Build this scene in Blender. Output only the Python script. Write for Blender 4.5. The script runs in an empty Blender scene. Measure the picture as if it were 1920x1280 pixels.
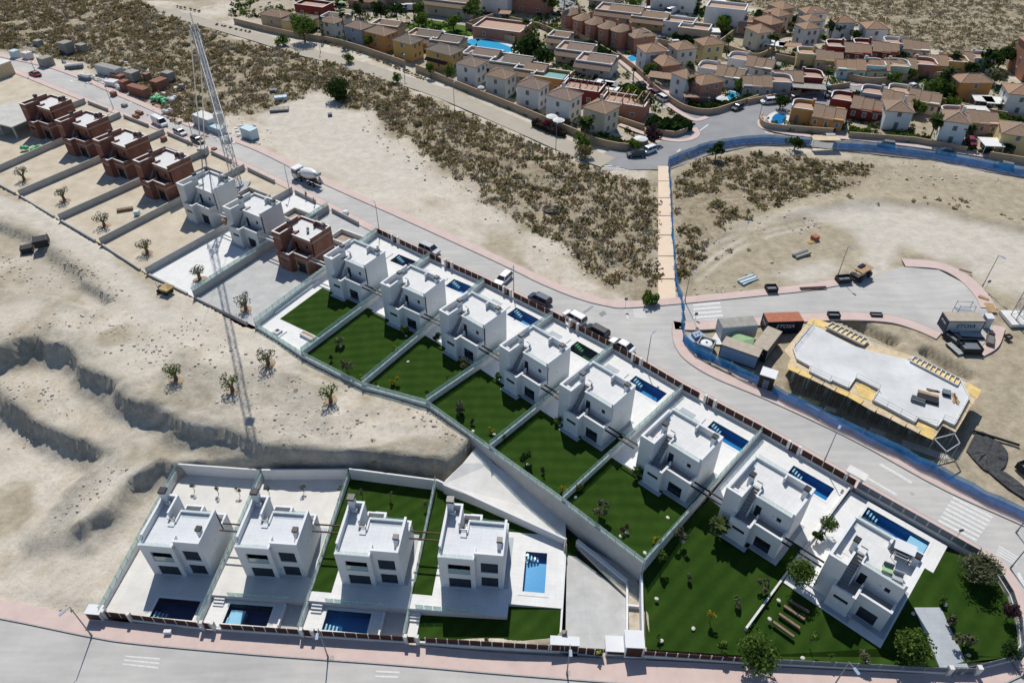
import bpy, math, random
import numpy as np
from mathutils import Vector, Matrix, noise as mnoise

scene = bpy.context.scene
R = math.radians
# --- camera
CAM_H, PITCH, FPX = 77.9, 40.45, 1340.0
cd = bpy.data.cameras.new("camera"); cam = bpy.data.objects.new("camera", cd)
scene.collection.objects.link(cam)
cam.location = (0, 0, CAM_H); cam.rotation_euler = (R(90 - PITCH), 0, 0)
cd.sensor_width = 36; cd.lens = FPX / 1920 * 36; cd.clip_start = 1; cd.clip_end = 3000
scene.camera = cam
# --- sky and sun
SUN_EL, SUN_AZ = 52.0, -6.0           # sun ahead of the camera, a little to the left
world = bpy.data.worlds.new("World"); scene.world = world; world.use_nodes = True
wn = world.node_tree.nodes; wl = world.node_tree.links; wn.clear()
sky = wn.new("ShaderNodeTexSky"); sky.sky_type = 'NISHITA'; sky.sun_disc = False
sky.ozone_density = 4.0; sky.dust_density = .3; sky.sun_elevation = R(SUN_EL); sky.sun_rotation = R(SUN_AZ)
bg = wn.new("ShaderNodeBackground"); bg.inputs[1].default_value = 0.10
wo = wn.new("ShaderNodeOutputWorld"); wl.new(sky.outputs[0], bg.inputs[0]); wl.new(bg.outputs[0], wo.inputs[0])
sd = bpy.data.lights.new("sun", 'SUN'); sd.energy = 4.6; sd.angle = R(0.5); sd.color = (1.0, 0.95, 0.87)
sun = bpy.data.objects.new("sun", sd); scene.collection.objects.link(sun)
sdir = Vector((math.sin(R(SUN_AZ)) * math.cos(R(SUN_EL)), math.cos(R(SUN_AZ)) * math.cos(R(SUN_EL)), math.sin(R(SUN_EL))))
sun.rotation_euler = sdir.to_track_quat('Z', 'Y').to_euler(); sun.location = (0, 60, 120)
vs = scene.view_settings; vs.view_transform = 'Standard'; vs.look = 'None'; vs.exposure = 0.0; vs.gamma = 1
vs.use_curve_mapping = False
scene.render.resolution_x = 1024; scene.render.resolution_y = 682

# --- survey helper: a sight line of the survey photo meets the level z
CP, SP = math.cos(R(PITCH)), math.sin(R(PITCH))
def G(u, v, z=0.0):
    a = (u - 960) / FPX; b = (640 - v) / FPX
    dx, dy, dz = a, CP + b * SP, -SP + b * CP
    t = (z - CAM_H) / dz
    return Vector((dx * t, dy * t, z))
def GL(pts, z=0.0): return [G(p[0], p[1], p[2] if len(p) > 2 else z) for p in pts]
def lerp(a, b, t): return a + (b - a) * t
random.seed(7); rng = np.random.default_rng(5)
COL = scene.collection

# --- mesh collector
class MB:
    def __init__(s, mir=1): s.v = []; s.f = []; s.m = mir; s.mi = []; s.cur = 0
    def add(s, vs, fs):
        n = len(s.v)
        s.v += [(s.m * x, y, z) for x, y, z in vs]
        for f in fs:
            g = [i + n for i in f]
            s.f.append(g[::-1] if s.m < 0 else g); s.mi.append(s.cur)
        return s
    def box(s, x0, x1, y0, y1, z0, z1):
        if x0 > x1: x0, x1 = x1, x0
        if y0 > y1: y0, y1 = y1, y0
        return s.add([(x0,y0,z0),(x1,y0,z0),(x1,y1,z0),(x0,y1,z0),(x0,y0,z1),(x1,y0,z1),(x1,y1,z1),(x0,y1,z1)],
                     [(0,3,2,1),(4,5,6,7),(0,1,5,4),(1,2,6,5),(2,3,7,6),(3,0,4,7)])
    def prism(s, poly, z0, z1, ztop=None):
        """extruded polygon (world or local xy list); z0/z1 numbers or per-vertex lists"""
        n = len(poly)
        ar = sum(poly[i][0]*poly[(i+1)%n][1]-poly[(i+1)%n][0]*poly[i][1] for i in range(n))
        if ar < 0: poly = poly[::-1]; z0 = z0[::-1] if isinstance(z0, list) else z0; z1 = z1[::-1] if isinstance(z1, list) else z1
        a = z0 if isinstance(z0, list) else [z0]*n; b = z1 if isinstance(z1, list) else [z1]*n
        vs = [(p[0],p[1],a[i]) for i,p in enumerate(poly)] + [(p[0],p[1],b[i]) for i,p in enumerate(poly)]
        fs = [tuple(range(n-1,-1,-1)), tuple(range(n,2*n))] + [(i,(i+1)%n,n+(i+1)%n,n+i) for i in range(n)]
        return s.add(vs, fs)
    def sheet(s, pts):
        n = len(pts)
        ar = sum(pts[i][0]*pts[(i+1)%n][1]-pts[(i+1)%n][0]*pts[i][1] for i in range(n))
        pts = list(pts) if ar > 0 else list(pts)[::-1]
        return s.add([tuple(p) for p in pts], [tuple(range(n))])
    def tube(s, p, q, r0, r1=None, n=8, caps=True):
        r1 = r0 if r1 is None else r1
        p, q = Vector(p), Vector(q); d = (q-p).normalized()
        a = d.cross(Vector((0,0,1)) if abs(d.z) < .95 else Vector((1,0,0))).normalized(); b = d.cross(a)
        vs = [tuple(c + r*(math.cos(t)*a + math.sin(t)*b)) for c, r in ((p,r0),(q,r1)) for t in [2*math.pi*i/n for i in range(n)]]
        fs = [(i,n+i,n+(i+1)%n,(i+1)%n) for i in range(n)]
        if caps: fs += [tuple(range(n)), tuple(range(2*n-1,n-1,-1))]
        return s.add(vs, fs)
    def beam(s, p, q, w, h):
        """rectangular bar from p to q, w wide and h high (top edge at p/q height)"""
        p, q = Vector(p), Vector(q); d = (q-p); d.z = 0
        if d.length < 1e-6: d = Vector((1,0,0))
        d.normalize(); nn = Vector((-d.y,d.x,0))*w/2; u = Vector((0,0,-h))
        vs = [tuple(x) for x in (p-nn+u,p+nn+u,q+nn+u,q-nn+u,p-nn,p+nn,q+nn,q-nn)]
        return s.add(vs, [(0,1,2,3),(7,6,5,4),(0,4,5,1),(1,5,6,2),(2,6,7,3),(3,7,4,0)])
    def lathe(s, prof, n=12, c=(0,0,0), sx=1, sy=1):
        vs = []; fs = []
        for r, z in prof:
            for i in range(n):
                t = 2*math.pi*i/n; vs.append((c[0]+sx*r*math.cos(t), c[1]+sy*r*math.sin(t), c[2]+z))
        for k in range(len(prof)-1):
            for i in range(n): fs.append((k*n+i,k*n+(i+1)%n,(k+1)*n+(i+1)%n,(k+1)*n+i))
        fs.append(tuple(range(n-1,-1,-1))); m = (len(prof)-1)*n; fs.append(tuple(range(m,m+n)))
        return s.add(vs, fs)
    def wallx(s, x0, x1, y0, y1, z0, z1, ops=()):
        """wall along x with openings (xa,xb,za,zb), built as blocks round the openings"""
        xs = sorted({x0, x1, *[o[0] for o in ops], *[o[1] for o in ops]}); zs = sorted({z0, z1, *[o[2] for o in ops], *[o[3] for o in ops]})
        xs = [x for x in xs if x0-1e-6 <= x <= x1+1e-6]; zs = [z for z in zs if z0-1e-6 <= z <= z1+1e-6]
        for i in range(len(xs)-1):
            for j in range(len(zs)-1):
                cx, cz = (xs[i]+xs[i+1])/2, (zs[j]+zs[j+1])/2
                if not any(o[0] < cx < o[1] and o[2] < cz < o[3] for o in ops): s.box(xs[i], xs[i+1], y0, y1, zs[j], zs[j+1])
        return s
    def wally(s, y0, y1, x0, x1, z0, z1, ops=()):
        ys = sorted({y0, y1, *[o[0] for o in ops], *[o[1] for o in ops]}); zs = sorted({z0, z1, *[o[2] for o in ops], *[o[3] for o in ops]})
        for i in range(len(ys)-1):
            for j in range(len(zs)-1):
                cy, cz = (ys[i]+ys[i+1])/2, (zs[j]+zs[j+1])/2
                if not any(o[0] < cy < o[1] and o[2] < cz < o[3] for o in ops): s.box(x0, x1, ys[i], ys[i+1], zs[j], zs[j+1])
        return s
    def slab(s, x0, x1, y0, y1, z0, z1, holes=()):
        xs = sorted({x0, x1, *[o[0] for o in holes], *[o[1] for o in holes]}); ys = sorted({y0, y1, *[o[2] for o in holes], *[o[3] for o in holes]})
        xs = [x for x in xs if x0-1e-6 <= x <= x1+1e-6]; ys = [y for y in ys if y0-1e-6 <= y <= y1+1e-6]
        for i in range(len(xs)-1):
            for j in range(len(ys)-1):
                cx, cy = (xs[i]+xs[i+1])/2, (ys[j]+ys[j+1])/2
                if not any(o[0] < cx < o[1] and o[2] < cy < o[3] for o in holes): s.box(xs[i], xs[i+1], ys[j], ys[j+1], z0, z1)
        return s
    def mesh(s, name, mat=None, smooth=False):
        me = bpy.data.meshes.new(name); me.from_pydata(s.v, [], s.f)
        for m in (mat if isinstance(mat, (list, tuple)) else [mat]):
            me.materials.append(m)
        if any(s.mi): me.polygons.foreach_set('material_index', s.mi)
        if smooth: me.polygons.foreach_set('use_smooth', [True]*len(me.polygons))
        me.update(); return me
    def build(s, name, mat, parent=None, smooth=False, **kw):
        return link(name, s.mesh(name, mat, smooth), parent, **kw)

def link(name, me, parent=None, loc=None, rz=None, label=None, cat=None, group=None, kind=None):
    o = bpy.data.objects.new(name, me); COL.objects.link(o)
    if parent is not None: o.parent = parent
    if loc is not None: o.location = loc
    if rz is not None: o.rotation_euler = (0, 0, rz)
    if label: o["label"] = label
    if cat: o["category"] = cat
    if group: o["group"] = group
    if kind: o["kind"] = kind
    return o
def thing(name, label, cat, loc=(0,0,0), rz=0, group=None, s=1.0):
    o = link(name, None, None, loc, rz, label, cat, group); o.scale = (s, s, s); o.empty_display_size = .3; return o
def copy_tree(o, parent=None):
    c = o.copy(); COL.objects.link(c)
    if parent is not None: c.parent = parent
    for ch in list(o.children): copy_tree(ch, c)
    return c
def struct(name, mb, mat, z=None, **kw): return mb.build(name, mat, None, kind='structure', **kw)

# --- materials
def mat(name, col, rough=.8, var=.12, scale=1.5, bump=0.0, bscale=8, col2=None, spec=.25, metal=0.0, detail=5, alpha=None):
    m = bpy.data.materials.new(name); m.use_nodes = True; nt = m.node_tree; nt.nodes.clear(); N = nt.nodes.new; L = nt.links.new
    out = N('ShaderNodeOutputMaterial'); b = N('ShaderNodeBsdfPrincipled'); L(b.outputs[0], out.inputs[0])
    b.inputs['Roughness'].default_value = rough; b.inputs['Metallic'].default_value = metal
    b.inputs['Specular IOR Level'].default_value = spec
    tc = N('ShaderNodeTexCoord'); n = N('ShaderNodeTexNoise'); n.inputs['Scale'].default_value = scale; n.inputs['Detail'].default_value = detail
    n.inputs['Roughness'].default_value = .65
    L(tc.outputs['Object'], n.inputs['Vector'])
    rp = N('ShaderNodeValToRGB'); rp.color_ramp.elements[0].position = .3; rp.color_ramp.elements[1].position = .7
    c2 = col2 or tuple(min(1, c*(1+var)) for c in col); c1 = col if col2 else tuple(c*(1-var) for c in col)
    rp.color_ramp.elements[0].color = (*c1, 1); rp.color_ramp.elements[1].color = (*c2, 1)
    L(n.outputs[0], rp.inputs[0]); L(rp.outputs[0], b.inputs['Base Color'])
    if bump:
        n2 = N('ShaderNodeTexNoise'); n2.inputs['Scale'].default_value = bscale; n2.inputs['Detail'].default_value = 4; L(tc.outputs['Object'], n2.inputs['Vector'])
        bp = N('ShaderNodeBump'); bp.inputs['Strength'].default_value = bump; bp.inputs['Distance'].default_value = .1
        L(n2.outputs[0], bp.inputs['Height']); L(bp.outputs[0], b.inputs['Normal'])
    m["bsdf"] = b.name
    return m
def glassmat(name, tint, gloss=.12, rough=.02, df=.34):
    m = bpy.data.materials.new(name); m.use_nodes = True; nt = m.node_tree; nt.nodes.clear(); N = nt.nodes.new; L = nt.links.new
    out = N('ShaderNodeOutputMaterial'); t = N('ShaderNodeBsdfTransparent'); t.inputs[0].default_value = (*tint, 1)
    g = N('ShaderNodeBsdfGlossy'); g.inputs['Roughness'].default_value = rough
    d = N('ShaderNodeBsdfDiffuse'); d.inputs[0].default_value = (.66, .82, .79, 1)
    mx0 = N('ShaderNodeMixShader'); mx0.inputs[0].default_value = df; L(t.outputs[0], mx0.inputs[1]); L(d.outputs[0], mx0.inputs[2])
    mx = N('ShaderNodeMixShader'); mx.inputs[0].default_value = gloss
    L(mx0.outputs[0], mx.inputs[1]); L(g.outputs[0], mx.inputs[2]); L(mx.outputs[0], out.inputs[0]); return m
def watermat(name, tint):
    m = bpy.data.materials.new(name); m.use_nodes = True; nt = m.node_tree; nt.nodes.clear(); N = nt.nodes.new; L = nt.links.new
    out = N('ShaderNodeOutputMaterial'); t = N('ShaderNodeBsdfTransparent'); t.inputs[0].default_value = (*tint, 1)
    g = N('ShaderNodeBsdfGlossy'); g.inputs['Roughness'].default_value = .03
    n = N('ShaderNodeTexNoise'); n.inputs['Scale'].default_value = 2.2; n.inputs['Detail'].default_value = 3
    tc = N('ShaderNodeTexCoord'); L(tc.outputs['Object'], n.inputs['Vector'])
    bp = N('ShaderNodeBump'); bp.inputs['Strength'].default_value = .25; bp.inputs['Distance'].default_value = .12; L(n.outputs[0], bp.inputs['Height']); L(bp.outputs[0], g.inputs['Normal'])
    fr = N('ShaderNodeFresnel'); fr.inputs[0].default_value = 1.33; L(bp.outputs[0], fr.inputs['Normal'])
    mx = N('ShaderNodeMixShader'); L(fr.outputs[0], mx.inputs[0]); L(t.outputs[0], mx.inputs[1]); L(g.outputs[0], mx.inputs[2]); L(mx.outputs[0], out.inputs[0]); return m
def brickmat(name, c1, c2, mortar, bw=.5, bh=.22):
    m = mat(name, c1, .9, .1, 1.2); nt = m.node_tree; N = nt.nodes.new; L = nt.links.new; b = nt.nodes[m["bsdf"]]
    tc = N('ShaderNodeTexCoord'); sx = N('ShaderNodeSeparateXYZ'); L(tc.outputs['Object'], sx.inputs[0])
    ad = N('ShaderNodeMath'); L(sx.outputs[0], ad.inputs[0]); L(sx.outputs[1], ad.inputs[1])
    cb = N('ShaderNodeCombineXYZ'); L(ad.outputs[0], cb.inputs[0]); L(sx.outputs[2], cb.inputs[1])
    br = N('ShaderNodeTexBrick'); br.inputs['Color1'].default_value = (*c1, 1); br.inputs['Color2'].default_value = (*c2, 1); br.inputs['Mortar'].default_value = (*mortar, 1)
    br.inputs['Scale'].default_value = 1; br.inputs['Brick Width'].default_value = bw; br.inputs['Row Height'].default_value = bh; br.inputs['Mortar Size'].default_value = .018
    L(cb.outputs[0], br.inputs['Vector'])
    n = N('ShaderNodeTexNoise'); n.inputs['Scale'].default_value = .9; n.inputs['Detail'].default_value = 6; L(tc.outputs['Object'], n.inputs['Vector'])
    mx = N('ShaderNodeMix'); mx.data_type = 'RGBA'; mx.blend_type = 'MULTIPLY'; mx.inputs[0].default_value = .6
    L(br.outputs['Color'], mx.inputs[6]); L(n.outputs[0], mx.inputs[7]); L(mx.outputs[2], b.inputs['Base Color']); return m
def slabmat(m, sx, sy, depth=.86):
    """paving joints: a fine grid of darker lines over the base colour"""
    nt = m.node_tree; N = nt.nodes.new; L = nt.links.new; b = nt.nodes[m["bsdf"]]; src = b.inputs['Base Color'].links[0].from_socket
    tc = N('ShaderNodeTexCoord'); br = N('ShaderNodeTexBrick'); br.offset = 0; br.inputs['Scale'].default_value = 1; br.inputs['Brick Width'].default_value = sx; br.inputs['Row Height'].default_value = sy; br.inputs['Mortar Size'].default_value = .022; br.inputs['Mortar Smooth'].default_value = .3
    br.inputs['Color1'].default_value = (1,1,1,1); br.inputs['Color2'].default_value = (.955,.955,.955,1); br.inputs['Mortar'].default_value = (depth,depth,depth,1); L(tc.outputs['Object'], br.inputs['Vector'])
    mx = N('ShaderNodeMix'); mx.data_type = 'RGBA'; mx.blend_type = 'MULTIPLY'; mx.inputs[0].default_value = 1; L(src, mx.inputs[6]); L(br.outputs['Color'], mx.inputs[7]); L(mx.outputs[2], b.inputs['Base Color']); return m
def tilemat(name, c1, c2, pitch=.45):
    """curved clay tile roof: fine corrugation across, patchy weathering"""
    m = mat(name, c1, .9, .2, 2.0, col2=c2, detail=8); nt = m.node_tree; N = nt.nodes.new; L = nt.links.new; b = nt.nodes[m["bsdf"]]
    tc = N('ShaderNodeTexCoord'); w = N('ShaderNodeTexWave'); w.inputs['Scale'].default_value = 1.1 / pitch * .5; w.inputs['Distortion'].default_value = 1.2
    L(tc.outputs['Object'], w.inputs['Vector'])
    bp = N('ShaderNodeBump'); bp.inputs['Strength'].default_value = .6; bp.inputs['Distance'].default_value = .15; L(w.outputs[0], bp.inputs['Height']); L(bp.outputs[0], b.inputs['Normal']); return m

Mt = {}
Mt['white'] = mat('white_render', (.64,.65,.655), .75, .075, .3, .05, 6, detail=8)
Mt['white2'] = mat('white_render_aged', (.58,.58,.56), .8, .08, .5, .05, 6)
Mt['roofw'] = mat('white_roof_tiles', (.60,.605,.60), .7, .05, .8)
Mt['roofgrey'] = mat('pale_grey_roof_tiles', (.58,.60,.62), .7, .06, .8)
Mt['deck'] = mat('grey_deck_tiles', (.30,.29,.29), .7, .08, 1.2)
Mt['pave'] = mat('white_paving', (.66,.66,.645), .75, .06, .7)
Mt['pavew'] = mat('warm_white_paving', (.60,.585,.55), .8, .08, .4)
Mt['pavegrey'] = mat('grey_paving', (.42,.42,.41), .8, .12, .5, .08, 5)
Mt['paveblue'] = mat('bluegrey_porcelain_paving', (.36,.39,.42), .6, .06, .7)
for k_, a_, b_ in (('roofw', .62, .62), ('roofgrey', .62, .62), ('deck', .6, .6), ('pave', 1.2, .6), ('pavew', 2.4, 2.4), ('paveblue', 1.2, .6), ('pavegrey', 3, 3)): slabmat(Mt[k_], a_, b_)
Mt['conc'] = mat('raw_concrete', (.46,.45,.42), .9, .14, .35, .12, 4)
Mt['concw'] = mat('pale_concrete', (.62,.61,.58), .9, .12, .45, .1, 4)
Mt['slabc'] = mat('fresh_slab_concrete', (.47,.48,.475), .85, .14, .22, .06, 5, col2=(.64,.65,.645), detail=10)
Mt['blockwall'] = mat('grey_block_wall', (.40,.395,.37), .9, .10, .5, .1, 6)
Mt['yard'] = mat('tan_yard_earth', (.40,.34,.25), .95, .2, .25, .4, 3, col2=(.56,.50,.40), detail=10)
Mt['dark'] = mat('dark_window_glass', (.018,.022,.028), .06, .1, 1, spec=.6)
Mt['frame'] = mat('anthracite_frame', (.03,.032,.036), .4, .1)
Mt['black'] = mat('black_metal', (.02,.02,.022), .45, .1)
Mt['steel'] = mat('galvanised_steel', (.42,.43,.44), .45, .12, 3, metal=.5)
Mt['greysteel'] = mat('painted_grey_steel', (.30,.32,.34), .5, .1)
Mt['rust'] = mat('rusty_brown_steel', (.085,.045,.032), .7, .25, 4)
Mt['brown'] = mat('brown_slat_panel', (.055,.022,.016), .6, .2, 6)
Mt['greypanel'] = mat('slate_panel', (.14,.16,.18), .5, .1)
Mt['glass'] = glassmat('balustrade_glass', (.86,.95,.93)); Mt['glassc'] = glassmat('clear_balustrade_glass', (.93,.97,.96), .06, .02, .1)
Mt['brick'] = brickmat('red_hollow_brick', (.34,.115,.07), (.27,.085,.055), (.34,.27,.22))
Mt['band'] = mat('concrete_band', (.33,.27,.22), .9, .15, 1)
Mt['step'] = mat('grey_steps', (.34,.34,.34), .7, .1)
Mt['poolnavy'] = mat('navy_pool_mosaic', (.012,.022,.11), .3, .3, 9)
Mt['poolblue'] = mat('blue_pool_mosaic', (.03,.24,.48), .3, .25, 9)
Mt['poolaqua'] = mat('aqua_pool_mosaic', (.05,.42,.60), .35, .12, 5)
Mt['poolgreen'] = mat('green_pool_mosaic', (.015,.07,.05), .3, .3, 7)
Mt['poolwhite'] = mat('white_pool_steps', (.60,.66,.72), .4, .06)
Mt['water'] = watermat('pool_water', (.62,.84,.93))
Mt['watergreen'] = watermat('stale_pool_water', (.35,.62,.42))
Mt['wood'] = mat('pale_timber', (.42,.28,.15), .8, .2, 3)
Mt['woodold'] = mat('weathered_timber', (.22,.15,.10), .85, .25, 3)
Mt['sleeper'] = mat('dark_timber_sleeper', (.20,.14,.10), .85, .2, 4)
Mt['yellow'] = mat('yellow_formwork', (.62,.45,.17), .7, .2, .8)
Mt['yellowpaint'] = mat('yellow_machine_paint', (.42,.31,.14), .7, .2)
Mt['plyw'] = mat('worn_plywood', (.54,.43,.28), .8, .18, 1)
Mt['bark'] = mat('bark', (.15,.11,.075), .95, .3, 6)
Mt['soilring'] = mat('reddish_soil', (.34,.255,.18), .95, .2, 1.5, .5, 4)
Mt['rock'] = mat('pale_rock', (.42,.39,.33), .95, .25, 2, .3, 5)
Mt['stone_white'] = mat('white_stone', (.50,.48,.43), .9, .08, 3)
# --- levels
def bottom_z(x):
    """level of the lower street, falling to the west"""
    return float(np.interp(x, [-120, -55, -46, -34, -21, -8, 3, 14.5, 30, 45], [-9.5, -6.9, -6.6, -6.3, -5.8, -5.3, -4.4, -2.6, -1.2, -0.15]))
def GB(u, v, dz=0.0):
    """sight line down to the lower street level (+dz)"""
    p = G(u, v, -2)
    for _ in range(6): p = G(u, v, bottom_z(p.x) + dz)
    return p
def row_z(x): return float(np.interp(x, [-60, -48, -35, -22, -8.5], [-6.7, -6.1, -5.4, -4.7, -4.0]))
BFP = [(-300,1080),(-120,1108),(20,1128),(185,1160),(300,1172),(480,1186),(750,1207),(960,1226),(1300,1242),(1600,1258),(1780,1262),(1895,1238)]
BFW = [GB(u, v) for u, v in BFP]
# --- masks
def pip(px, py, poly):
    ins = np.zeros(px.shape, bool); n = len(poly)
    for i in range(n):
        x0, y0 = poly[i][0], poly[i][1]; x1, y1 = poly[(i+1) % n][0], poly[(i+1) % n][1]
        c = ((y0 > py) != (y1 > py)); xx = (x1-x0)*(py-y0)/((y1-y0) if y1 != y0 else 1e-9)+x0
        ins ^= c & (px < xx)
    return ins
def sdist(px, py, poly, closed=True):
    d = np.full(px.shape, 1e9); n = len(poly)
    for i in range(n if closed else n-1):
        x0, y0 = poly[i][0], poly[i][1]; x1, y1 = poly[(i+1) % n][0], poly[(i+1) % n][1]
        vx, vy = x1-x0, y1-y0; L2 = vx*vx+vy*vy+1e-9
        t = np.clip(((px-x0)*vx+(py-y0)*vy)/L2, 0, 1)
        d = np.minimum(d, np.hypot(px-x0-t*vx, py-y0-t*vy))
    if not closed: return d
    return np.where(pip(px, py, poly), d, -d)
def sstep(a, b, x):
    t = np.clip((x-a)/(b-a), 0, 1); return t*t*(3-2*t)
def vnoise(x, y, s, seed=0):
    x = x/s+seed*17.3; y = y/s+seed*9.7; xi = np.floor(x).astype(np.int64); yi = np.floor(y).astype(np.int64); fx = x-xi; fy = y-yi
    def h(a, b):
        n = (a*374761393+b*668265263+seed*974711) & 0xffffffff; n = ((n ^ (n >> 13))*1274126177) & 0xffffffff
        return ((n ^ (n >> 16)) & 0xffff)/65535.0
    fx = fx*fx*(3-2*fx); fy = fy*fy*(3-2*fy)
    return (h(xi,yi)*(1-fx)+h(xi+1,yi)*fx)*(1-fy)+(h(xi,yi+1)*(1-fx)+h(xi+1,yi+1)*fx)*fy
def fbm(x, y, s, seed=0, o=4):
    a = 0; w = .5
    for k in range(o): a = a+w*vnoise(x, y, s/2**k, seed+k); w *= .5
    return a
P2 = lambda pts, z=0: [(p.x, p.y) for p in GL(pts, z)]
ZONE_A = P2([(-300,600),(0,660),(60,642),(125,655),(170,705),(240,757),(320,792),(400,817),(480,838),(560,852),(640,866),(700,874),(760,868),(820,862),(880,868),(900,905),(1062,1000),(1062,1500),(-700,1500)], -1)
ZONE_B = P2([(-300,660),(0,752),(60,790),(120,822),(190,855),(150,905),(85,968),(150,1000),(205,952),(240,905),(300,872),(345,884),(500,889),(655,888),(820,905),(900,925),(1058,1003),(1062,1500),(-700,1500)], -4)
ZONE_PIT = P2([(240,906),(300,872),(350,890),(330,960),(300,1000),(210,1000),(190,960)], -5)
PLOT_MAIN = P2([(-30,262),(40,140),(330,250),(520,338),(707,438),(806,486),(908,532),(1036,597),(1148,656),(1278,733),(1426,813),(1600,914),(1840,1040),(1895,1120),(1912,1205),(1880,1235),(1560,1240),(1215,1230),(1207,1060),(1054,944),(918,846),(800,761),(680,727),(567,672),(480,616),(455,612),(365,560),(275,515),(190,458),(112,412),(38,367),(-20,335)])
PLOT_B = P2([(188,1150),(338,874),(500,880),(655,879),(822,897),(940,955),(1064,1000),(1062,1040),(1080,1040),(1200,1090),(1203,1215),(1060,1212),(560,1190),(300,1165)], -5)
ROADS_M = P2([(-60,95),(0,105),(110,132),(240,190),(350,240),(470,280),(600,345),(760,430),(937,490),(1015,530),(1085,558),(1140,574),(1280,568),(1440,552),(1520,540),(1620,520),(1680,480),(1760,488),(1840,530),(1880,580),(1880,640),(1760,625),(1660,595),(1560,590),(1440,596),(1300,615),(1280,660),(1400,740),(1700,905),(1940,1010),(1960,1160),(1900,1120),(1840,1040),(1600,914),(1426,813),(1148,656),(908,532),(707,438),(330,250),(40,140),(-60,120)])
SCRUB = [P2([(-200,-60),(215,-20),(330,35),(480,82),(640,122),(760,165),(900,225),(1020,275),(1110,308),(1180,335),(1235,340),(1236,562),(1190,565),(1150,540),(1060,470),(985,420),(915,380),(880,345),(840,325),(790,290),(755,262),(700,215),(640,200),(600,175),(540,190),(470,215),(390,220),(330,235),(290,190),(240,150),(150,120),(60,98),(-200,70)]),
         P2([(1264,325),(1330,296),(1420,284),(1540,296),(1640,312),(1620,340),(1510,372),(1410,412),(1340,460),(1295,510),(1268,540)]),
         P2([(1330,0),(1400,8),(1500,34),(1590,42),(1660,70),(1760,98),(1850,118),(1990,150),(2300,40),(2400,-300),(1200,-300)])]
RAMPZ = P2([(868,872),(890,838),(925,862),(1064,960),(1212,1062),(1212,1225),(1060,1225),(1060,1015),(828,912)], -3.4)
TRENCH = [P2([(1502,648),(1528,604),(1640,658),(1714,675),(1838,738),(1818,812),(1752,834),(1640,780),(1482,700)], 3.2)]+[P2(q) for q in ([(1578,600),(1612,600),(1692,637),(1680,648)], [(1718,656),(1740,648),(1832,703),(1815,716)])]
ZONE_C = P2([(-60,408),(0,418),(60,440),(105,475),(150,520),(215,560),(180,580),(110,560),(50,545),(-60,530)])
RIDGE = P2([(1470,405),(1560,382),(1660,374),(1760,384),(1860,415),(1990,440)])
ROUGH = P2([(330,640),(520,660),(660,735),(780,790),(880,850),(830,905),(560,850),(400,810),(250,740)], -.5)
ESTATE = P2([(430,30),(560,66),(700,100),(860,165),(1080,255),(1200,275),(1290,250),(1430,235),(1500,252),(1720,268),(1990,315),(2040,150),(1900,150),(1750,100),(1600,60),(1480,34),(1330,8),(1250,-30),(450,-30)])
DUST = [P2([(1490,400),(1560,388),(1640,382),(1740,392),(1850,425),(2000,448),(2000,560),(1880,545),(1800,490),(1690,462),(1670,492),(1690,520),(1600,540),(1625,470),(1600,430)]),
        P2([(1465,515),(1500,495),(1540,487),(1580,500),(1560,520),(1500,532)]),
        P2([(480,205),(590,175),(660,205),(760,290),(850,350),(700,360),(560,310),(520,270)]),
        P2([(640,380),(760,420),(930,482),(820,420),(700,362)])]
TRACKS = [(P2([(-40,370),(60,402),(130,440),(200,500),(260,560),(320,620)]), 2.8, .95), (P2([(160,470),(240,540),(380,590),(520,625)]), 3.0, .35),
          (P2([(560,175),(565,230),(560,275)]), 1.2, .8), (P2([(575,180),(580,230),(585,275)]), .8, .8),
          (P2([(1290,440),(1400,420),(1500,400)]), 2.2, .35), (P2([(560,275),(640,300),(720,345)]), 1.5, .6), (P2([(820,215),(880,235),(950,262)]), .7, .6),
          (P2([(640,128),(700,160),(760,200)]), .6, .6), (P2([(1005,310),(1090,330),(1160,350)]), 1.4, .8), (P2([(870,270),(930,330),(980,345)]), .7, .6),
          (P2([(1400,18),(1600,60),(1800,80)]), 2.0, .6), (P2([(1560,40),(1700,85),(1900,110)]), 1.5, .6), (P2([(1450,5),(1700,30),(1930,50)]), 1.5, .5), (P2([(60,30),(180,90),(330,120)]), 1.0, .5)]
WARM = [P2([(1268,300),(1420,282),(1640,300),(1990,345),(1990,1010),(1765,905),(1440,740),(1300,680),(1270,600)]), P2([(1270,440),(1480,380),(1600,330),(1920,330),(1920,420),(1740,388),(1500,398),(1560,440),(1460,500),(1290,540)])]

def offset(pts, d):
    out = []
    for i, p in enumerate(pts):
        a = pts[max(0, i-1)]; b = pts[min(len(pts)-1, i+1)]; t = Vector((b.x-a.x, b.y-a.y, 0)); t.normalize()
        out.append(Vector((p.x - t.y*d, p.y + t.x*d, p.z)))
    return out
def densify(pts, n=6):
    """smooth polyline (Catmull-Rom)"""
    out = []; P = [pts[0]]+list(pts)+[pts[-1]]
    for i in range(1, len(P)-2):
        for k in range(n):
            t = k/n; out.append(.5*((2*P[i])+(P[i+1]-P[i-1])*t+(2*P[i-1]-5*P[i]+4*P[i+1]-P[i+2])*t*t+(3*P[i]-P[i-1]-3*P[i+1]+P[i+2])*t**3))
    out.append(pts[-1]); return out
def axis(segs):
    out = []
    for a, b, s in segs: out += list(np.arange(a, b, s))
    return np.array(out + [segs[-1][1]])
gx = axis([(-1400,-260,60),(-260,-80,1.3),(-80,84,.6),(84,240,1.3),(240,1500,60)])
gy = axis([(-400,20,30),(20,30,2),(30,140,.6),(140,310,1.2),(310,420,10),(420,2200,80)])
X, Y = np.meshgrid(gx, gy)
xs, ys = X.ravel(), Y.ravel()
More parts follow.
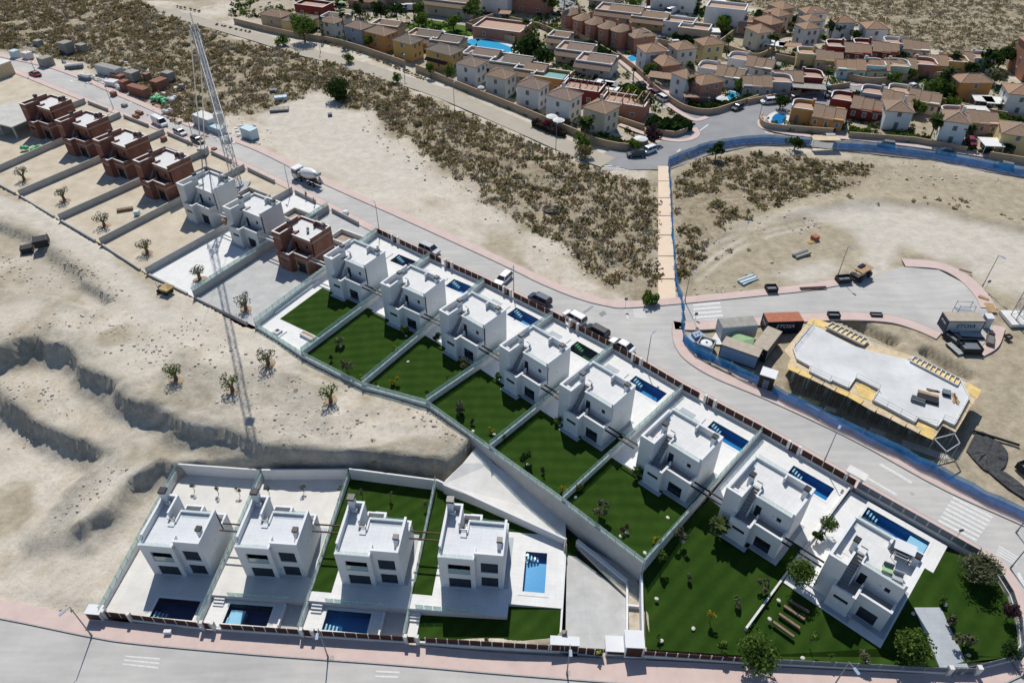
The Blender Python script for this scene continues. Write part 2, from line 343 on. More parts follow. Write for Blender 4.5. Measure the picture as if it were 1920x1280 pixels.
def terrain_z(px, py):
    px = np.asarray(px, float); py = np.asarray(py, float)
    jit = (fbm(px, py, 6, 3, 3)-.44)*4.5 + (fbm(px, py, 2.6, 8, 2)-.37)*1.2
    z = np.full(px.shape, -.16)
    z = z + (fbm(px, py, 9, 1)-.47)*.5 + (fbm(px, py, 2.2, 5)-.47)*.28
    scr = np.zeros(px.shape)
    for s in SCRUB: scr = np.maximum(scr, sstep(-1, 3, sdist(px, py, s)))
    z = z + scr*((fbm(px, py, 6, 9)-.47)*1.3 + (fbm(px, py, 18, 19)-.4)*1.2)
    z = z + (fbm(px, py, 90, 29)-.45)*14*sstep(300, 420, py)
    sa = sdist(px, py, ZONE_A); rgh = (fbm(px, py, 1.6, 13)-.47); da = .62*sstep(-.7, .35, sa+jit*.75)+.38*sstep(-.2, 2.6, sa+jit*.6)
    sb = sdist(px, py, ZONE_B); db = .66*sstep(-.6, .35, sb+jit*.6)+.34*sstep(-.2, 2.2, sb+jit*.5)
    low = np.interp(px, [-120,-55,-22,0], [-5.8,-3.0,-2.0,-1.4])
    depA = np.interp(px, [-75,-30,-10,5], [-3.9,-3.0,-2.0,-1.2])
    z = z + depA*da + low*db*np.where(da > .3, 1, 0) + rgh*.9*(np.exp(-(sa/3.5)**2)+np.exp(-(sb/2.5)**2)*np.where(sa > 0, 1, 0)) + 1.2*(fbm(px, py, 5, 17)-.42)*sstep(0, 3, sdist(px, py, ROUGH)) - 1.5*sstep(-.4, .8, sdist(px, py, ZONE_C)+jit*.5) + .8*np.exp(-(sdist(px, py, RIDGE, False)/2.2)**2)
    r0, r1 = G(255,822,-3), G(95,972,-5)
    t = np.clip(((px-r0.x)*(r1.x-r0.x)+(py-r0.y)*(r1.y-r0.y))/((r1.x-r0.x)**2+(r1.y-r0.y)**2), 0, 1)
    dr = np.hypot(px-r0.x-t*(r1.x-r0.x), py-r0.y-t*(r1.y-r0.y))
    z0 = -.2+np.interp(r0.x, [-75,-30], [-3.9,-3.0]); z1 = -.2-3.0+np.interp(r1.x, [-120,-55,-22], [-5.4,-2.6,-1.8])
    k = 1-sstep(2.2, 5.6, dr+jit*.3); z = z*(1-k)+(z0+(z1-z0)*t+(fbm(px,py,1,4)-.47)*.25)*k
    # lower street corridor and plots
    bz = np.interp(px, [-120,-55,-46,-34,-21,-8,3,14.5,30,45], [-9.5,-6.9,-6.6,-6.3,-5.8,-5.3,-4.4,-2.6,-1.2,-.15])
    kb = 1-sstep(.2, 2.6, py-np.interp(px, [p.x for p in BFW], [p.y for p in BFW])); z = z*(1-kb)+(bz-.22+(fbm(px,py,3,6)-.47)*.2)*kb
    k = sstep(.2, 1.5, sdist(px, py, PLOT_B)); z = np.where(k > 0, np.minimum(z, z*(1-k)+(-12.0)*k), z)
    k = sstep(.0, .8, sdist(px, py, RAMPZ)); z = np.where(k > 0, np.minimum(z, z*(1-k)-9.0*k), z)
    for i_, tr_ in enumerate(TRENCH): z = z-(1.9 if i_ else 1.0)*sstep(-.3, .9, sdist(px, py, tr_)+jit*.2)
    k = sstep(.2, 1.2, sdist(px, py, PLOT_MAIN)); z = np.where(k > 0, np.minimum(z, z*(1-k)+(-6.0)*k), z)
    k = sstep(-2.0, 1.0, sdist(px, py, ROADS_M)); z = z*(1-k)+np.minimum(z,-.12)*k
    return z
Z = terrain_z(xs, ys)
far = (ys > 175) & (xs > -60)
Z = np.where(far & (ys < 300) & (xs < 45+0*xs), np.minimum(Z, -.06), np.where(far & (ys < 300), np.minimum(Z, -.06), Z))
scr = np.zeros(xs.shape)
for s in SCRUB: scr = np.maximum(scr, sstep(-2.0, 2.5, sdist(xs, ys, s)+(fbm(xs, ys, 6, 41)-.47)*9))
scr = np.maximum(scr, np.where(ys > 292, .8, 0))
dust = np.zeros(xs.shape)
for s in DUST: dust = np.maximum(dust, sstep(-2.5, 2.0, sdist(xs, ys, s)+(fbm(xs, ys, 5, 51)-.47)*4)*.95)
for pl, w, a in TRACKS:
    d = sdist(xs, ys, pl, False)
    dust = np.maximum(dust, a*(1-sstep(w*.5, w*1.2, d+(fbm(xs, ys, 3, 61)-.47)*1.5)))
RUTS = [[(40,1100),(120,1040),(110,960),(60,900),(0,880)],[(90,1120),(170,1050),(150,980),(110,955)],[(10,1050),(60,1000),(70,940),(30,880)],[(105,965),(180,900),(250,830),(330,815),(420,830)],[(200,500),(330,590),(470,650),(600,700),(720,760)],[(0,390),(110,440),(220,520),(330,600),(420,625)],[(230,560),(120,590),(20,570)],[(300,600),(420,660),(560,690)],[(560,280),(660,330),(800,390),(920,450)],[(600,210),(640,260),(720,310),(860,370)],[(1300,520),(1400,450),(1520,420),(1640,400)],[(1620,430),(1660,470),(1660,510)],[(1660,420),(1760,430),(1900,470)],[(1600,405),(1700,405),(1850,450),(1960,480)],[(1290,480),(1360,440),(1460,410)]]
rut = np.zeros(xs.shape)
for q in RUTS:
    pl = densify(GL(q, -5 if q[0][1] > 850 else 0), 5)
    for o_ in (-.95, .95):
        d = sdist(xs, ys, offset(pl, o_), False); rut = np.maximum(rut, (1-sstep(.15, .75, d))*sstep(.30, .52, fbm(xs, ys, 5, 97)))
dust = np.maximum(dust, .5*sstep(.50, .64, fbm(xs, ys, 14, 71))*(xs < 25))
warm = np.zeros(xs.shape)
for s in WARM: warm = np.maximum(warm, .9*sstep(-4, 3, sdist(xs, ys, s)))
estm = sstep(-2, 3, sdist(xs, ys, ESTATE)); dust *= 1-.9*estm; scr = np.maximum(scr, estm*.55)
warm = np.maximum(warm, .8*sstep(.5, .62, fbm(xs, ys, 10, 81)))
sa_, sb_ = sdist(xs, ys, ZONE_A), sdist(xs, ys, ZONE_B); jt_ = (fbm(xs, ys, 4, 93)-.47)*5
grey = np.maximum(np.exp(-((sa_+.3+jt_)/3.0)**2), np.exp(-((sb_+jt_)/2.2)**2)*(sa_ > 0)); grey = np.maximum(grey, .75*sstep(0, 3, sdist(xs, ys, ROUGH)+jt_)*sstep(.42, .56, fbm(xs, ys, 7, 95)))*(ys < 125)*(xs < 10); grey = np.maximum(grey, .8*np.exp(-((sdist(xs, ys, ZONE_C)+.5*jt_)/2.2)**2)); dust *= 1-.7*grey; dust = np.maximum(dust, .7*rut); Z -= .09*rut
tm = bpy.data.meshes.new('ground'); nx, ny = len(gx), len(gy)
tm.vertices.add(nx*ny); tm.vertices.foreach_set('co', np.stack([xs, ys, Z], 1).ravel())
ii = (np.arange(ny-1)[:, None]*nx+np.arange(nx-1)[None]).ravel()
quads = np.stack([ii, ii+1, ii+nx+1, ii+nx], 1)
tm.loops.add(quads.size); tm.loops.foreach_set('vertex_index', quads.ravel())
tm.polygons.add(len(quads)); tm.polygons.foreach_set('loop_start', np.arange(len(quads))*4)
try: tm.polygons.foreach_set('loop_total', np.full(len(quads), 4))
except Exception: pass
at = tm.color_attributes.new('soil', 'FLOAT_COLOR', 'POINT')
at.data.foreach_set('color', np.stack([scr, dust, warm, grey], 1).ravel())
tm.update(); tm.validate()

def groundmat():
    m = bpy.data.materials.new('dry_earth'); m.use_nodes = True; nt = m.node_tree; nt.nodes.clear(); N = nt.nodes.new; L = nt.links.new
    out = N('ShaderNodeOutputMaterial'); b = N('ShaderNodeBsdfPrincipled'); L(b.outputs[0], out.inputs[0]); b.inputs['Roughness'].default_value = .95; b.inputs['Specular IOR Level'].default_value = .1
    tc = N('ShaderNodeTexCoord'); a = N('ShaderNodeVertexColor'); a.layer_name = 'soil'; sp = N('ShaderNodeSeparateColor'); L(a.outputs[0], sp.inputs[0])
    def noise(s, d=6, r=.65, vec=None):
        n = N('ShaderNodeTexNoise'); n.inputs['Scale'].default_value = s; n.inputs['Detail'].default_value = d; n.inputs['Roughness'].default_value = r
        L(vec or tc.outputs['Object'], n.inputs['Vector']); return n.outputs[0]
    def ramp(f, els):
        r = N('ShaderNodeValToRGB'); cr = r.color_ramp
        cr.elements[0].position, cr.elements[0].color = els[0][0], (*els[0][1], 1); cr.elements[1].position, cr.elements[1].color = els[-1][0], (*els[-1][1], 1)
        for p, c in els[1:-1]:
            e = cr.elements.new(p); e.color = (*c, 1)
        L(f, r.inputs[0]); return r.outputs[0]
    def mix(f, c1, c2):
        x = N('ShaderNodeMix'); x.data_type = 'RGBA'
        if isinstance(f, float): x.inputs[0].default_value = f
        else: L(f, x.inputs[0])
        for i, c in ((6, c1), (7, c2)):
            if isinstance(c, tuple): x.inputs[i].default_value = (*c, 1)
            else: L(c, x.inputs[i])
        return x.outputs[2]
    base = ramp(noise(.16, 9, .68), [(.30, (.42,.36,.275)), (.48, (.535,.48,.395)), (.68, (.62,.575,.50))])
    fine = ramp(noise(1.3, 10, .75), [(.32, (.62,.60,.56)), (.48, (.95,.95,.95)), (.66, (1.08,1.07,1.05))])
    mu = N('ShaderNodeMix'); mu.data_type = 'RGBA'; mu.blend_type = 'MULTIPLY'; mu.inputs[0].default_value = .75; L(base, mu.inputs[6]); L(fine, mu.inputs[7])
    warmc = mix(sp.outputs[2], mu.outputs[2], ramp(noise(.5, 8, .7), [(.35, (.26,.22,.15)), (.65, (.42,.365,.265))]))
    gm = N('ShaderNodeMath'); gm.operation = 'MULTIPLY'; L(a.outputs['Alpha'], gm.inputs[0]); gm.inputs[1].default_value = .8
    warmc = mix(gm.outputs[0], warmc, ramp(noise(.9, 9, .75), [(.33, (.20,.185,.15)), (.5, (.31,.29,.24)), (.66, (.45,.42,.36))]))
    dusty = mix(sp.outputs[1], warmc, ramp(noise(.45, 8, .7), [(.3, (.45,.41,.345)), (.7, (.60,.56,.49))]))
    scrubc = ramp(noise(.55, 10, .78), [(.30, (.13,.105,.068)), (.46, (.23,.19,.125)), (.57, (.34,.29,.20)), (.72, (.50,.45,.35))])
    fs = N('ShaderNodeMath'); fs.operation = 'MULTIPLY'; L(sp.outputs[0], fs.inputs[0]); fs.inputs[1].default_value = .85
    fin = mix(fs.outputs[0], dusty, scrubc)
    # streaks left by machines, stretched along one direction and broken up by noise
    mp = N('ShaderNodeMapping'); mp.inputs['Rotation'].default_value = (0, 0, R(35)); mp.inputs['Scale'].default_value = (.2, 1.6, 1); wv = N('ShaderNodeTexNoise'); wv.inputs['Scale'].default_value = .06; L(tc.outputs['Object'], wv.inputs['Vector']); wa = N('ShaderNodeVectorMath'); wa.operation = 'MULTIPLY_ADD'; L(wv.outputs['Color'], wa.inputs[0]); wa.inputs[1].default_value = (22, 22, 0); L(tc.outputs['Object'], wa.inputs[2]); L(wa.outputs[0], mp.inputs[0])
    st = ramp(noise(1.0, 5, .6, mp.outputs[0]), [(.35, (.80,.79,.77)), (.6, (1.04,1.04,1.03))])
    m2 = N('ShaderNodeMix'); m2.data_type = 'RGBA'; m2.blend_type = 'MULTIPLY'; m2.inputs[0].default_value = .3; L(fin, m2.inputs[6]); L(st, m2.inputs[7])
    L(m2.outputs[2], b.inputs['Base Color'])
    bp = N('ShaderNodeBump'); bp.inputs['Strength'].default_value = .75; bp.inputs['Distance'].default_value = .25; L(noise(1.6, 10, .75), bp.inputs['Height']); L(bp.outputs[0], b.inputs['Normal'])
    return m
Mt['ground'] = groundmat(); tm.materials.append(Mt['ground'])
tm.polygons.foreach_set('use_smooth', [True]*len(tm.polygons))
link('ground', tm, kind='structure')

def lawnmat(name, c1, c2):
    m = mat(name, c1, .95, .2, .35, .4, 30, col2=c2, spec=.05, detail=9); nt = m.node_tree; N = nt.nodes.new; L = nt.links.new; b = nt.nodes[m["bsdf"]]
    tc = N('ShaderNodeTexCoord'); w = N('ShaderNodeTexWave'); w.inputs['Scale'].default_value = .16; w.inputs['Distortion'].default_value = .6; w.inputs['Detail'].default_value = 2
    mp = N('ShaderNodeMapping'); mp.inputs['Rotation'].default_value = (0, 0, R(47)); L(tc.outputs['Object'], mp.inputs[0]); L(mp.outputs[0], w.inputs['Vector'])
    src = b.inputs['Base Color'].links[0].from_socket
    mx = N('ShaderNodeMix'); mx.data_type = 'RGBA'; mx.blend_type = 'MULTIPLY'; mx.inputs[0].default_value = .2; L(src, mx.inputs[6]); L(w.outputs[0], mx.inputs[7]); L(mx.outputs[2], b.inputs['Base Color']); return m
Mt['lawn'] = lawnmat('artificial_turf', (.018,.046,.006), (.034,.070,.011))
Mt['grass'] = lawnmat('park_grass', (.06,.12,.02), (.09,.16,.03))
Mt['asphalt'] = mat('worn_pale_asphalt', (.36,.355,.345), .9, .12, .09, .06, 20, col2=(.50,.485,.455), detail=12)
_nt = Mt['asphalt'].node_tree; _b = _nt.nodes[Mt['asphalt']['bsdf']]; _s = _b.inputs['Base Color'].links[0].from_socket; _n = _nt.nodes.new('ShaderNodeTexNoise'); _m = _nt.nodes.new('ShaderNodeMapping'); _t = _nt.nodes.new('ShaderNodeTexCoord'); _x = _nt.nodes.new('ShaderNodeMix'); _r = _nt.nodes.new('ShaderNodeValToRGB')
_m.inputs['Rotation'].default_value = (0, 0, R(38)); _m.inputs['Scale'].default_value = (.12, 1.1, 1); _n.inputs['Scale'].default_value = 1; _n.inputs['Detail'].default_value = 6; _r.color_ramp.elements[0].position = .38; _r.color_ramp.elements[0].color = (.80,.80,.80,1); _r.color_ramp.elements[1].position = .6; _r.color_ramp.elements[1].color = (1.05,1.05,1.04,1); _x.data_type = 'RGBA'; _x.blend_type = 'MULTIPLY'; _x.inputs[0].default_value = .38
for a_, b_ in ((_t.outputs['Object'], _m.inputs[0]), (_m.outputs[0], _n.inputs['Vector']), (_n.outputs[0], _r.inputs[0]), (_s, _x.inputs[6]), (_r.outputs[0], _x.inputs[7]), (_x.outputs[2], _b.inputs['Base Color'])): _nt.links.new(a_, b_)
Mt['asphalt_dk'] = mat('grey_asphalt', (.245,.25,.255), .9, .12, .2, .05, 20, detail=9)
Mt['track'] = mat('compacted_track', (.37,.335,.275), .95, .08, .3, .1, 6, detail=8)
Mt['pink'] = mat('pink_pavers', (.53,.415,.375), .9, .08, .5, .05, 12, detail=8)
Mt['kerb'] = mat('kerb_stone', (.36,.34,.32), .9, .12, 2)
Mt['paint'] = mat('worn_road_paint', (.58,.58,.56), .8, .14, 2.5, detail=8)
Mt['pathc'] = mat('sandy_concrete_path', (.66,.53,.40), .9, .05, .5)

# --- roads
def rag(pts, z): return [(p.x, p.y, z) for p in pts]
def strip(mb, A, B, za, h=None):
    """ribbon between two polylines of equal length; h gives it a kerb height"""
    n = len(A)
    z = (lambda p: p.z + za)
    vs = [(a.x, a.y, z(a)) for a in A]+[(b.x, b.y, z(b)) for b in B]
    fs = []
    for i in range(n-1):
        q = [i, i+1, n+i+1, n+i]
        a = sum(vs[q[j]][0]*vs[q[(j+1) % 4]][1]-vs[q[(j+1) % 4]][0]*vs[q[j]][1] for j in range(4))
        fs.append(tuple(q if a > 0 else q[::-1]))
    mb.add(vs, fs)
    if h:
        for P in (A, B):
            m = len(P); v2 = [(p.x, p.y, p.z+za) for p in P]+[(p.x, p.y, p.z+za-h) for p in P]
            mb.add(v2, [(i, i+1, m+i+1, m+i) for i in range(m-1)])
    return mb
FENCE = GL([(-70,100),(40,143),(180,200),(330,258),(450,312),(560,365),(640,405),(708,440),(806,487),(908,533),(1036,597),(1148,656),(1278,733),(1426,813),(1600,914),(1830,1045)])
FENCE = [Vector((p.x, p.y, 0)) for p in FENCE]
northk = densify(GL([(-70,88),(0,107),(110,133),(240,188),(350,236),(470,278),(605,344),(760,413),(937,494),(1015,532),(1085,560),(1140,574),(1175,577),(1280,569),(1440,553),(1520,544),(1600,530)]))
kerbS = densify([p for p in offset(FENCE, 1.9)])
eastk = densify(GL([(1263,603),(1261,625),(1268,652),(1290,678),(1340,708),(1440,750),(1600,825),(1765,915),(1930,990),(2100,1070)]))
southk = densify(GL([(1263,603),(1300,604),(1370,600),(1440,594),(1560,586),(1660,590),(1720,606),(1765,625)]))
rd = MB()
road_poly = [p for p in northk] + GL([(1650,515),(1690,500),(1760,506),(1825,540),(1858,575),(1862,625),(1840,650)]) + list(reversed(southk)) + eastk[1:] + GL([(2200,1180),(2000,1240),(1925,1180),(1900,1110),(1845,1040)]) + list(reversed(kerbS))
rd.sheet([(p.x, p.y, 0) for p in road_poly]); road = struct('road', rd, Mt['asphalt'])
side = MB(); strip(side, northk, offset(northk, 1.75), .13, .25); struct('pavement', side, Mt['pink'])
side = MB(); strip(side, kerbS, [Vector((p.x,p.y,0)) for p in densify(FENCE)], .13, .25); struct('pavement', side, Mt['pink'])
side = MB(); strip(side, eastk, offset(eastk, 2.0), .13, .25); struct('pavement', side, Mt['pink'])
side = MB(); strip(side, southk, offset(southk, -2.2), .13, .25); struct('pavement', side, Mt['pink'])
cul = densify(GL([(1690,486),(1760,492),(1812,515),(1850,550),(1868,580)]))
side = MB(); strip(side, cul, offset(cul, -2.6), .13, .25); struct('pavement', side, Mt['pink'])
side = MB(); strip(side, densify(GL([(1862,610),(1850,640),(1830,660)])), densify(GL([(1885,615),(1872,650),(1845,668)])), .13, .25); struct('pavement', side, Mt['pink'])
kb = MB()
for k, s in ((northk, -1), (kerbS, 1), (eastk, -1), (southk, 1), (cul, 1)):
    a = offset(k, .0); b = offset(k, .16*s); strip(kb, a, b, .139, .15)
struct('kerb', kb, Mt['kerb'])
# round corner below the last villa, joining the lower street
corner = densify([Vector((p.x, p.y, bottom_z(p.x)*.0)) for p in GL([(1830,1045),(1868,1075),(1893,1120),(1908,1170),(1912,1215),(1895,1238)])])
cork = densify([Vector((p.x, p.y, 0)) for p in GL([(1848,1030),(1890,1066),(1918,1115),(1935,1170),(1938,1225),(1915,1268)])], 6)
side = MB(); strip(side, cork, corner, .13, .25); struct('pavement', side, Mt['pink'])
# lower street
bk = densify([GB(u, v) for u, v in [(-300,1110),(-120,1140),(15,1163),(172,1195),(260,1208),(480,1228),(750,1248),(960,1266),(1300,1292),(1600,1312),(1800,1310),(1915,1268)]])
bf = densify(BFW)
side = MB(); strip(side, bk, bf, .13, .3); struct('pavement', side, Mt['pink'])
be = [Vector((p.x, 16, bottom_z(p.x))) for p in bk]
rd2 = MB(); strip(rd2, bk, be, 0.0); struct('road', rd2, Mt['asphalt'])
kb = MB(); strip(kb, bk, offset(bk, .16), .139, .15); struct('kerb', kb, Mt['kerb'])
# farm track beside the old estate
tr = densify(GL([(150,-30),(230,4),(330,28),(480,70),(560,95),(640,115),(720,140),(820,172),(900,205),(1000,248),(1080,283),(1140,305)]))
tk = MB(); strip(tk, offset(tr, 3.3), offset(tr, -3.0), .03); struct('track', tk, Mt['track'])
# footpath with slabs
pa = GL([(1234,311),(1234,570)]); pb = GL([(1253,311),(1268,570)])
path_root = link('path', None, kind='structure')
for i in range(7):
    t0, t1 = i/7+.003, (i+1)/7-.003
    q = [lerp(pa[0], pa[1], t0), lerp(pb[0], pb[1], t0), lerp(pb[0], pb[1], t1), lerp(pa[0], pa[1], t1)]
    MB().prism([(p.x, p.y) for p in q], -.3, .06+.012*(i % 2)).build('slab', Mt['pathc'], path_root)
# markings
def zebra(us, n, name='stripe', parent=None, frac=.55, zf=None):
    """us: four pixel corners a,b,c,d; stripes run a->b and repeat towards d/c"""
    a, b, c, d = [(zf(*p) if zf else G(*p)) for p in us]
    for i in range(n):
        t0 = i/n; t1 = t0+frac/n
        q = [lerp(a, d, t0), lerp(b, c, t0), lerp(b, c, t1), lerp(a, d, t1)]
        MB().sheet([(p.x, p.y, p.z+.008) for p in q]).build(name, Mt['paint'], parent)
zebra([(1300,570),(1350,566),(1358,605),(1300,609)], 5, parent=road)
zebra([(1788,930),(1862,968),(1828,1018),(1756,980)], 7, parent=road)
zebra([(1187,580),(1208,579),(1212,597),(1190,597)], 4, parent=road)
zebra([(1873,1022),(1912,1045),(1905,1062),(1866,1040)], 4, parent=road)
for q in [[(1171,580),(1174,579),(1179,597),(1176,598)], [(1906,1075),(1912,1072),(1925,1100),(1920,1105)], [(1646,870),(1652,868),(1712,903),(1708,906)], [(1622,895),(1626,893),(1683,926),(1680,929)]]:
    MB().sheet(rag(GL(q), .008)).build('lane_line', Mt['paint'], road)
low_road = [o for o in bpy.data.objects if o.name.startswith('road')][-1]
zebra([(235,1228),(300,1233),(296,1258),(228,1250)], 3, parent=low_road, frac=.35, zf=GB)
zebra([(705,1256),(750,1258),(745,1275),(702,1275)], 2, parent=low_road, frac=.4, zf=GB)
# patched asphalt
for q in [[(1092,585),(1110,573),(1114,575),(1096,588)], [(1122,588),(1132,582),(1138,588),(1128,594)]]:
    MB().sheet(rag(GL(q), .006)).build('patch', Mt['asphalt_dk'], road)
# drain covers
for u, v in [(1290,935),(1710,925),(1290,912),(640,560),(1180,640),(860,500)]:
    c = G(u, v); MB().lathe([(.3, 0), (.3, .01)], 10, (c.x, c.y, .003)).build('drain_cover', Mt['kerb'], road)
# --- estate streets
est = MB()
est.sheet(rag(GL([(1100,300),(1150,280),(1215,275),(1290,245),(1300,228),(1240,190),(1180,135),(1120,85),(1060,40),(1075,38),(1130,75),(1195,125),(1262,180),(1310,208),(1345,212),(1400,195),(1480,180),(1560,172),(1600,160),(1556,150),(1570,148),(1640,162),(1700,165),(1760,152),(1790,155),(1700,178),(1640,183),(1560,198),(1500,205),(1445,225),(1425,236),(1436,250),(1500,262),(1600,270),(1720,284),(1850,300),(1990,330),(1990,345),(1850,322),(1740,300),(1600,285),(1530,276),(1420,272),(1330,290),(1255,318),(1180,318)]), .01))
est.sheet(rag(GL([(1040,-10),(1052,20),(1075,40),(1110,50),(1140,55),(1130,42),(1105,30),(1085,18),(1075,-10)]), .014))
est.sheet(rag(GL([(1130,42),(1180,62),(1240,80),(1290,88),(1290,78),(1230,66),(1180,50),(1135,38)]), .018))
est.sheet(rag(GL([(1195,10),(1240,26),(1285,38),(1290,30),(1240,14),(1205,2)]), .014))
est.sheet(rag(GL([(1425,112),(1450,108),(1470,110),(1466,125),(1440,128),(1420,122)]), .014))
est.sheet(rag(GL([(1900,160),(1990,150),(1990,175),(1905,180)]), .014))
estate_road = struct('estate_road', est, Mt['asphalt_dk'])
def ribbon(pts, w, z, m, name, h=.12):
    c = densify(GL(pts), 5); mb = MB(); strip(mb, c, offset(c, w), z, h); return struct(name, mb, m)
ribbon([(1063,30),(1118,80),(1180,134),(1236,188),(1296,226),(1330,222)], 1.6, .12, Mt['pink'], 'pavement')
ribbon([(1130,74),(1198,124),(1262,178),(1306,204),(1345,208),(1420,188),(1500,174),(1560,168)], -1.5, .12, Mt['pink'], 'pavement')
ribbon([(1165,232),(1220,252),(1270,262),(1300,254),(1296,240)], -1.5, .12, Mt['pink'], 'pavement')
ribbon([(1425,218),(1420,232),(1432,243),(1500,256),(1600,263),(1720,277),(1850,296),(1990,322)], 1.8, .12, Mt['pink'], 'pavement')
ribbon([(1565,150),(1600,162),(1640,158),(1700,160)], 1.3, .12, Mt['pink'], 'pavement')
ribbon([(1100,38),(1135,52),(1140,62),(1250,84)], -1.2, .12, Mt['pink'], 'pavement')
zebra([(1130,294),(1162,292),(1172,320),(1135,320)], 8, parent=estate_road)
zebra([(1228,196),(1250,192),(1262,200),(1240,205)], 5, parent=estate_road)
zebra([(1405,200),(1425,196),(1438,212),(1412,214)], 5, parent=estate_road)
zebra([(1488,254),(1522,254),(1522,262),(1486,262)], 5, parent=estate_road)
zebra([(1565,182),(1585,178),(1588,188),(1570,190)], 4, parent=estate_road)
for q in [[(1311,245),(1327,233),(1329,234),(1313,246)], [(1600,176),(1628,173),(1628,174),(1600,177)], [(1184,150),(1192,156),(1190,157),(1182,151)], [(1890,300),(1915,305),(1915,307),(1890,302)]]:
    MB().sheet(rag(GL(q), .02)).build('lane_line', Mt['paint'], estate_road)
# --- the repeated villa model (x along the row, y towards its street)
VW, VH = 8.1, 7.23
def villa_parts(root, mir=1, style='white', chim='inner', stairs=True, finished=True):
    wm = {'white': Mt['white'], 'brick': Mt['brick'], 'grey': Mt['white2']}[style]
    cop = Mt['white'] if style != 'brick' else Mt['concw']
    B = lambda: MB(mir)
    w = B()
    # bay with the tall parapet
    w.box(0, .25, 0, 6.55, 0, VH); w.box(0, .25, 6.55, 7.7, 0, 6.62)
    w.wallx(.25, 2.1, 0, .25, 0, VH); w.box(1.9, 2.1, .25, 3.0, 3.3, VH)
    # block with the slot window
    w.wallx(1.83, 4.45, -.92, -.70, 0, 4.0, [(2.35, 4.0, 2.2, 2.75)])
    w.box(1.83, 2.05, -.70, -.001, 0, 4.0); w.box(4.23, 4.45, -.70, 1.0, 0, 4.0)
    w.box(4.23, 4.45, 1.0, 1.3, 0, 4.45)
    # right block with the first floor terrace
    w.wallx(4.451, VW, .1, .32, 0, 4.0, [(5.15, 7.2, .12, 2.15)])
    w.box(VW-.22, VW-.001, .32, 1.855, 0, 4.0)
    # upper front wall, recessed, with door and small window
    w.wallx(3.25, VW, 1.86, 2.10, 2.9, 6.52, [(3.5, 4.3, 3.12, 5.2), (6.3, 6.9, 4.55, 5.25)])
    # stair enclosure
    w.box(3.05, 3.25, 2.10, 3.75, 3.0, 6.52)
    w.add([(3.05,.75,3.1),(3.2,.75,3.1),(3.2,2.1,3.1),(3.05,2.1,3.1),(3.05,.75,3.75),(3.2,.75,3.75),(3.2,2.1,5.75),(3.05,2.1,5.75)],
          [(0,3,2,1),(4,5,6,7),(0,1,5,4),(1,2,6,5),(2,3,7,6),(3,0,4,7)])
    # right wall and street walls
    w.box(VW-.25, VW, 1.861, 7.2, 0, VH)
    ow1 = [(1.15, 4.0, .12, 2.25), (1.15, 4.0, 3.25, 5.25)]; ow2 = [(5.25, 7.45, .12, 2.25), (5.25, 7.45, 3.25, 5.35)]
    w.wallx(.251, 4.6, 7.45, 7.7, 0, 6.62, ow1); w.wallx(4.601, VW-.251, 6.95, 7.2, 0, VH, ow2); w.box(4.35, 4.6, 6.95, 7.449, 0, 6.6)
    w.box(4.46, 4.66, 6.2, 6.949, 6.3, VH)
    wall = w.build('wall', wm, root)
    if style == 'brick':
        bd = B()
        for z in (2.95, 6.05):
            bd.box(VW-.02, VW+.015, 1.9 if z > 4 else .12, 7.19, z, z+.26); bd.box(-.015, .02, .02, 7.6, z, z+.26); bd.box(.02, 2.1, -.015, .01, z, z+.26)
        bd.box(4.46, VW-.02, .08, .11, 2.85, 3.1); bd.box(1.85, 4.44, -.94, -.91, 2.85, 3.1); bd.box(3.3, VW-.02, 1.84, 1.87, 6.0, 6.25)
        for x in (4.9, 7.5): bd.box(x, x+.22, .08, .11, 0, 2.85)
        bd.build('concrete_band', Mt['band'], root)
    # copings
    t = .05; c = lambda *a: B().box(*a).build('coping', cop, root)
    c(-.04, .29, -.04, 6.59, VH, VH+t); c(.29, 2.14, -.04, .29, VH, VH+t); c(1.86, 2.14, .29, 3.0, VH, VH+t)
    c(VW-.29, VW+.04, 1.86, 7.24, VH, VH+t); c(4.42, VW-.29, 6.91, 7.24, VH, VH+t)
    c(3.1, VW-.29, 1.83, 2.14, 6.52, 6.52+t); c(2.9, 4.20, -.96, -.66, 4.0, 4.0+t); c(4.20, 4.49, -.96, 1.0, 4.0, 4.0+t)
    c(4.75, VW+.03, .06, .36, 4.0, 4.0+t); c(VW-.26, VW+.03, .36, 1.1, 4.0, 4.0+t); c(.0, 4.42, 7.42, 7.74, 6.62, 6.62+t)
    # floors
    f = B(); f.slab(.25, VW-.25, 2.1, 7.45, 5.95, 6.2, [(2.1, 3.05, 2.1, 3.6), (4.6, VW-.2, 6.95, 7.46)]); f.box(.25, 1.9, .25, 2.1, 5.9, 6.15)
    f.build('roof_terrace', Mt['roofw'] if mir > 0 else Mt['roofgrey'], root)
    f = B(); f.box(4.45, VW-.22, .32, 1.86, 2.85, 3.1); f.box(2.05, 4.23, -.7, 1.86, 2.85, 3.1); f.box(2.1, 3.05, 1.86, 3.6, 2.85, 3.05); f.build('balcony_floor', Mt['deck'] if style != 'brick' else Mt['band'], root)
    f = B(); f.box(.3, 7.8, .35, 6.9, .0, .14); f.box(.3, 7.8, 2.15, 6.9, 2.85, 3.05); f.build('floor_slab', Mt['deck'], root)
    if stairs:
        st = B(); st.box(2.11, 3.04, .35, .55, 3.1, 3.2); s_root = st.build('stair', Mt['step'], root)
        for i in range(11):
            y = .55+.275*i; z = 3.1+.282*(i+1)
            B().box(2.12, 3.04, y, y+.275, z-.3, z).build('step', Mt['step'], s_root)
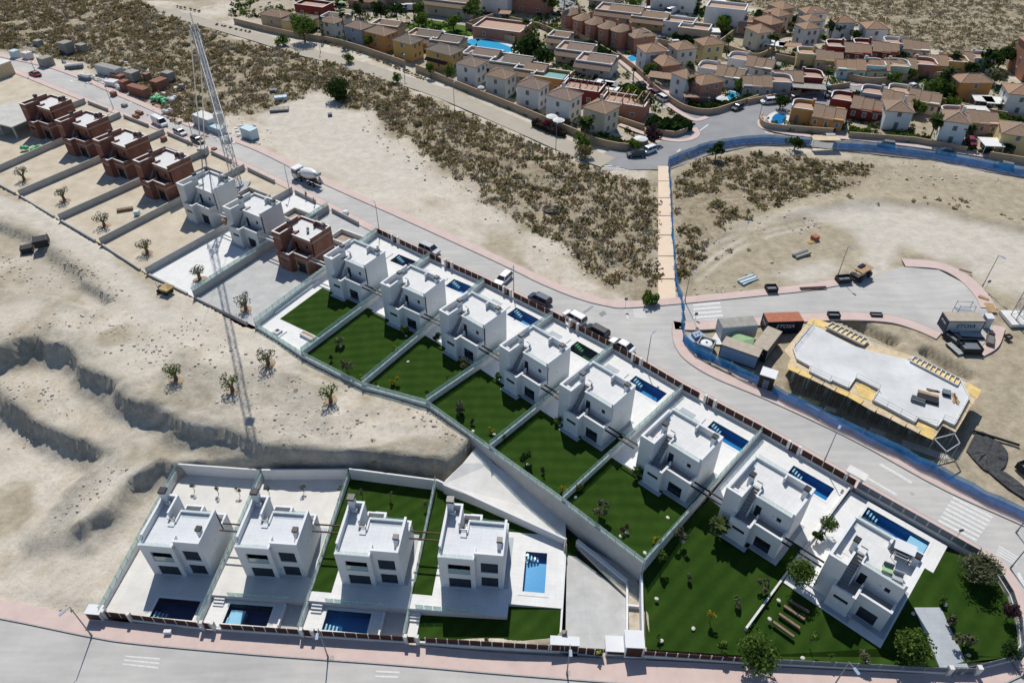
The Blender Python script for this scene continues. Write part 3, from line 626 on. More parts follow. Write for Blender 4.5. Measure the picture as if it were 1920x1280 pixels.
    # windows and doors
    def win(name, x0, x1, z0, z1, y, d=1, bars=1):
        o = B(); 
        fr = .06
        o.box(x0, x0+fr, y-.03, y+.03, z0, z1); o.box(x1-fr, x1, y-.03, y+.03, z0, z1); o.box(x0+fr, x1-fr, y-.03, y+.03, z0, z0+fr); o.box(x0+fr, x1-fr, y-.03, y+.03, z1-fr, z1)
        for b in range(bars):
            xm = x0+(x1-x0)*(b+1)/(bars+1); o.box(xm-.03, xm+.03, y-.03, y+.03, z0+fr, z1-fr)
        fo = o.build(name, Mt['frame'], root); B().box(x0+fr, x1-fr, y-.012, y+.012, z0+fr, z1-fr).build('pane', Mt['dark'], fo)
    win('window', 2.35, 4.0, 2.2, 2.75, -.81); win('window', 6.3, 6.9, 4.55, 5.25, 1.98, bars=0)
    win('glass_door', 5.15, 7.2, .12, 2.15, .22, bars=1); win('glass_door', 3.5, 4.3, 3.12, 5.2, 1.98, bars=0)
    win('glass_door', 1.15, 4.0, .12, 2.25, 7.5, bars=2); win('window', 1.15, 4.0, 3.25, 5.25, 7.0, bars=2)
    win('glass_door', 5.25, 7.45, .12, 2.25, 7.02, bars=1); win('window', 5.25, 7.45, 3.25, 5.35, 7.02, bars=1)
    if finished:
        # loggia pane in front of the big upper window
        B().box(1.15, 4.0, 7.6, 7.63, 3.25, 4.2).build('glass_pane', Mt['glass'], root)
        for i in range(4):
            x0 = 3.35+(VW-.3-3.35)/4*i; B().box(x0+.02, x0+(VW-.3-3.35)/4-.02, 2.0, 2.02, 6.58, 7.1).build('glass_pane', Mt['glassc'], root)
            x0 = .28+4.1/4*i; B().box(x0+.02, x0+4.1/4-.02, 7.56, 7.58, 6.68, 7.2).build('glass_pane', Mt['glassc'], root)
        B().box(.1, .12, 6.62, 7.5, 6.68, 7.2).build('glass_pane', Mt['glassc'], root)
        gt = B(); gt.box(3.0, 3.05, 3.35, 3.75, 6.2, 7.1); gt.box(2.2, 3.0, 3.72, 3.75, 6.9, 7.1); gt.build('stair_gate', Mt['steel'], root)
        # ventilation grilles
        for x, z in ((5.7, 4.9),): B().box(x, x+.2, 1.835, 1.86, z, z+.15).build('vent_grille', Mt['greysteel'], root)
        for x, z in ((4.8, 1.5), (7.75, 1.6)): B().box(x, x+.12, 7.2, 7.23, z, z+.15).build('wall_lamp', Mt['greysteel'], root)
        B().box(VW, VW+.03, 4.2, 4.35, 3.9, 4.1).build('vent_grille', Mt['greysteel'], root)
    # chimneys
    def chimney(x, y, s, top, m):
        ch = B().box(x-s, x+s, y-s, y+s, 6.1, top).build('chimney', m, root)
        cp = B(); cp.box(x-s-.06, x+s+.06, y-s-.06, y+s+.06, top+.06, top+.42); cp.box(x-s+.08, x+s-.08, y-s+.08, y+s-.08, top, top+.06); cp.build('chimney_cap', Mt['frame'], ch)
    cm = wm if style != 'brick' else Mt['brick']
    if chim == 'inner': chimney(1.62, 3.2, .30, 7.95, cm)
    else: chimney(.55, .50, .42, 8.35, cm)
    chimney(7.5, 5.9 if chim == 'inner' else 5.4, .30, 7.75 if chim == 'inner' else 7.6, cm)
    # air-conditioning unit in the bay pocket
    if finished:
        ac = B().box(.45, 1.2, .8, 1.1, 6.2, 6.75).build('air_conditioner', Mt['white'], root)
        B().box(.55, .95, .785, .80, 6.28, 6.67).build('fan_grille', Mt['greysteel'], ac)
    # plinth
    pl = B(); pl.box(1.5, 4.95, -1.5, -.7, 0, .11); pl.box(4.95, 8.7, -.55, .3, 0, .11); pl.box(8.1, 8.7, .3, 7.2, 0, .10); pl.build('plinth', Mt['paveblue'] if style != 'brick' else Mt['conc'], root)
VILLAS = {  # name: x, y, rot
 'v1':(-33.46,106.27,-34.1),'v2':(-22.22,98.07,-34.6),'v3':(-11.75,90.7,-40.9),'v4':(-1.94,81.97,-43.1),'v5':(6.78,73.5,-43.0),'v6':(17.02,63.75,-43.1),'v7':(26.39,55.26,-43.07),'v8':(35.85,45.9,-42.92),
 'v0':(-44.8,114.52,-31.7),'w2':(-56.52,123.2,-32.78,1.03),'w1':(-68.79,132.28,-33.0,1.06),'b4':(-81.61,142.22,-32.3,1.09),'b3':(-94.82,152.5,-31.5,1.09),'b2':(-108.42,162.84,-29.07,1.09),'b1':(-122.0,172.66,-29.0,1.11)}
VLAB = {
 'v1':'white flat-roofed villa of the white patio garden, beside the lone red brick shell',
 'v2':'white flat-roofed villa, second finished one counting from the red brick shell',
 'v3':'white flat-roofed villa, third finished one counting from the red brick shell',
 'v4':'white flat-roofed villa beside the green-watered pool',
 'v5':'white flat-roofed villa beside the pool with sparkling bright blue water',
 'v6':'white flat-roofed villa between the sparkling pool plot and the palm tree villa',
 'v7':'white flat-roofed villa with a palm at its corner, next to the corner villa',
 'v8':'white corner villa with furniture on its roof terrace and a long lap pool',
 'v0':'single red brick villa shell standing between white villas',
 'w2':'rendered greyish white villa shell just left of the lone red brick shell',
 'w1':'rendered greyish white villa shell with blue sheeting on its roof',
 'b4':'red brick villa shell nearest the white ones, first of the row of four',
 'b3':'red brick villa shell with clutter on its roof, second of the row of four',
 'b2':'red brick villa shell with an empty white roof, third of the row of four',
 'b1':'red brick villa shell farthest from the camera, beside the concrete frame'}
proto = {}
def place_villa(n):
    x, y, a = VILLAS[n][:3]; style = 'brick' if n[0] == 'b' or n == 'v0' else ('grey' if n[0] == 'w' else 'white')
    fin = style == 'white'
    grp = {'white': 'finished white villas along the upper street', 'brick': 'red brick villa shells', 'grey': 'rendered villa shells'}[style]
    if style not in proto:
        r = thing('villa' if style != 'brick' else 'brick_villa', VLAB[n], 'house'); villa_parts(r, 1, style, finished=fin, stairs=True); proto[style] = r
    else:
        r = copy_tree(proto[style])
    r["label"] = VLAB[n]; r["group"] = grp
    r.location = (x, y, 0); r.rotation_euler = (0, 0, R(a)); k = (VILLAS[n]+(1.,))[3]; r.scale = (k, k, k); return r
VO = {n: place_villa(n) for n in VILLAS}
def LV(n, lx, ly, z=0.0):
    x, y, a = VILLAS[n][:3]; a = R(a); return Vector((x+math.cos(a)*lx-math.sin(a)*ly, y+math.sin(a)*lx+math.cos(a)*ly, z))
# pergola beams that reach to the neighbour
for n in ['w1','w2','v0','v1','v2','v3','v4','v5','v6','v7']:
    fin = n in ('v1','v2','v3','v4','v5','v6','v7')
    for y0 in (.55, 1.35):
        b = MB(); b.box(VW+.001, VW+5.0, y0-.08, y0+.08, 3.2, 3.4); b.build('pergola_beam', Mt['black'] if fin else Mt['concw'], VO[n])
# --- lower row: the same villa mirrored
BV = {}
BPOS = {}
BLAB = ['white villa of the lower row farthest left, beside the bare excavated earth', 'white villa of the lower row above the navy pool with a pale shelf',
        'white villa of the lower row between two green strips, third from the left', 'white villa of the lower row with the long turquoise pool on its right']
# --- lower row villas
BPOSE = [(-46.18,58.99,174.66,-6.1), (-33.83,58.26,175.47,-5.4), (-20.96,56.81,174.65,-4.7), (-8.23,55.93,174.54,-4.0)]
for i, (x, y, a, z) in enumerate(BPOSE):
    if i == 0:
        r = thing('villa', BLAB[0], 'house', group='white villas of the lower row'); villa_parts(r, -1, 'white', 'corner'); bproto = r
    else: r = copy_tree(bproto)
    r["label"] = BLAB[i]; r["group"] = 'white villas of the lower row'
    r.location = (x, y, z); r.rotation_euler = (0, 0, R(a)); r.scale = (.97, .97, 1.0); BV[i] = r
for i, r in list(BV.items())[:3]:
    if 1:
        for y0 in (1.9, 3.0): MB(-1).box(VW+.26, VW+5.55, y0-.07, y0+.07, 4.2, 4.4).build('pergola_beam', Mt['rust'], r)
def LB(i, lx, ly, z=0):
    x, y, a, zz = BPOSE[i]; a = R(a); lx *= -.97; ly *= .97
    return Vector((x+math.cos(a)*lx-math.sin(a)*ly, y+math.sin(a)*lx+math.cos(a)*ly, zz+z))
# --- polygon helpers
def clip(poly, a, b, c):
    """keep a*x+b*y <= c"""
    out = []; n = len(poly)
    for i in range(n):
        p, q = poly[i], poly[(i+1) % n]; dp = a*p[0]+b*p[1]-c; dq = a*q[0]+b*q[1]-c
        if dp <= 0: out.append(p)
        if (dp < 0 < dq) or (dq < 0 < dp):
            t = dp/(dp-dq); out.append((p[0]+(q[0]-p[0])*t, p[1]+(q[1]-p[1])*t))
    return out
def around(poly, r):
    x0, x1, y0, y1 = r; res = [clip(poly, 1, 0, x0), clip(poly, -1, 0, -x1)]
    mid = clip(clip(poly, -1, 0, -x0), 1, 0, x1); res += [clip(mid, 0, 1, y0), clip(mid, 0, -1, -y1)]
    return [p for p in res if len(p) > 2]
def slabs(name, polys, m, z0, z1, loc, rz, **kw):
    mb = MB()
    for p in polys:
        if len(p) > 2: mb.prism(list(p), z0, z1)
    return mb.build(name, m, None, loc=loc, rz=rz, kind='structure', **kw)
def to_local(p, pose):
    x, y, a = pose[:3]; a = R(a); dx, dy = p.x-x, p.y-y; return (math.cos(a)*dx+math.sin(a)*dy, -math.sin(a)*dx+math.cos(a)*dy)
# --- pools
def pool(label, rect, loc, rz, floor='poolnavy', water='water', depth=1.35, steps=True, shelf=None, coping='pave', stepcorner=0, cw=.35, group='villa swimming pools'):
    x0, x1, y0, y1 = rect
    t = thing('swimming_pool', label, 'pool', loc, rz, group)
    b = MB(); b.box(x0, x1, y0, y1, -depth-.15, -depth); b.box(x0-.2, x0, y0-.2, y1+.2, -depth-.15, -.001); b.box(x1, x1+.2, y0-.2, y1+.2, -depth-.15, -.001); b.box(x0, x1, y0-.2, y0, -depth-.15, -.001); b.box(x0, x1, y1, y1+.2, -depth-.15, -.001)
    b.build('basin', Mt[floor], t)
    MB().sheet([(x0,y0,-.1),(x1,y0,-.1),(x1,y1,-.1),(x0,y1,-.1)]).build('water', Mt[water], t)
    c = MB(); c.slab(x0-cw, x1+cw, y0-cw, y1+cw, 0, .075, [(x0, x1, y0, y1)]); c.build('coping', Mt[coping], t)
    if steps:
        for i in range(4):
            dx = .35+.42*i
            xa, xb = ((x0+dx-.1, x0+dx+.1) if stepcorner in (0, 2) else (x1-dx-.1, x1-dx+.1))
            ya, yb = ((y1-.95, y1-.15) if stepcorner in (0, 1) else (y0+.15, y0+.95))
            MB().box(xa, xb, ya, yb, -depth, -.2-.16*i).build('pool_step', Mt['poolwhite'], t)
    if shelf: MB().box(shelf[0], shelf[1], shelf[2], shelf[3], -depth, -.35).build('pool_shelf', Mt['poolwhite'], t)
    MB().box((x0+x1)/2-.15, (x0+x1)/2+.15, y1+.05, y1+.3, .076, .09).build('skimmer_lid', Mt['pave'], t)
    return t
# --- walls with glass
def gwall(name, label, pts, top, base, thick=.25, glass=.85, mt='concw', cat='wall', pane=1.45, group=None, cap=None):
    """wall along points (each with its own z in top/base lists or numbers); glass panes on top"""
    o = pts[0]; t = thing(name, label, cat, (o.x, o.y, 0), 0, group)
    n = len(pts); tp = top if isinstance(top, list) else [top]*n; bs = base if isinstance(base, list) else [base]*n
    w = MB(); np_ = 0
    for i in range(n-1):
        p, q = pts[i]-Vector((o.x,o.y,0)), pts[i+1]-Vector((o.x,o.y,0)); d = Vector((q.x-p.x, q.y-p.y, 0)); ln = d.length; d.normalize(); nn = Vector((-d.y, d.x, 0))*thick/2
        q2 = q + d*(thick*.4 if i < n-2 else 0)
        poly = [p-nn, q2-nn, q2+nn, p+nn]; dz = .003*(i % 2)
        w.prism([(v.x, v.y) for v in poly], [bs[i], bs[i+1], bs[i+1], bs[i]], [tp[i]+dz, tp[i+1]+dz, tp[i+1]+dz, tp[i]+dz])
    w.build('wall', Mt[mt], t)
    if glass:
        for i in range(n-1):
            p, q = pts[i]-Vector((o.x,o.y,0)), pts[i+1]-Vector((o.x,o.y,0)); d = Vector((q.x-p.x, q.y-p.y, 0)); ln = d.length; d.normalize()
            k = max(1, int(round(ln/pane))); nn = Vector((-d.y, d.x, 0))*.012
            for j in range(k):
                a = p+d*(ln*j/k+.04); b = p+d*(ln*(j+1)/k-.04); za = lerp(tp[i], tp[i+1], j/k); zb = lerp(tp[i], tp[i+1], (j+1)/k)
                MB().prism([(v.x, v.y) for v in (a-nn, b-nn, b+nn, a+nn)], [za+.02, zb+.02, zb+.02, za+.02], [za+glass, zb+glass, zb+glass, za+glass]).build('glass_pane', Mt['glass'], t)
                MB().tube((a.x-d.x*.04, a.y-d.y*.04, za), (a.x-d.x*.04, a.y-d.y*.04, za+glass+.04), .03, n=6).build('post', Mt['greysteel'], t)
    return t
# --- finished upper plots
LOTS = {'v1':[(480,613),(708,440),(806,487),(567,668)],'v2':[(567,668),(806,487),(908,533),(680,726)],'v3':[(680,726),(908,533),(1036,597),(800,759)],'v4':[(800,759),(1036,597),(1148,656),(918,844)],
        'v5':[(918,844),(1148,656),(1278,733),(1054,942)],'v6':[(1054,942),(1278,733),(1426,813),(1207,1058)]}
ORD = {'v1':'first','v2':'second','v3':'third','v4':'fourth','v5':'fifth','v6':'sixth','v7':'seventh','v8':'eighth'}
POOLR = (3.0, 8.9, 13.0, 15.7)
POOLLAB = {'v1':'navy pool with a bright blue lit end, nearest the red brick shell','v2':'blue pool behind the second finished villa','v3':'blue pool behind the third finished villa, beside the parked dark car',
           'v4':'pool of murky green water behind a white villa','v5':'pool with sparkling bright blue rippled water','v6':'dark navy pool between the sparkling pool and the teal-ended pool','v7':'navy pool with a teal end, beside the fence gatehouse','v8':'long narrow lap pool with a pale blue shelf at one end'}
POOLMAT = {'v1':('poolnavy','water'),'v2':('poolblue','water'),'v3':('poolblue','water'),'v4':('poolgreen','watergreen'),'v5':('poolblue','water'),'v6':('poolblue','water'),'v7':('poolblue','water'),'v8':('poolblue','water')}
for n, q in LOTS.items():
    pose = VILLAS[n]; poly = [to_local(p, pose) for p in GL(q)]; loc = (pose[0], pose[1], 0); rz = R(pose[2])
    back = clip(poly, 0, -1, -4.3)
    mid = clip(clip(poly, 0, -1, .3), 0, 1, 4.3)
    slabs('terrace_paving', around(back, POOLR) + [clip(mid, 1, 0, 8.7)], Mt['pave'], -.4, .045, loc, rz)
    if n == 'v1':
        slabs('patio_paving', [clip(poly, 0, 1, -.3)], Mt['pave'], -.4, .04, loc, rz)
        slabs('lawn', [[to_local(p, pose) for p in GL([(525,598),(604,540),(700,582),(601,634)])]], Mt['lawn'], .02, .07, loc, rz)
    else:
        slabs('lawn', [clip(poly, 0, 1, -.3)], Mt['lawn'], -.4, .05, loc, rz)
    slabs('lawn', [clip(mid, -1, 0, -8.7)], Mt['lawn'], -.4, .05, loc, rz)
    fm, wt = POOLMAT[n]
    pool(POOLLAB[n], POOLR, loc, rz, fm, wt, shelf=None)
    # deck of pale stepping slabs by the gate
    for k, (a, b, c, d) in enumerate([(-1.9, .6, 13.2, 14.9), (.62, 2.0, 12.6, 15.2)]):
        MB().box(a, b, c, d, .046, .12 + .06*k).build('stepping_slab', Mt['paveblue' if k == 0 else 'pave'], None, loc=loc, rz=rz, label='raised paving slab %s inside the street gate of the %s finished villa' % (['beside the wall', 'beside the pool'][k], ORD[n]), cat='slab', group='raised paving slabs by the pools')
# plots of the last two villas, with lawns that slope down to the lower street
zc = lambda x: bottom_z(x) + .55
def LP(u, v, z): return G(u, v, z)
lawn7 = [LP(1207,1060,-1.6), G(1330,935), G(1352,955), G(1372,975), G(1405,1000), G(1440,1030), G(1470,1055), G(1482,1062), G(1478,1075), G(1440,1118,-.3), G(1397,1182,-.9), GB(1392,1228,.45), GB(1300,1222,.45), GB(1210,1216,.5)]
mb = MB(); mb.sheet([tuple(p) for p in lawn7]); struct('lawn', mb, Mt['lawn'])
pose = VILLAS['v7']; loc = (pose[0], pose[1], 0); rz = R(pose[2])
poly7 = [to_local(p, pose) for p in GL([(1330,932),(1426,813),(1600,914),(1482,1066)])]
slabs('terrace_paving', around(poly7, POOLR), Mt['pave'], -.4, .045, loc, rz)
slabs('lawn', [[(8.75,.2),(9.9,.2),(9.9,4.0),(8.75,4.0)]], Mt['lawn'], .0, .075, loc, rz)
pool(POOLLAB['v7'], POOLR, loc, rz, *POOLMAT['v7'])
pose = VILLAS['v8']; loc = (pose[0], pose[1], 0); rz = R(pose[2])
P8 = (.15, 8.1, 13.9, 16.2)
poly8 = [(-2.9,-1.6),(-2.9,17.2),(9.9,17.2),(9.9,12.0),(8.9,12.0),(8.9,-1.75),(1.7,-1.6)]
slabs('terrace_paving', around(poly8[:3]+[(9.9,12.0),(-2.9,12.0)], P8) + [[(-2.9,-1.6),(8.9,-1.75),(8.9,12.0),(-2.9,12.0)]], Mt['pave'], -.4, .045, loc, rz)
pool(POOLLAB['v8'], P8, loc, rz, 'poolblue', 'water', shelf=(5.9, 8.05, 13.95, 15.9))
l8 = [LV('v8', 8.9, -1.75), LV('v8', 1.7, -1.6), LV('v8', -2.9, -1.6), G(1470,1090,-.1), G(1440,1118,-.3), G(1397,1182,-.9), GB(1392,1230,.45), GB(1500,1238,.45), GB(1600,1243,.45), GB(1740,1250,.45), G(1885,1232), G(1908,1212), G(1905,1170), G(1890,1122), G(1865,1080), G(1830,1048), LV('v8', 9.9, 16.2), LV('v8', 9.9, 12.0), LV('v8', 8.9, 12.0)]
mb = MB(); mb.sheet([tuple(p) for p in l8]); struct('lawn', mb, Mt['lawn'])
# --- dividing walls of the finished plots
DIV = [([(480,613),(708,441)], 'glass-topped wall dividing the red brick shell plot from the white patio garden'),
       ([(567,668),(806,488)], 'glass-topped wall between the white patio garden and the second lawn'),
       ([(680,726),(908,534)], 'glass-topped wall between the second and third lawn gardens'),
       ([(800,759),(1036,598)], 'glass-topped wall between the third lawn and the lawn of the green pool villa'),
       ([(918,844),(1148,657)], 'glass-topped wall between the green pool plot and the sparkling pool plot'),
       ([(1054,942),(1278,734)], 'glass-topped wall on the right of the sparkling pool plot'),
       ([(1207,1058),(1426,814)], 'glass-topped wall ending at the tall retaining wall corner above the sloping lawn')]
for q, lab in DIV:
    a, b = GL(q); gwall('garden_wall', lab, [a, b], 1.05, [-.4 if q[0][0] < 1200 else -2.2, -.4], mt='concw', group='glass-topped plot walls', glass=.9)
a, b = G(1397,1182,-.9), G(1592,917); gwall('garden_wall', 'low plain wall running up to the corner villa between two lawns', [a, b], [-.2, .9], [-1.6, -.4], glass=0, mt='concw')
front = [(480,613),(567,668),(680,726),(800,759),(918,844),(1054,942),(1207,1058)]
FL = ['white patio garden','second lawn','third lawn','green pool lawn','sparkling pool lawn','navy pool lawn']
for i in range(6):
    a, b = G(*front[i]), G(*front[i+1]); base = [-.9, -.9, -1.0, -2.6, -3.4, -4.2, -4.8]
    gwall('retaining_wall', 'glass-topped retaining wall along the earth side of the '+FL[i], [a, b], .3, [base[i], base[i+1]], mt='concw' if i < 3 else 'conc', group='glass-topped retaining walls', glass=.9, thick=.3)
# --- unfinished plots
def seg_hit(P, d, pl):
    best = None
    for i in range(len(pl)-1):
        a, b = pl[i], pl[i+1]; ex, ey = b.x-a.x, b.y-a.y; den = d.x*ey-d.y*ex
        if abs(den) < 1e-9: continue
        t = ((a.x-P.x)*ey-(a.y-P.y)*ex)/den; s = ((a.x-P.x)*d.y-(a.y-P.y)*d.x)/den
        if t > 0 and -.001 <= s <= 1.001 and (best is None or t < best): best = t
    return P+d*(best if best else 40)
WEST = [('v0',(365,558),(480,484)),('w2',(276,514),(430,428)),('w1',(190,458),(335,383)),('b4',(113,413),(262,346)),('b3',(38,368),(185,305)),('b2',(-25,333),(120,268)),('b1',(-75,285),(60,233))]
WL = {'v0':'concrete wall topped with glass beside the white concrete yard','w2':'plain concrete wall on the left of the white concrete yard','w1':'plain concrete wall between the rendered shell with blue sheeting and the brick shells',
      'b4':'plain concrete wall left of the first brick shell','b3':'plain concrete wall between the second and third brick shells','b2':'plain concrete wall between the third and farthest brick shells','b1':'plain concrete wall beside the concrete frame'}
lines = {}
for n, p, q in WEST:
    a, b = G(*p), G(*q); d = (b-a).normalized(); e = seg_hit(a, d, FENCE); lines[n] = (a, e)
    gwall('plot_wall', WL[n], [a, e-d*.3], 1.5, -.5, mt='blockwall', glass=.8 if n == 'v0' else 0, group='concrete plot walls')
lines['v1'] = (G(480,613), G(708,441))
MB().sheet([(p.x, p.y, -.02) for p in GL([(-90,300),(62,232),(112,212),(150,188),(40,142),(-80,95),(-140,200)])]).build('yard', Mt['yard'], None, kind='structure')
for i, (n, nxt) in enumerate([('v0','v1'),('w2','v0'),('w1','w2'),('b4','w1'),('b3','b4'),('b2','b3'),('b1','b2')]):
    a, e = lines[n]; a2, e2 = lines[nxt]
    m = {'v0': Mt['pavegrey'], 'w2': Mt['pave']}.get(n, Mt['yard'])
    k = .72
    mb = MB(); mb.sheet([(p.x, p.y, .0) for p in (a, e, e2, a2)]); struct('yard', mb, m)
    # pale screed round the house and an unfilled pool pit
    mb = MB(); q = [LV(n, x, y) for x, y in ((-2.5,7.8),(9.2,7.8),(9.2,15.5),(-2.5,15.5))]
    if n in ('v0', 'w2', 'w1', 'b4', 'b3'):
        fl = [(LV(n, 3.2, 11.2), LV(n, 9.0, 11.2), LV(n, 9.0, 14.2), LV(n, 3.2, 14.2))]
        t = thing('pool_shell', {'v0':'unfinished concrete pool shell beside the mixer truck','w2':'empty concrete pool shell behind the rendered shell','w1':'empty concrete pool shell at the foot of the tower crane','b4':'empty concrete pool shell behind the first brick shell','b3':'empty concrete pool shell behind the second brick shell'}[n], 'pool', tuple(LV(n, 0, 0)), R(VILLAS[n][2]), 'unfinished pool shells')
        w = MB(); w.slab(2.6, 9.4, 10.8, 14.9, 0, 1.0, [(2.9, 9.1, 11.1, 14.6)]); w.build('wall', Mt['concw' if n == 'v0' else 'conc'], t); MB().box(2.9, 9.1, 11.1, 14.6, .0, .06).build('floor', Mt['band'], t)
    # low front kerb wall with its gate gap
    d = (a2-a); p0 = a+d*.02; p1 = a+d*.86
    gwall('plot_wall', 'low front wall at the earth side of the yard of the '+{'v0':'lone red brick shell','w2':'white concrete yard','w1':'shell with blue sheeting','b4':'first brick shell','b3':'second brick shell','b2':'third brick shell','b1':'farthest brick shell'}[n], [p0, p1], .35, -.6, glass=0, mt='blockwall', group='low front yard walls', thick=.3)
    # street side wall
    gwall('plot_wall', 'raw street wall of the plot of the '+{'v0':'lone red brick shell','w2':'white concrete yard','w1':'shell with blue sheeting','b4':'first brick shell','b3':'second brick shell','b2':'third brick shell','b1':'farthest brick shell'}[n], [e+(e2-e)*.05, e+(e2-e)*.62], .9, -.4, glass=0, mt='blockwall', group='raw street walls')
# --- street fences of the finished villas
def street_fence(label, p, q, gate=None, npan=9, mt='brown', post='concw', base=.45, top=1.55, z0=0.0, z1=None, group='street fences', wall_mt='concw'):
    z1 = z0 if z1 is None else z1
    t = thing('street_fence', label, 'fence', (p.x, p.y, 0), 0, group); d = Vector((q.x-p.x, q.y-p.y, 0)); ln = d.length; d.normalize(); nn = Vector((-d.y, d.x, 0))
    zz = lambda s: lerp(z0, z1, s/ln)
    def bar(a, b, lo, hi, th, m, name):
        pa, pb = d*a, d*b; k = nn*th/2
        return MB().prism([(v.x, v.y) for v in (pa-k, pb-k, pb+k, pa+k)], [zz(a)+lo, zz(b)+lo, zz(b)+lo, zz(a)+lo], [zz(a)+hi, zz(b)+hi, zz(b)+hi, zz(a)+hi]).build(name, Mt[m], t)
    g0, g1 = gate if gate else (ln+1, ln+2)
    if gate: bar(0, g0, -.6, base, .22, wall_mt, 'wall'); bar(g1, ln, -.6, base, .22, wall_mt, 'wall')
    else: bar(0, ln, -.6, base, .22, wall_mt, 'wall')
    step = ln/npan
    for i in range(npan):
        a, b = i*step+.06, (i+1)*step-.06
        if gate and g0-.3 < (a+b)/2 < g1+.3: continue
        bar(a, b, base+.02, top, .05, mt, 'panel')
    if gate:
        bar(g0+.22, g1-.22, .12, top, .06, mt, 'gate')
        for g in (g0, g1): bar(g-.2, g+.2, -.3, top+.25, .42, post, 'gate_pier')
    for i in range(npan+1): bar(max(0, i*step-.05), min(ln, i*step+.05), base, top+.03, .08, 'greysteel' if mt == 'greypanel' else 'concw', 'post')
    return t
FP = [(708,440),(806,487),(908,533),(1036,597),(1148,656),(1278,733),(1426,813),(1600,914)]
FT = ['brown slatted street fence of the first finished villa, next to the brick shell','brown slatted street fence behind the second finished villa','brown slatted street fence behind the third finished villa, by the dark blue car','brown slatted street fence behind the green pool',
      'brown slatted street fence behind the sparkling pool','brown slatted street fence behind the dark navy pool','brown slatted street fence behind the teal-ended pool']
for i in range(7):
    p, q = G(*FP[i]), G(*FP[i+1]); ln = (q-p).length
    street_fence(FT[i], p, q, gate=(ln*.30, ln*.30+1.6), npan=9)
p, q = G(1604,917), G(1828,1044); street_fence('grey panel street fence beside the lap pool of the corner villa', p, q, npan=10, mt='greypanel', base=.5)
# entrance piers with a canopy beside the teal-ended pool
c = G(1597,908); t = thing('gate_canopy', 'small concrete gate canopy on piers at the street by the teal-ended pool', 'canopy', tuple(c), R(-43))
for x in (-.9, .9): MB().box(x-.12, x+.12, -.4, .4, 0, 2.3).build('pier', Mt['concw'], t)
MB().box(-1.3, 1.3, -.7, .7, 2.3, 2.5).build('roof', Mt['concw'], t)
# --- lower plots
bl = []
def plot(name, pts, m, z1=.0, kind='structure', h=.35):
    mb = MB(); mb.prism([(p.x, p.y) for p in pts], [p.z-h for p in pts], [p.z+z1 for p in pts]); return mb.build(name, m, None, kind=kind)
SW = [[(193,1152),(341,884)], [(376,1173),(495,897)], [(563,1186),(657,896)], [(758,1199),(818,909)]]
SZ = [(-6.4,-6.1), (-6.4,-5.7), (-6.0,-5.0), (-5.5,-4.3)]
sw = [(G(q[0][0], q[0][1], z[0]), G(q[1][0], q[1][1], z[1])) for q, z in zip(SW, SZ)]
SL = ['glass-topped side wall along the bare earth, left edge of the lower row', 'glass-topped side wall between the first and second villas of the lower row', 'glass-topped side wall between the second and third villas of the lower row', 'glass-topped side wall between the third and fourth villas of the lower row']
for (a, b), lab in zip(sw, SL):
    gwall('garden_wall', lab, [a, b], [a.z+1.0, b.z+1.5], [a.z-1.2, b.z-.5], glass=.85, mt='concw', group='side walls of the lower row')
BW = [([(343,888),(494,899)], -6.1), ([(497,899),(656,898)], -5.4), ([(659,897),(817,918)], -4.7)]
for i, (q, z) in enumerate(BW):
    a, b = G(*q[0], z), G(*q[1], z); gwall('garden_wall', 'white back garden wall of the %s villa of the lower row' % ['first','second','third'][i], [a, b], z+2.3, z-.6, glass=0, mt='white', group='white back walls', thick=.22)
a, b = G(820,915,-4.0), G(1061,1024,-4.3); gwall('garden_wall', 'long white slanting wall between the concrete ramp and the turquoise pool', [a, b], [-2.0, -2.6], [-5.5, -6], glass=0, mt='white')
a, b = G(1061,1024,-4.3), G(1050,1200,-5.0); gwall('garden_wall', 'low white wall between the turquoise pool terrace and the concrete forecourt', [a, b], [-3.6, -4.2], -6.5, glass=0, mt='white')
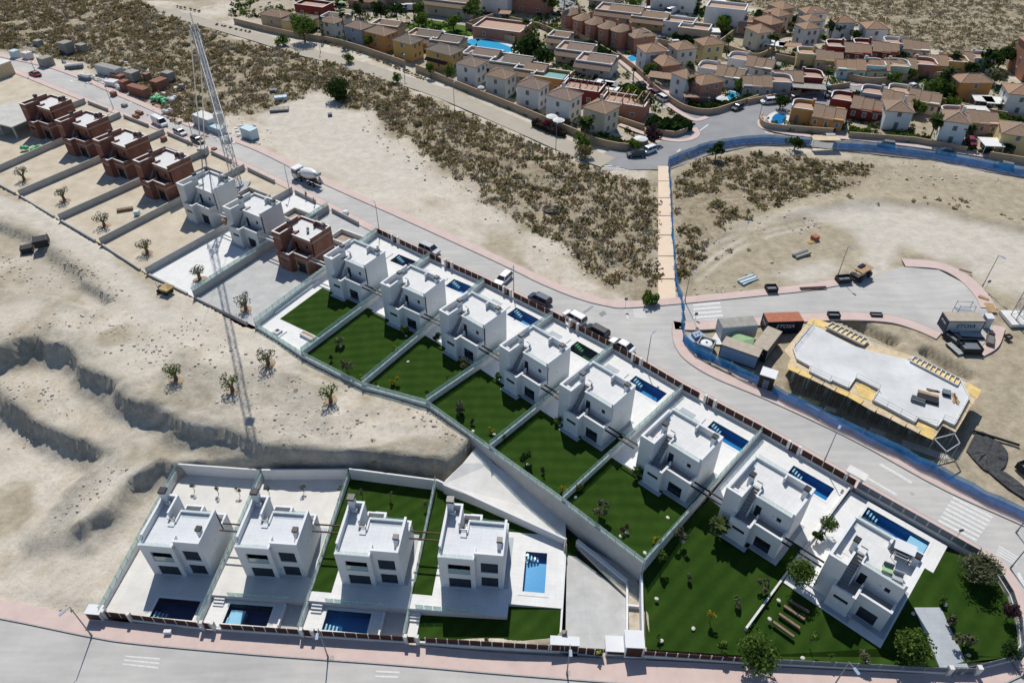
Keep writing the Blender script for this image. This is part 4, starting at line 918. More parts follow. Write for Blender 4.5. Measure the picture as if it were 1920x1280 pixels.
# surfaces. each lower plot: upper terrace level and a street level part
def LBpoly(i, pts, z=0): return [LB(i, x, y, z) for x, y in pts]
sw4r = (G(1050,1200,-5.0), G(1061,1024,-4.3))
edges = sw + [sw4r]
for i in range(4):
    (a0, b0), (a1, b1) = edges[i], edges[i+1]; z = BPOSE[i][3]
    # split at the terrace edge in the villa frame
    pose = (BPOSE[i][0], BPOSE[i][1], BPOSE[i][2]); loc = (pose[0], pose[1], z); rz = R(pose[2])
    poly = [to_local(p, pose) for p in (a0, b0, b1, a1)]
    if i == 3: poly = [to_local(p, pose) for p in (a0, b0, G(1061,1024,-4.0), a1)]
    ye = [99, 10.4, 10.2, 10.75][i]           # terrace edge, measured from the garden side towards the street
    pr = [(-7.7, -2.2, 10.65, 13.25), (-4.6, 1.0, 10.95, 13.6), (-4.5, 1.1, 10.65, 13.3), (-13.05, -10.25, 1.42, 7.15)][i]
    up = clip(poly, 0, 1, ye)
    if i == 0:
        pc = around(poly, pr); slabs('terrace_paving', [clip(p, 0, -1, .5) for p in pc], Mt['pavew'], -.4, .03, loc, rz); slabs('terrace_paving', [clip(poly, 0, 1, .5)], Mt['pavew'], -.4, .03, loc, rz)
    elif i in (1,):
        slabs('terrace_paving', [up], Mt['pavew'], -1.4, .03, loc, rz)
    elif i == 2:
        slabs('terrace_paving', [clip(clip(up, 0, -1, -8.9), 0, 1, 99), clip(clip(clip(up, 0, 1, 8.9), -1, 0, 9.2), 1, 0, 1.0)], Mt['pave'], -1.4, .03, loc, rz)
        slabs('lawn', [clip(clip(up, 0, 1, 8.9), 1, 0, -9.2), clip(clip(up, 0, 1, 8.9), -1, 0, -1.0)], Mt['lawn'], -1.4, .03, loc, rz)
        slabs('lawn', [clip(clip(clip(up, 0, 1, .3), -1, 0, 9.2), 1, 0, 1.0)], Mt['lawn'], .03, .05, loc, rz)
    else:
        R_ = clip(clip(up, 1, 0, -8.7), 0, 1, 8.98); L_ = clip(clip(up, -1, 0, 8.7), 1, 0, .9); S_ = clip(up, -1, 0, -.9)
        slabs('terrace_paving', [clip(p, 0, 1, 8.98) for p in around(clip(R_, 0, -1, 1.4), pr)] + [clip(L_, 0, -1, 1.4)], Mt['pave'], -1.6, .03, loc, rz)
        slabs('lawn', [clip(S_, 0, 1, 8.8), clip(clip(up, 0, 1, -1.4), 1, 0, .9)], Mt['lawn'], -1.4, .02, loc, rz)
        slabs('terrace_paving', [clip(S_, 0, -1, -8.8)], Mt['pave'], -1.6, .03, loc, rz)
    if i in (1, 2):
        dz = [0, -.75, -.95][i]; low = clip(poly, 0, -1, -ye); ll = (loc[0], loc[1], z+dz)
        slabs('terrace_paving', around(clip(low, -1, 0, 6.1), pr), Mt['pave'], -.9, .02, ll, rz)
        slabs('driveway', [clip(low, 1, 0, -6.1)], Mt['pavegrey'], -.9, -.12, ll, rz)
        MB().box(-6.22, -6.0, ye+.3, 13.6, -.6, .55).build('garden_wall', Mt['white'], None, loc=ll, rz=rz, label='low white kerb wall between pool and driveway of the %s lower villa' % ['', 'second', 'third'][i], cat='wall', group='kerb walls by the lower driveways')
        g = thing('balustrade', 'glass balustrade along the terrace edge above the %s pool of the lower row' % ['', 'second', 'third'][i], 'balustrade', loc, rz, 'terrace balustrades')
        for k in range(7): MB().box(-6.6+k*1.15, -5.52+k*1.15, ye-.08, ye-.06, .05, .85).build('glass_pane', Mt['glass'], g)
        s = thing('garden_steps', 'white garden steps down to the %s pool of the lower row' % ['', 'second', 'third'][i], 'steps', loc, rz, 'garden steps of the lower row')
        for k in range(3): MB().box(1.75, 3.1, ye+.35*k, ye+.35*(k+1), dz-.3, -.02-(-dz)*(k+1)/4).build('step', Mt['pave'], s)
    if i == 0: pl = pool('dark navy pool of the farthest left lower villa, almost square', pr, loc, rz, 'poolnavy', 'water', stepcorner=1, group='pools of the lower row')
    elif i == 1: pl = pool('dark navy pool with a pale sunken shelf, second in the lower row', pr, (loc[0], loc[1], z-.75), rz, 'poolnavy', 'water', shelf=(pr[1]-2.2, pr[1]-.3, pr[3]-2.0, pr[3]-.2), stepcorner=1, group='pools of the lower row')
    elif i == 2: pl = pool('dark blue pool with a teal lit corner, third in the lower row', pr, (loc[0], loc[1], z-.95), rz, 'poolblue', 'water', stepcorner=1, group='pools of the lower row')
    else: pl = pool('long turquoise pool with white surround on a white terrace', pr, loc, rz, 'poolblue', 'water', depth=1.1, stepcorner=3, cw=.55, group='pools of the lower row')
# lower lawn of the fourth plot, steps and balustrade
z = BPOSE[3][3]; a1 = edges[3][0]; a2 = G(1050,1203,-5.1)
pose = BPOSE[3][:3]; yl = 12.45
def LBw(i, x, y, dz):
    px, py, a, zz = BPOSE[i]; a = R(a); return Vector((px+math.cos(a)*x-math.sin(a)*y, py+math.sin(a)*x+math.cos(a)*y, zz+dz))
pts = [LBw(3, x_, y_, 0) for x_, y_ in ((2, 13.75), (2, 10.74), (-8.71, 10.74), (-8.71, 8.97), (-15.1, 8.97), (-15.1, 13.75))]
for p in pts: p.z = min(-4.06, bottom_z(p.x)+.12)
plot('lawn', pts, Mt['lawn'], .0)
loc = (pose[0], pose[1], z); rz = R(pose[2])
g = thing('balustrade', 'glass balustrade above the lower lawn of the turquoise pool villa', 'balustrade', loc, rz, 'terrace balustrades')
for k in range(7): MB().box(-5.0+k*1.1, -3.98+k*1.1, 10.6, 10.62, .05, .85).build('glass_pane', Mt['glass'], g)
s = thing('garden_steps', 'white garden steps of five treads beside the fourth lower villa', 'steps', loc, rz, 'garden steps of the lower row')
for k in range(5): MB().box(2.02, 3.3, 10.0+.36*k, 10.0+.36*(k+1), -1.6, -.1-.22*k).build('step', Mt['pave'], s)
MB().box(2.02, 3.3, 11.8, 13.8, -1.6, -1.2).build('path', Mt['pave'], None, loc=loc, rz=rz, kind='structure')
# fences of the lower street
LF = [(190,1156),(376,1178),(563,1191),(758,1204),(1050,1222)]
LFL = ['brown street fence in front of the almost square navy pool','brown street fence in front of the navy pool with the pale shelf','brown street fence in front of the teal-cornered pool','brown street fence in front of the lower lawn of the turquoise pool villa']
for i in range(4):
    p, q = GB(*LF[i], .12), GB(*LF[i+1], .12); ln = (Vector((q.x,q.y,0))-Vector((p.x,p.y,0))).length
    gt = [(ln*.06, ln*.06+3.4), (ln*.04, ln*.04+1.4), (ln*.03, ln*.03+1.4), (.3, 1.7)][i]
    street_fence(LFL[i], p, q, gate=gt, npan=[9, 9, 9, 14][i], z0=p.z, z1=q.z, top=1.5, group='brown fences of the lower street', wall_mt='concw')
p, q = GB(1206,1230,.12), GB(1395,1243,.12); street_fence('brown street fence below the sloping lawn', p, q, npan=9, z0=p.z, z1=q.z, top=1.25, group='brown fences of the lower street')
p, q = GB(1398,1243,.12), GB(1772,1262,.12); street_fence('grey panel fence along the lower street by the corner villa', p, q, npan=9, mt='greypanel', z0=p.z, z1=q.z, top=1.3)
c = [G(1836,1260,0), G(1896,1238,0), G(1912,1212,0), G(1908,1168,0), G(1892,1118,0), G(1866,1076,0), G(1830,1047,0)]
for i in range(6):
    if i < 1: street_fence('grey panel fence right of the driveway gate of the corner villa', GB(1800,1262,.12), c[1], npan=4, mt='greypanel', z0=-.1, z1=0, top=1.3)
    else: street_fence('grey panel fence round the street corner, %s segment' % ['','first','second','third','fourth','last'][i], c[i], c[i+1], npan=3, mt='greypanel', top=1.25, group='corner fence segments')
p, q = GB(1772,1262,.12), GB(1800,1262,.12)
# mailbox kiosks in the lower fence
def kiosk(label, c, w, d, h, rz, panels=1):
    t = thing('meter_kiosk', label, 'kiosk', tuple(c), rz, 'white meter kiosks'); MB().box(-w/2, w/2, 0, d, -.2, h).build('body', Mt['white'], t); MB().box(-w/2-.05, w/2+.05, -.05, d+.05, h, h+.09).build('roof', Mt['white'], t)
    for k in range(panels):
        x0 = -w/2+.12+k*(w-.24)/panels; MB().box(x0+.04, x0+(w-.24)/panels-.04, -.03, 0, .25, h-.15).build('door', Mt['brown'], t)
kiosk('small white meter kiosk with a brown door at the bare earth corner', GB(181,1163,.1), 1.9, 1.2, 1.6, R(-5))
kiosk('white double meter kiosk between the lower lawn and the forecourt gate', GB(1058,1222,.1), 3.3, 1.0, 1.7, R(-3), 2)
kiosk('wide white meter kiosk with one brown door beside the sloping lawn', GB(1187,1232,.1), 2.1, 2.0, 2.3, R(-3))
# forecourt with planters
fc = [G(1063,1040,-4.6), G(1080,1043,-4.6), G(1175,1115,-4.2), GB(1172,1218,.1), GB(1060,1212,.1)]
plot('forecourt', fc, Mt['pavegrey'], .05)
plot('planting_bed', [G(1062,1000,-4.4), G(1082,1012,-4.4), G(1081,1043,-4.55), G(1061,1043,-4.55)], Mt['lawn'], .0)
plot('planting_bed', [G(1085,1015,-3.7), G(1190,1075,-3.7), G(1202,1110,-3.7), G(1200,1190,-3.7), G(1180,1188,-3.7), G(1178,1120,-3.7), G(1088,1030,-3.7)], Mt['ground'], .0)
pw = [G(1083,1022,-4.0), G(1090,1008,-4.0)]
gwall('planter_wall', 'pale blue-grey planter wall slanting under the tall retaining wall', [G(1082,1013,-3.4), G(1176,1088,-3.2)], -3.2, -5, glass=0, mt='white', thick=.45)
gwall('planter_wall', 'white planter kerb along the right edge of the forecourt', [G(1176,1090,-3.3), GB(1177,1188,.8)], [-3.3, -2.6], -5, glass=0, mt='white')
gwall('planter_wall', 'short white cross wall dividing the sandy planter', [G(1177,1134,-3.2), G(1198,1136,-3.2)], -3.1, -5, glass=0, mt='white')
gwall('garden_wall', 'long white wall between the sandy planter and the sloping lawn', [G(1203,1078,-1.6), GB(1206,1222,.9)], [-1.4, -1.5], -5, glass=0, mt='white')
street_fence('brown gate of the concrete forecourt', GB(1083,1224,.12), GB(1130,1228,.12), npan=3, z0=bottom_z(7)+.1, z1=bottom_z(9.5)+.1, top=1.5, base=.12)
kiosk('low white planter box with sand beside the forecourt gate', GB(1155,1228,.1), 2.4, 1.8, .9, R(-3))
# concrete ramp behind the retaining wall
rp = [G(838,858,-1.3), G(905,852,-1.6), G(1062,960,-3.6), G(1064,1006,-3.9), G(832,906,-2.2)]
plot('ramp', [G(868,868,-1.2), G(895,835,-1.2), G(925,868,-1.7), G(1060,968,-3.4), G(1061,1010,-3.4), G(830,908,-2.0), G(835,900,-1.9)], Mt['concw'], .0, h=3)
# sleepers and side lawn at the corner villa
for i, (p, q) in enumerate([((1480,1124),(1518,1146)), ((1470,1134),(1509,1160)), ((1461,1149),(1500,1176)), ((1450,1164),(1489,1192))]):
    a, b = G(*p, .12), G(*q, .12); t = MB().beam(a, b, .3, .3).build('timber_sleeper', Mt['sleeper'], None, label='dark timber sleeper in the lawn, %s of four from the corner villa' % ['first','second','third','fourth'][i], cat='sleeper', group='sleepers in the lawn')
# driveway of the corner villa
plot('driveway', [G(1714,1138,.06), G(1764,1138,.06), G(1816,1250,.06), GB(1762,1250,.56)], Mt['paveblue'], .0)
t = street_fence('grey slatted driveway gate of the corner villa', GB(1773,1262,.12), GB(1822,1262,.12), npan=3, mt='greypanel', z0=-.2, z1=-.1, base=.1, top=1.35)
for u in (1775, 1828):
    c = GB(u, 1262, .1); MB().box(-.25, .25, -.25, .25, -.3, 1.5).build('gate_pier', Mt['concw'], None, loc=tuple(c), label='pale gate pier on the %s of the corner villa driveway gate' % ('left' if u < 1800 else 'right'), cat='pier')
# --- tower crane
def lattice(mb, p, q, w, seg, r=.06, side=None):
    p, q = Vector(p), Vector(q); d = (q-p); L = d.length; d.normalize()
    a = d.cross(Vector((0,0,1)) if abs(d.z) < .9 else Vector((0,1,0))).normalized()*w/2; b = d.cross(a).normalized()*w/2
    cs = [a+b, a-b, -a-b, -a+b]; n = max(1, int(L/seg))
    for c in cs: mb.tube(p+c, q+c, r, n=5)
    for i in range(n):
        u0, u1 = p+d*(L*i/n), p+d*(L*(i+1)/n)
        for k in range(4):
            c, e = cs[k], cs[(k+1) % 4]
            mb.tube(u0+c, u1+e, r*.6, n=4, caps=False) if i % 2 else mb.tube(u0+e, u1+c, r*.6, n=4, caps=False)
            mb.tube(u1+c, u1+e, r*.6, n=4, caps=False)
cb = G(447,352); top = 33.5
t = thing('tower_crane', 'tall pale self-erecting tower crane with lattice mast behind the rendered villa shells', 'crane', tuple(cb))
m = MB(); lattice(m, (0,0,.8), (0,0,17), 1.5, 1.5, .085); m.build('mast', Mt['steel'], t)
m = MB(); lattice(m, (0,0,16.5), (0,0,top), 1.15, 1.3, .075); m.build('upper_mast', Mt['steel'], t)
m = MB(); m.box(-.85,.85,-.85,.85,15.6,17.4); m.build('mast_collar', Mt['steel'], t)
back = G(383,290)-cb; bd = Vector((-.42, .907, 0))
m = MB(); m.box(-2.2,2.2,-2.2,2.2,0,.5); m.tube((0,0,.5),(0,0,.9),1.3,n=16); m.build('base', Mt['greysteel'], t)
bw = Vector((back.x, back.y, 0))
for s in (-1, 1):
    off = Vector((-bd.y, bd.x, 0))*.75*s; off2 = Vector((-bd.y, bd.x, 0))*.4*s
    MB().tube(Vector((0,0,top))+off*1.2+bd*1.5, bw+off2+Vector((0,0,1.2)), .13, n=6).build('stay_bar', Mt['concw'], t)
m = MB(); lattice(m, Vector((0,0,top))-bd*1.0, Vector((0,0,top))+bd*2.4, 1.3, 1.0, .06); m.build('top_frame', Mt['steel'], t)
m = MB(); m.box(bw.x-1.0, bw.x+1.0, bw.y-1.0, bw.y+1.0, .3, 1.9); m.build('ballast', Mt['conc'], t)
tip = G(428,272,33.3)-Vector((cb.x,cb.y,33.3)); jl = tip.length; jd = tip.normalized()
m = MB(); lattice(m, Vector((0,0,top-.4)), Vector((0,0,top-.2))+jd*jl, .95, 1.6, .05); m.build('jib', Mt['steel'], t)
m = MB(); m.tube(Vector((0,0,top+3.5)), Vector((0,0,top+.3))+jd*34, .04, n=4); m.tube(Vector((0,0,top+3.5)), Vector((0,0,top))+bd*2.4, .04, n=4); m.tube((0,0,top-.3), (0,0,top+3.6), .12, n=5); m.build('jib_tie', Mt['steel'], t)
hk = jd*50; MB().box(hk.x-.6, hk.x+.6, hk.y-.6, hk.y+.6, top-1.4, top-.8).build('trolley', Mt['greysteel'], t)
# --- concrete frame at the far left
c = G(35,240); t = thing('unfinished_house', 'bare concrete house frame with open sides, left of the brick shells', 'building', tuple(c), R(-24))
MB().box(-9, 6, -5, 6, 3.0, 3.3).build('slab', Mt['conc'], t)
for x in (-8.5, -4, .5, 5.6):
    for y in (-4.6, .5, 5.6): MB().box(x-.17, x+.17, y-.17, y+.17, 0, 3.0).build('column', Mt['conc'], t)
m = MB()
for i in range(10): m.box(-6+.28*i, -5.72+.28*i, -6.2, -5.05, .2+.28*i, .38+.28*i)
m.build('stair', Mt['conc'], t)
MB().box(-9, 6, 5.6, 6.0, 0, 2.999).build('wall', Mt['blockwall'], t)
c = G(0,142); t = thing('site_hut', 'tan plastered hut cut off by the left edge of the picture', 'hut', tuple(c), R(-24)); MB().box(-6, 3.0, -3, 3, 0, 3.6).build('wall', Mt['plyw'], t); MB().box(-6.2, 3.2, -3.2, 3.2, 3.6, 3.85).build('roof', Mt['concw'], t)
# --- containers
def text(parent, s, loc, rot, size, m):
    cu = bpy.data.curves.new('lettering', 'FONT'); cu.body = s; cu.size = size; cu.align_x = 'CENTER'; cu.align_y = 'CENTER'; cu.extrude = .006; cu.shear = .15; cu.offset = .012
    cu.resolution_u = 3
    o = bpy.data.objects.new('lettering', cu); COL.objects.link(o)
    dg = bpy.context.evaluated_depsgraph_get(); me = bpy.data.meshes.new_from_object(o.evaluated_get(dg)); bpy.data.objects.remove(o)
    me.materials.clear(); me.materials.append(m); q = link('lettering', me, parent); q.location = loc; q.rotation_euler = rot; return q
Mt['navy'] = mat('navy_container_paint', (.018,.024,.05), .5, .2, 2); Mt['redroof'] = mat('rusted_red_roof', (.36,.13,.075), .8, .22, 1.5); Mt['greyroof'] = mat('dusty_grey_roof', (.28,.27,.24), .85, .2, 1.2); Mt['tanroof'] = mat('dusty_tan_roof', (.38,.33,.26), .85, .12, 1.2)
Mt['bluegrey'] = mat('pale_blue_grey_panel', (.26,.33,.42), .5, .08, 1.5); Mt['cabin'] = mat('cream_cabin_panel', (.52,.55,.55), .6, .06, 1.5); Mt['letter'] = mat('white_lettering', (.7,.72,.74), .6, .05); Mt['letterd'] = mat('dark_lettering', (.03,.04,.07), .6, .05)
def container(label, c, rz, l=6.06, w=2.44, h=2.6, side='navy', end=None, roof='greyroof', txt=None, txtend=None, z=0.0, tm='letter', grp='site containers'):
    t = thing('shipping_container', label, 'container', (c.x, c.y, z), rz, grp)
    body = MB(); body.box(0, l, 0, w, .12, h-.1); body.build('body', Mt[side], t)
    rb = MB()
    for k in range(int(l/.28)):
        x = .2+k*.28
        if x < l-.3: rb.box(x, x+.14, -.035, -.001, .2, h-.2); rb.box(x, x+.14, w+.001, w+.035, .2, h-.2)
    rb.build('corrugation', Mt[side], t)["kind"] = 'stuff'
    f = MB()
    for x in (0, l):
        for y in (0, w): f.box(x-.06, x+.06, y-.06, y+.06, 0, h)
    for y in (0, w): f.box(.06, l-.06, y-.06, y+.06, h-.14, h-.005); f.box(.06, l-.06, y-.06, y+.06, 0, .14)
    f.build('frame', Mt[side if end is None else end], t)
    MB().box(-.02, l+.02, -.02, w+.02, h-.1, h+.02).build('roof', Mt[roof], t)
    if end: MB().box(-.03, -.001, .08, w-.08, .15, h-.15).build('end_panel', Mt[end], t); MB().box(l+.001, l+.03, .08, w-.08, .15, h-.15).build('end_panel', Mt[end], t)
    if txt: text(t, txt, (l*.52, -.06, h*.6), (R(90), 0, 0), 1.05, Mt[tm])
    if txtend: text(t, txtend, (-.06, w/2, h*.62), (R(90), 0, R(-90)), .5, Mt['letter'])
    return t
container('grey cream site cabin container beside the zebra crossing', G(1350.3,636.6), R(6.8), side='cabin', roof='greyroof')
container('navy container with rusted red roof and white lettering', G(1434,626), R(3), side='navy', roof='redroof', txt='ETOSA', txtend='ETOSA')
container('dark container with ribbed dusty roof standing between two others', G(1432,680), R(52), side='greyroof', end='navy', roof='tanroof', txtend='ETOSA')
container('pale blue-grey container with tan roof directly behind the blue hoarding', G(1347,668), R(-31), side='bluegrey', end='navy', roof='tanroof')
container('navy and white container with dark lettering at the turning circle', G(1769,624), R(-1), side='cabin', end='navy', roof='tanroof', txt='ETOSA', tm='letterd', txtend='ETOSA')
container('long pale grey container among the stacked bricks on the far side', G(183,138), R(-28), l=9, side='cabin', roof='greyroof', grp='storage yard containers')
container('green grey storage container standing at the far kerb', G(86,128), R(60), l=3.2, w=3.0, side='greyroof', roof='greyroof', grp='storage yard containers')
container('white storage box container under the crane', G(365,234), R(-35), l=6.5, w=3.2, h=2.8, side='cabin', roof='concw', grp='storage yard containers')
def toilet(label, u, v, rz, m='bluegrey', roof='white'):
    c = G(u, v); t = thing('portable_toilet', label, 'toilet', tuple(c), rz, 'portable toilets'); MB().box(-.6, .6, -.6, .6, .1, 2.2).build('body', Mt[m], t); MB().prism([(-.66,-.66),(.66,-.66),(.66,.66),(-.66,.66)], 2.2, [2.25,2.25,2.42,2.42]).build('roof', Mt[roof], t); MB().box(-.38, .38, -.63, -.601, .2, 2.0).build('door', Mt['greypanel' if m == 'navy' else 'cabin'], t)
def hutbox(label, u, v, w, d, h, rz, m, roof):
    c = G(u, v); t = thing('site_hut', label, 'hut', tuple(c), rz); MB().box(-w/2, w/2, 0, d, 0, h).build('wall', Mt[m], t); MB().box(-w/2-.1, w/2+.1, -.1, d+.1, h, h+.12).build('roof', Mt[roof], t); MB().box(-.45, .45, -.03, -.001, .05, 2.0 if h > 2.2 else h*.8).build('door', Mt['greypanel'], t)
hutbox('black site guard hut with white roof behind the hoarding', 1432, 730, 2.2, 1.9, 2.7, R(-28), 'black', 'white')
toilet('pale portable toilet standing beside the navy and white container', 1845, 612, R(0), 'cabin')
# water tank on a base, skip and tarp
c = G(1322,655); t = thing('water_tank', 'open grey box holding a round white tank behind the hoarding', 'tank', tuple(c), R(-30))
w = MB(); w.slab(-1.3, 1.3, -1.2, 1.2, 0, 1.7, [(-1.15, 1.15, -1.05, 1.05)]); w.build('box', Mt['greysteel'], t); MB().lathe([(1.0, 0), (1.02, 1.2), (.95, 1.45), (.5, 1.55), (.2, 1.56)], 20).build('tank', Mt['white'], t); MB().lathe([(.2, 1.56), (.2, 1.62)], 12).build('lid', Mt['black'], t)
c = G(1304,640); t = thing('excavator_bucket', 'blue grey machine attachment lying at the corner of the hoarding', 'machine part', tuple(c), R(30))
m = MB(); m.prism([(-1.5,-.7),(-.9,-1.2),(.9,-1.1),(1.6,-.4),(1.4,.9),(-.2,1.2),(-1.5,.8)], 0, 1.1); m.build('body', Mt['bluegrey'], t); MB().prism([(-.9,-.6),(.7,-.7),(.9,.5),(-.6,.7)], 1.1, 1.7).build('hood', Mt['bluegrey'], t)
for x in (-.3, .35): MB().tube((x, -.1, 1.7), (x, -.1, 1.74), .16, n=12).build('port', Mt['black'], t)
MB().prism([(-2,-1.6),(2.2,-2.1),(3.0,1.0),(.5,2.4)], 0, .05).build('concrete_pad', Mt['concw'], None, loc=tuple(G(1347,633)), kind='structure')
c = G(1388,652); t = MB(); vs = [(-2.6,-.6,.4),(-.9,2.0,1.7),(2.3,.7,1.5),(.9,-2.0,.3),(0,.2,1.35)]
t.add(vs, [(0,3,4),(3,2,4),(2,1,4),(1,0,4)]); Mt['tarp'] = mat('pale_green_tarpaulin', (.30,.46,.24), .6, .12, 1.5)
t.add([(x, y, z-.03) for x, y, z in vs], [(4,3,0),(4,2,3),(4,1,2),(4,0,1)])
t.build('tarpaulin', Mt['tarp'], None, loc=tuple(c), label='pale green tarpaulin sheet stretched between the containers', cat='tarpaulin')
# --- building under construction
A, Bc = G(1478,640,3.2), G(1745,810,3.2); ang = math.atan2(Bc.y-A.y, Bc.x-A.x); L = (Bc-A).length
t = thing('construction_building', 'concrete slab building under construction with yellow formwork edges', 'building', (0,0,0))
HZ = 3.4
sp = GL([(1523,608),(1600,648),(1640,660),(1702,674),(1712,670),(1800,713),(1817,745),(1789,797),(1767,786),(1757,800),(1720,783),(1715,792),(1666,765),(1636,750),(1649,730),(1604,708),(1591,727),(1560,713),(1557,716),(1517,696),(1519,687),(1494,673),(1487,652)], HZ)
m = MB(); m.prism([(p.x, p.y) for p in sp], HZ-.32, HZ); m.build('slab', Mt['slabc'], t)
dk = [[(1470,657),(1522,595),(1556,606),(1640,645),(1712,667),(1817,718),(1840,731),(1792,810),(1767,797),(1752,821),(1645,770),(1592,741),(1476,687),(1482,672)]]
for i, d in enumerate(dk):
    q = GL(d, HZ-.34); m = MB(); m.prism([(p.x, p.y) for p in q], HZ-.44, HZ-.345); m.build('formwork_deck', Mt['plyw'], t)
# individual yellow panels round the edge
edge = GL([(1752,819),(1700,794),(1645,767),(1592,738),(1478,685)], HZ-.3)
k = 0
for i in range(len(edge)-1):
    d = edge[i+1]-edge[i]; n = int(d.length/1.6)
    for j in range(n):
        a = edge[i]+d*(j/n); b = edge[i]+d*((j+.94)/n); nn = Vector((-d.y, d.x, 0)).normalized()
        MB().prism([(v.x, v.y) for v in (a-nn*.3, b-nn*.3, b+nn*(.7+.25*random.random()), a+nn*(.7+.2*random.random()))], HZ-.34, HZ-.26+.03*(k % 2)).build('formwork_panel', Mt['plyw' if random.random() < .5 else 'yellow'], t); k += 1
for q in ([(1522,595),(1556,606),(1546,614),(1512,607)], [(1817,718),(1840,731),(1832,748),(1812,735)], [(1604,722),(1622,717),(1645,742),(1634,752),(1612,742)], [(1720,790),(1754,804),(1750,818),(1716,802)]):
    MB().prism([(p.x, p.y) for p in GL(q, HZ-.3)], HZ-.34, HZ-.29).build('formwork_panel', Mt['yellow'], t)
# slab edge upstands
for i in range(len(sp)):
    a, b = sp[i], sp[(i+1) % len(sp)]
    if i in (0, 1, 2): continue
    MB().beam((a.x, a.y, HZ+.16), (b.x, b.y, HZ+.16), .14, .16).build('slab_upstand', Mt['concw'], t)
# stair openings with beams
for q, n in (([(1548,614),(1560,606),(1628,638),(1618,648)], 8), ([(1706,678),(1714,669),(1800,712),(1794,724)], 10)):
    a, b, c2, d2 = GL(q, HZ+.05)
    MB().prism([(p.x, p.y) for p in (a, b, c2, d2)], HZ+.01, HZ+.03).build('opening_board', Mt['yellow'], t)
    for j in range(n+1):
        p = lerp(a, d2, j/n); r = lerp(b, c2, j/n); MB().beam((p.x, p.y, HZ+.32), (r.x, r.y, HZ+.32), .16, .3).build('rib_beam', Mt['concw'], t)
    for p, r in ((a, d2), (b, c2)): MB().beam((p.x, p.y, HZ+.34), (r.x, r.y, HZ+.34), .22, .32).build('edge_beam', Mt['conc'], t)
# columns, props and the dark walls beneath
for i, (u, v) in enumerate([(1500,690),(1530,705),(1565,720),(1610,735),(1650,750),(1690,770),(1730,790),(1765,805),(1530,640),(1600,670),(1680,700),(1760,740)]):
    p = G(u, v, HZ-.5); MB().box(p.x-.17, p.x+.17, p.y+1.2, p.y+1.54, -2.6, HZ-.45).build('column', Mt['conc'], t)
for i in range(34):
    s = i/33; p = lerp(G(1490,694,HZ-.5), G(1782,812,HZ-.5), s); MB().tube((p.x, p.y+.3, -2.6), (p.x+.1, p.y+.3, HZ-.46), .04, n=5).build('prop', Mt['rust' if i % 3 else 'steel'], t)
bw = [lerp(sp[0], sp[4], .05), sp[5]]
m = MB(); a, b = G(1560,640,0), G(1800,740,0)
m.beam((a.x, a.y, HZ-.46), (b.x, b.y, HZ-.46), .3, HZ+2.2); m.build('basement_wall', Mt['conc'], t)
# guard rails
rl = GL([(1489,652),(1524,610)], HZ)+[None]+GL([(1518,695),(1556,714),(1590,726)], HZ)+[None]+GL([(1604,709),(1648,731)], HZ)+[None]+GL([(1637,749),(1714,790),(1756,798)], HZ)+[None]+GL([(1767,787),(1789,795),(1816,745)], HZ)
for i in range(len(rl)-1):
    a, b = rl[i], rl[i+1]
    if a is None or b is None: continue
    for h in (.5, 1.0): MB().tube((a.x, a.y, HZ+h), (b.x, b.y, HZ+h), .025, n=4).build('guard_rail', Mt['steel'], t)
    n = max(1, int((b-a).length/2))
    for j in range(n+1): p = lerp(a, b, j/n); MB().tube((p.x, p.y, HZ-.4), (p.x, p.y, HZ+1.1), .03, n=4).build('rail_post', Mt['steel'], t)
# yellow end platform and scaffold frame at the east corner
q = GL([(1752,822),(1790,812),(1800,830),(1775,846)], HZ-.4)
for a, b in ((0,1),(1,2),(2,3),(3,0)): MB().beam((q[a].x,q[a].y,HZ-.4),(q[b].x,q[b].y,HZ-.4),.12,.16).build('scaffold_beam', Mt['steel'], t)
for p in q: MB().tube((p.x,p.y,0),(p.x,p.y,HZ-.4),.05,n=5).build('prop', Mt['steel'], t)
# things lying on the slab
def pile(name, label, cat, u, v, z, rz, fn, group=None):
    c = G(u, v, z); t = thing(name, label, cat, tuple(c), rz, group); fn(t); return t
def planks(t, n=9, l=2.6, m='wood', sp=.16, mess=.1, lay=3):
    for i in range(n):
        a = random.uniform(-mess, mess); x = (i % (n//lay+1))*sp; z = (i//(n//lay+1))*.06
        o = MB().box(-l/2, l/2, -.07, .07, 0, .05).build('plank', Mt[m], t); o.location = (random.uniform(-mess, mess), x, z); o.rotation_euler = (0, 0, a)
pile('timber_stack', 'stack of dark boards and tan planks at the right end of the concrete slab', 'timber', 1740, 742, HZ, R(-25), lambda t: (planks(t, 12, 2.8, 'wood', .17, .04), MB().box(-1.5, 1.3, -1.6, -.3, 0, .5).build('crate', Mt['black'], t)))
pile('timber_stack', 'heap of loose orange planks near the slab corner', 'timber', 1793, 747, HZ, R(70), lambda t: planks(t, 14, 1.7, 'wood', .1, .5))
pile('timber_stack', 'small bundle of planks beside the dark box on the slab', 'timber', 1749, 733, HZ, R(-20), lambda t: planks(t, 8, 1.6, 'woodold', .12, .15))
pile('steel_stack', 'stack of dark steel forms on the concrete slab', 'stack', 1720, 752, HZ, R(-30), lambda t: [MB().box(-.9, .9, -.5+.25*i, -.3+.25*i, 0, .55).build('form', Mt['black' if i % 2 else 'greypanel'], t) for i in range(4)])
pile('crate', 'small black crate standing on the concrete slab', 'crate', 1773, 739, HZ, R(-25), lambda t: [MB().box(-.5, .5, -.45, .45, 0, .5).build('body', Mt['black'], t), MB().box(-.55, .55, -.5, .5, .5, .58).build('lid', Mt['greypanel'], t)])
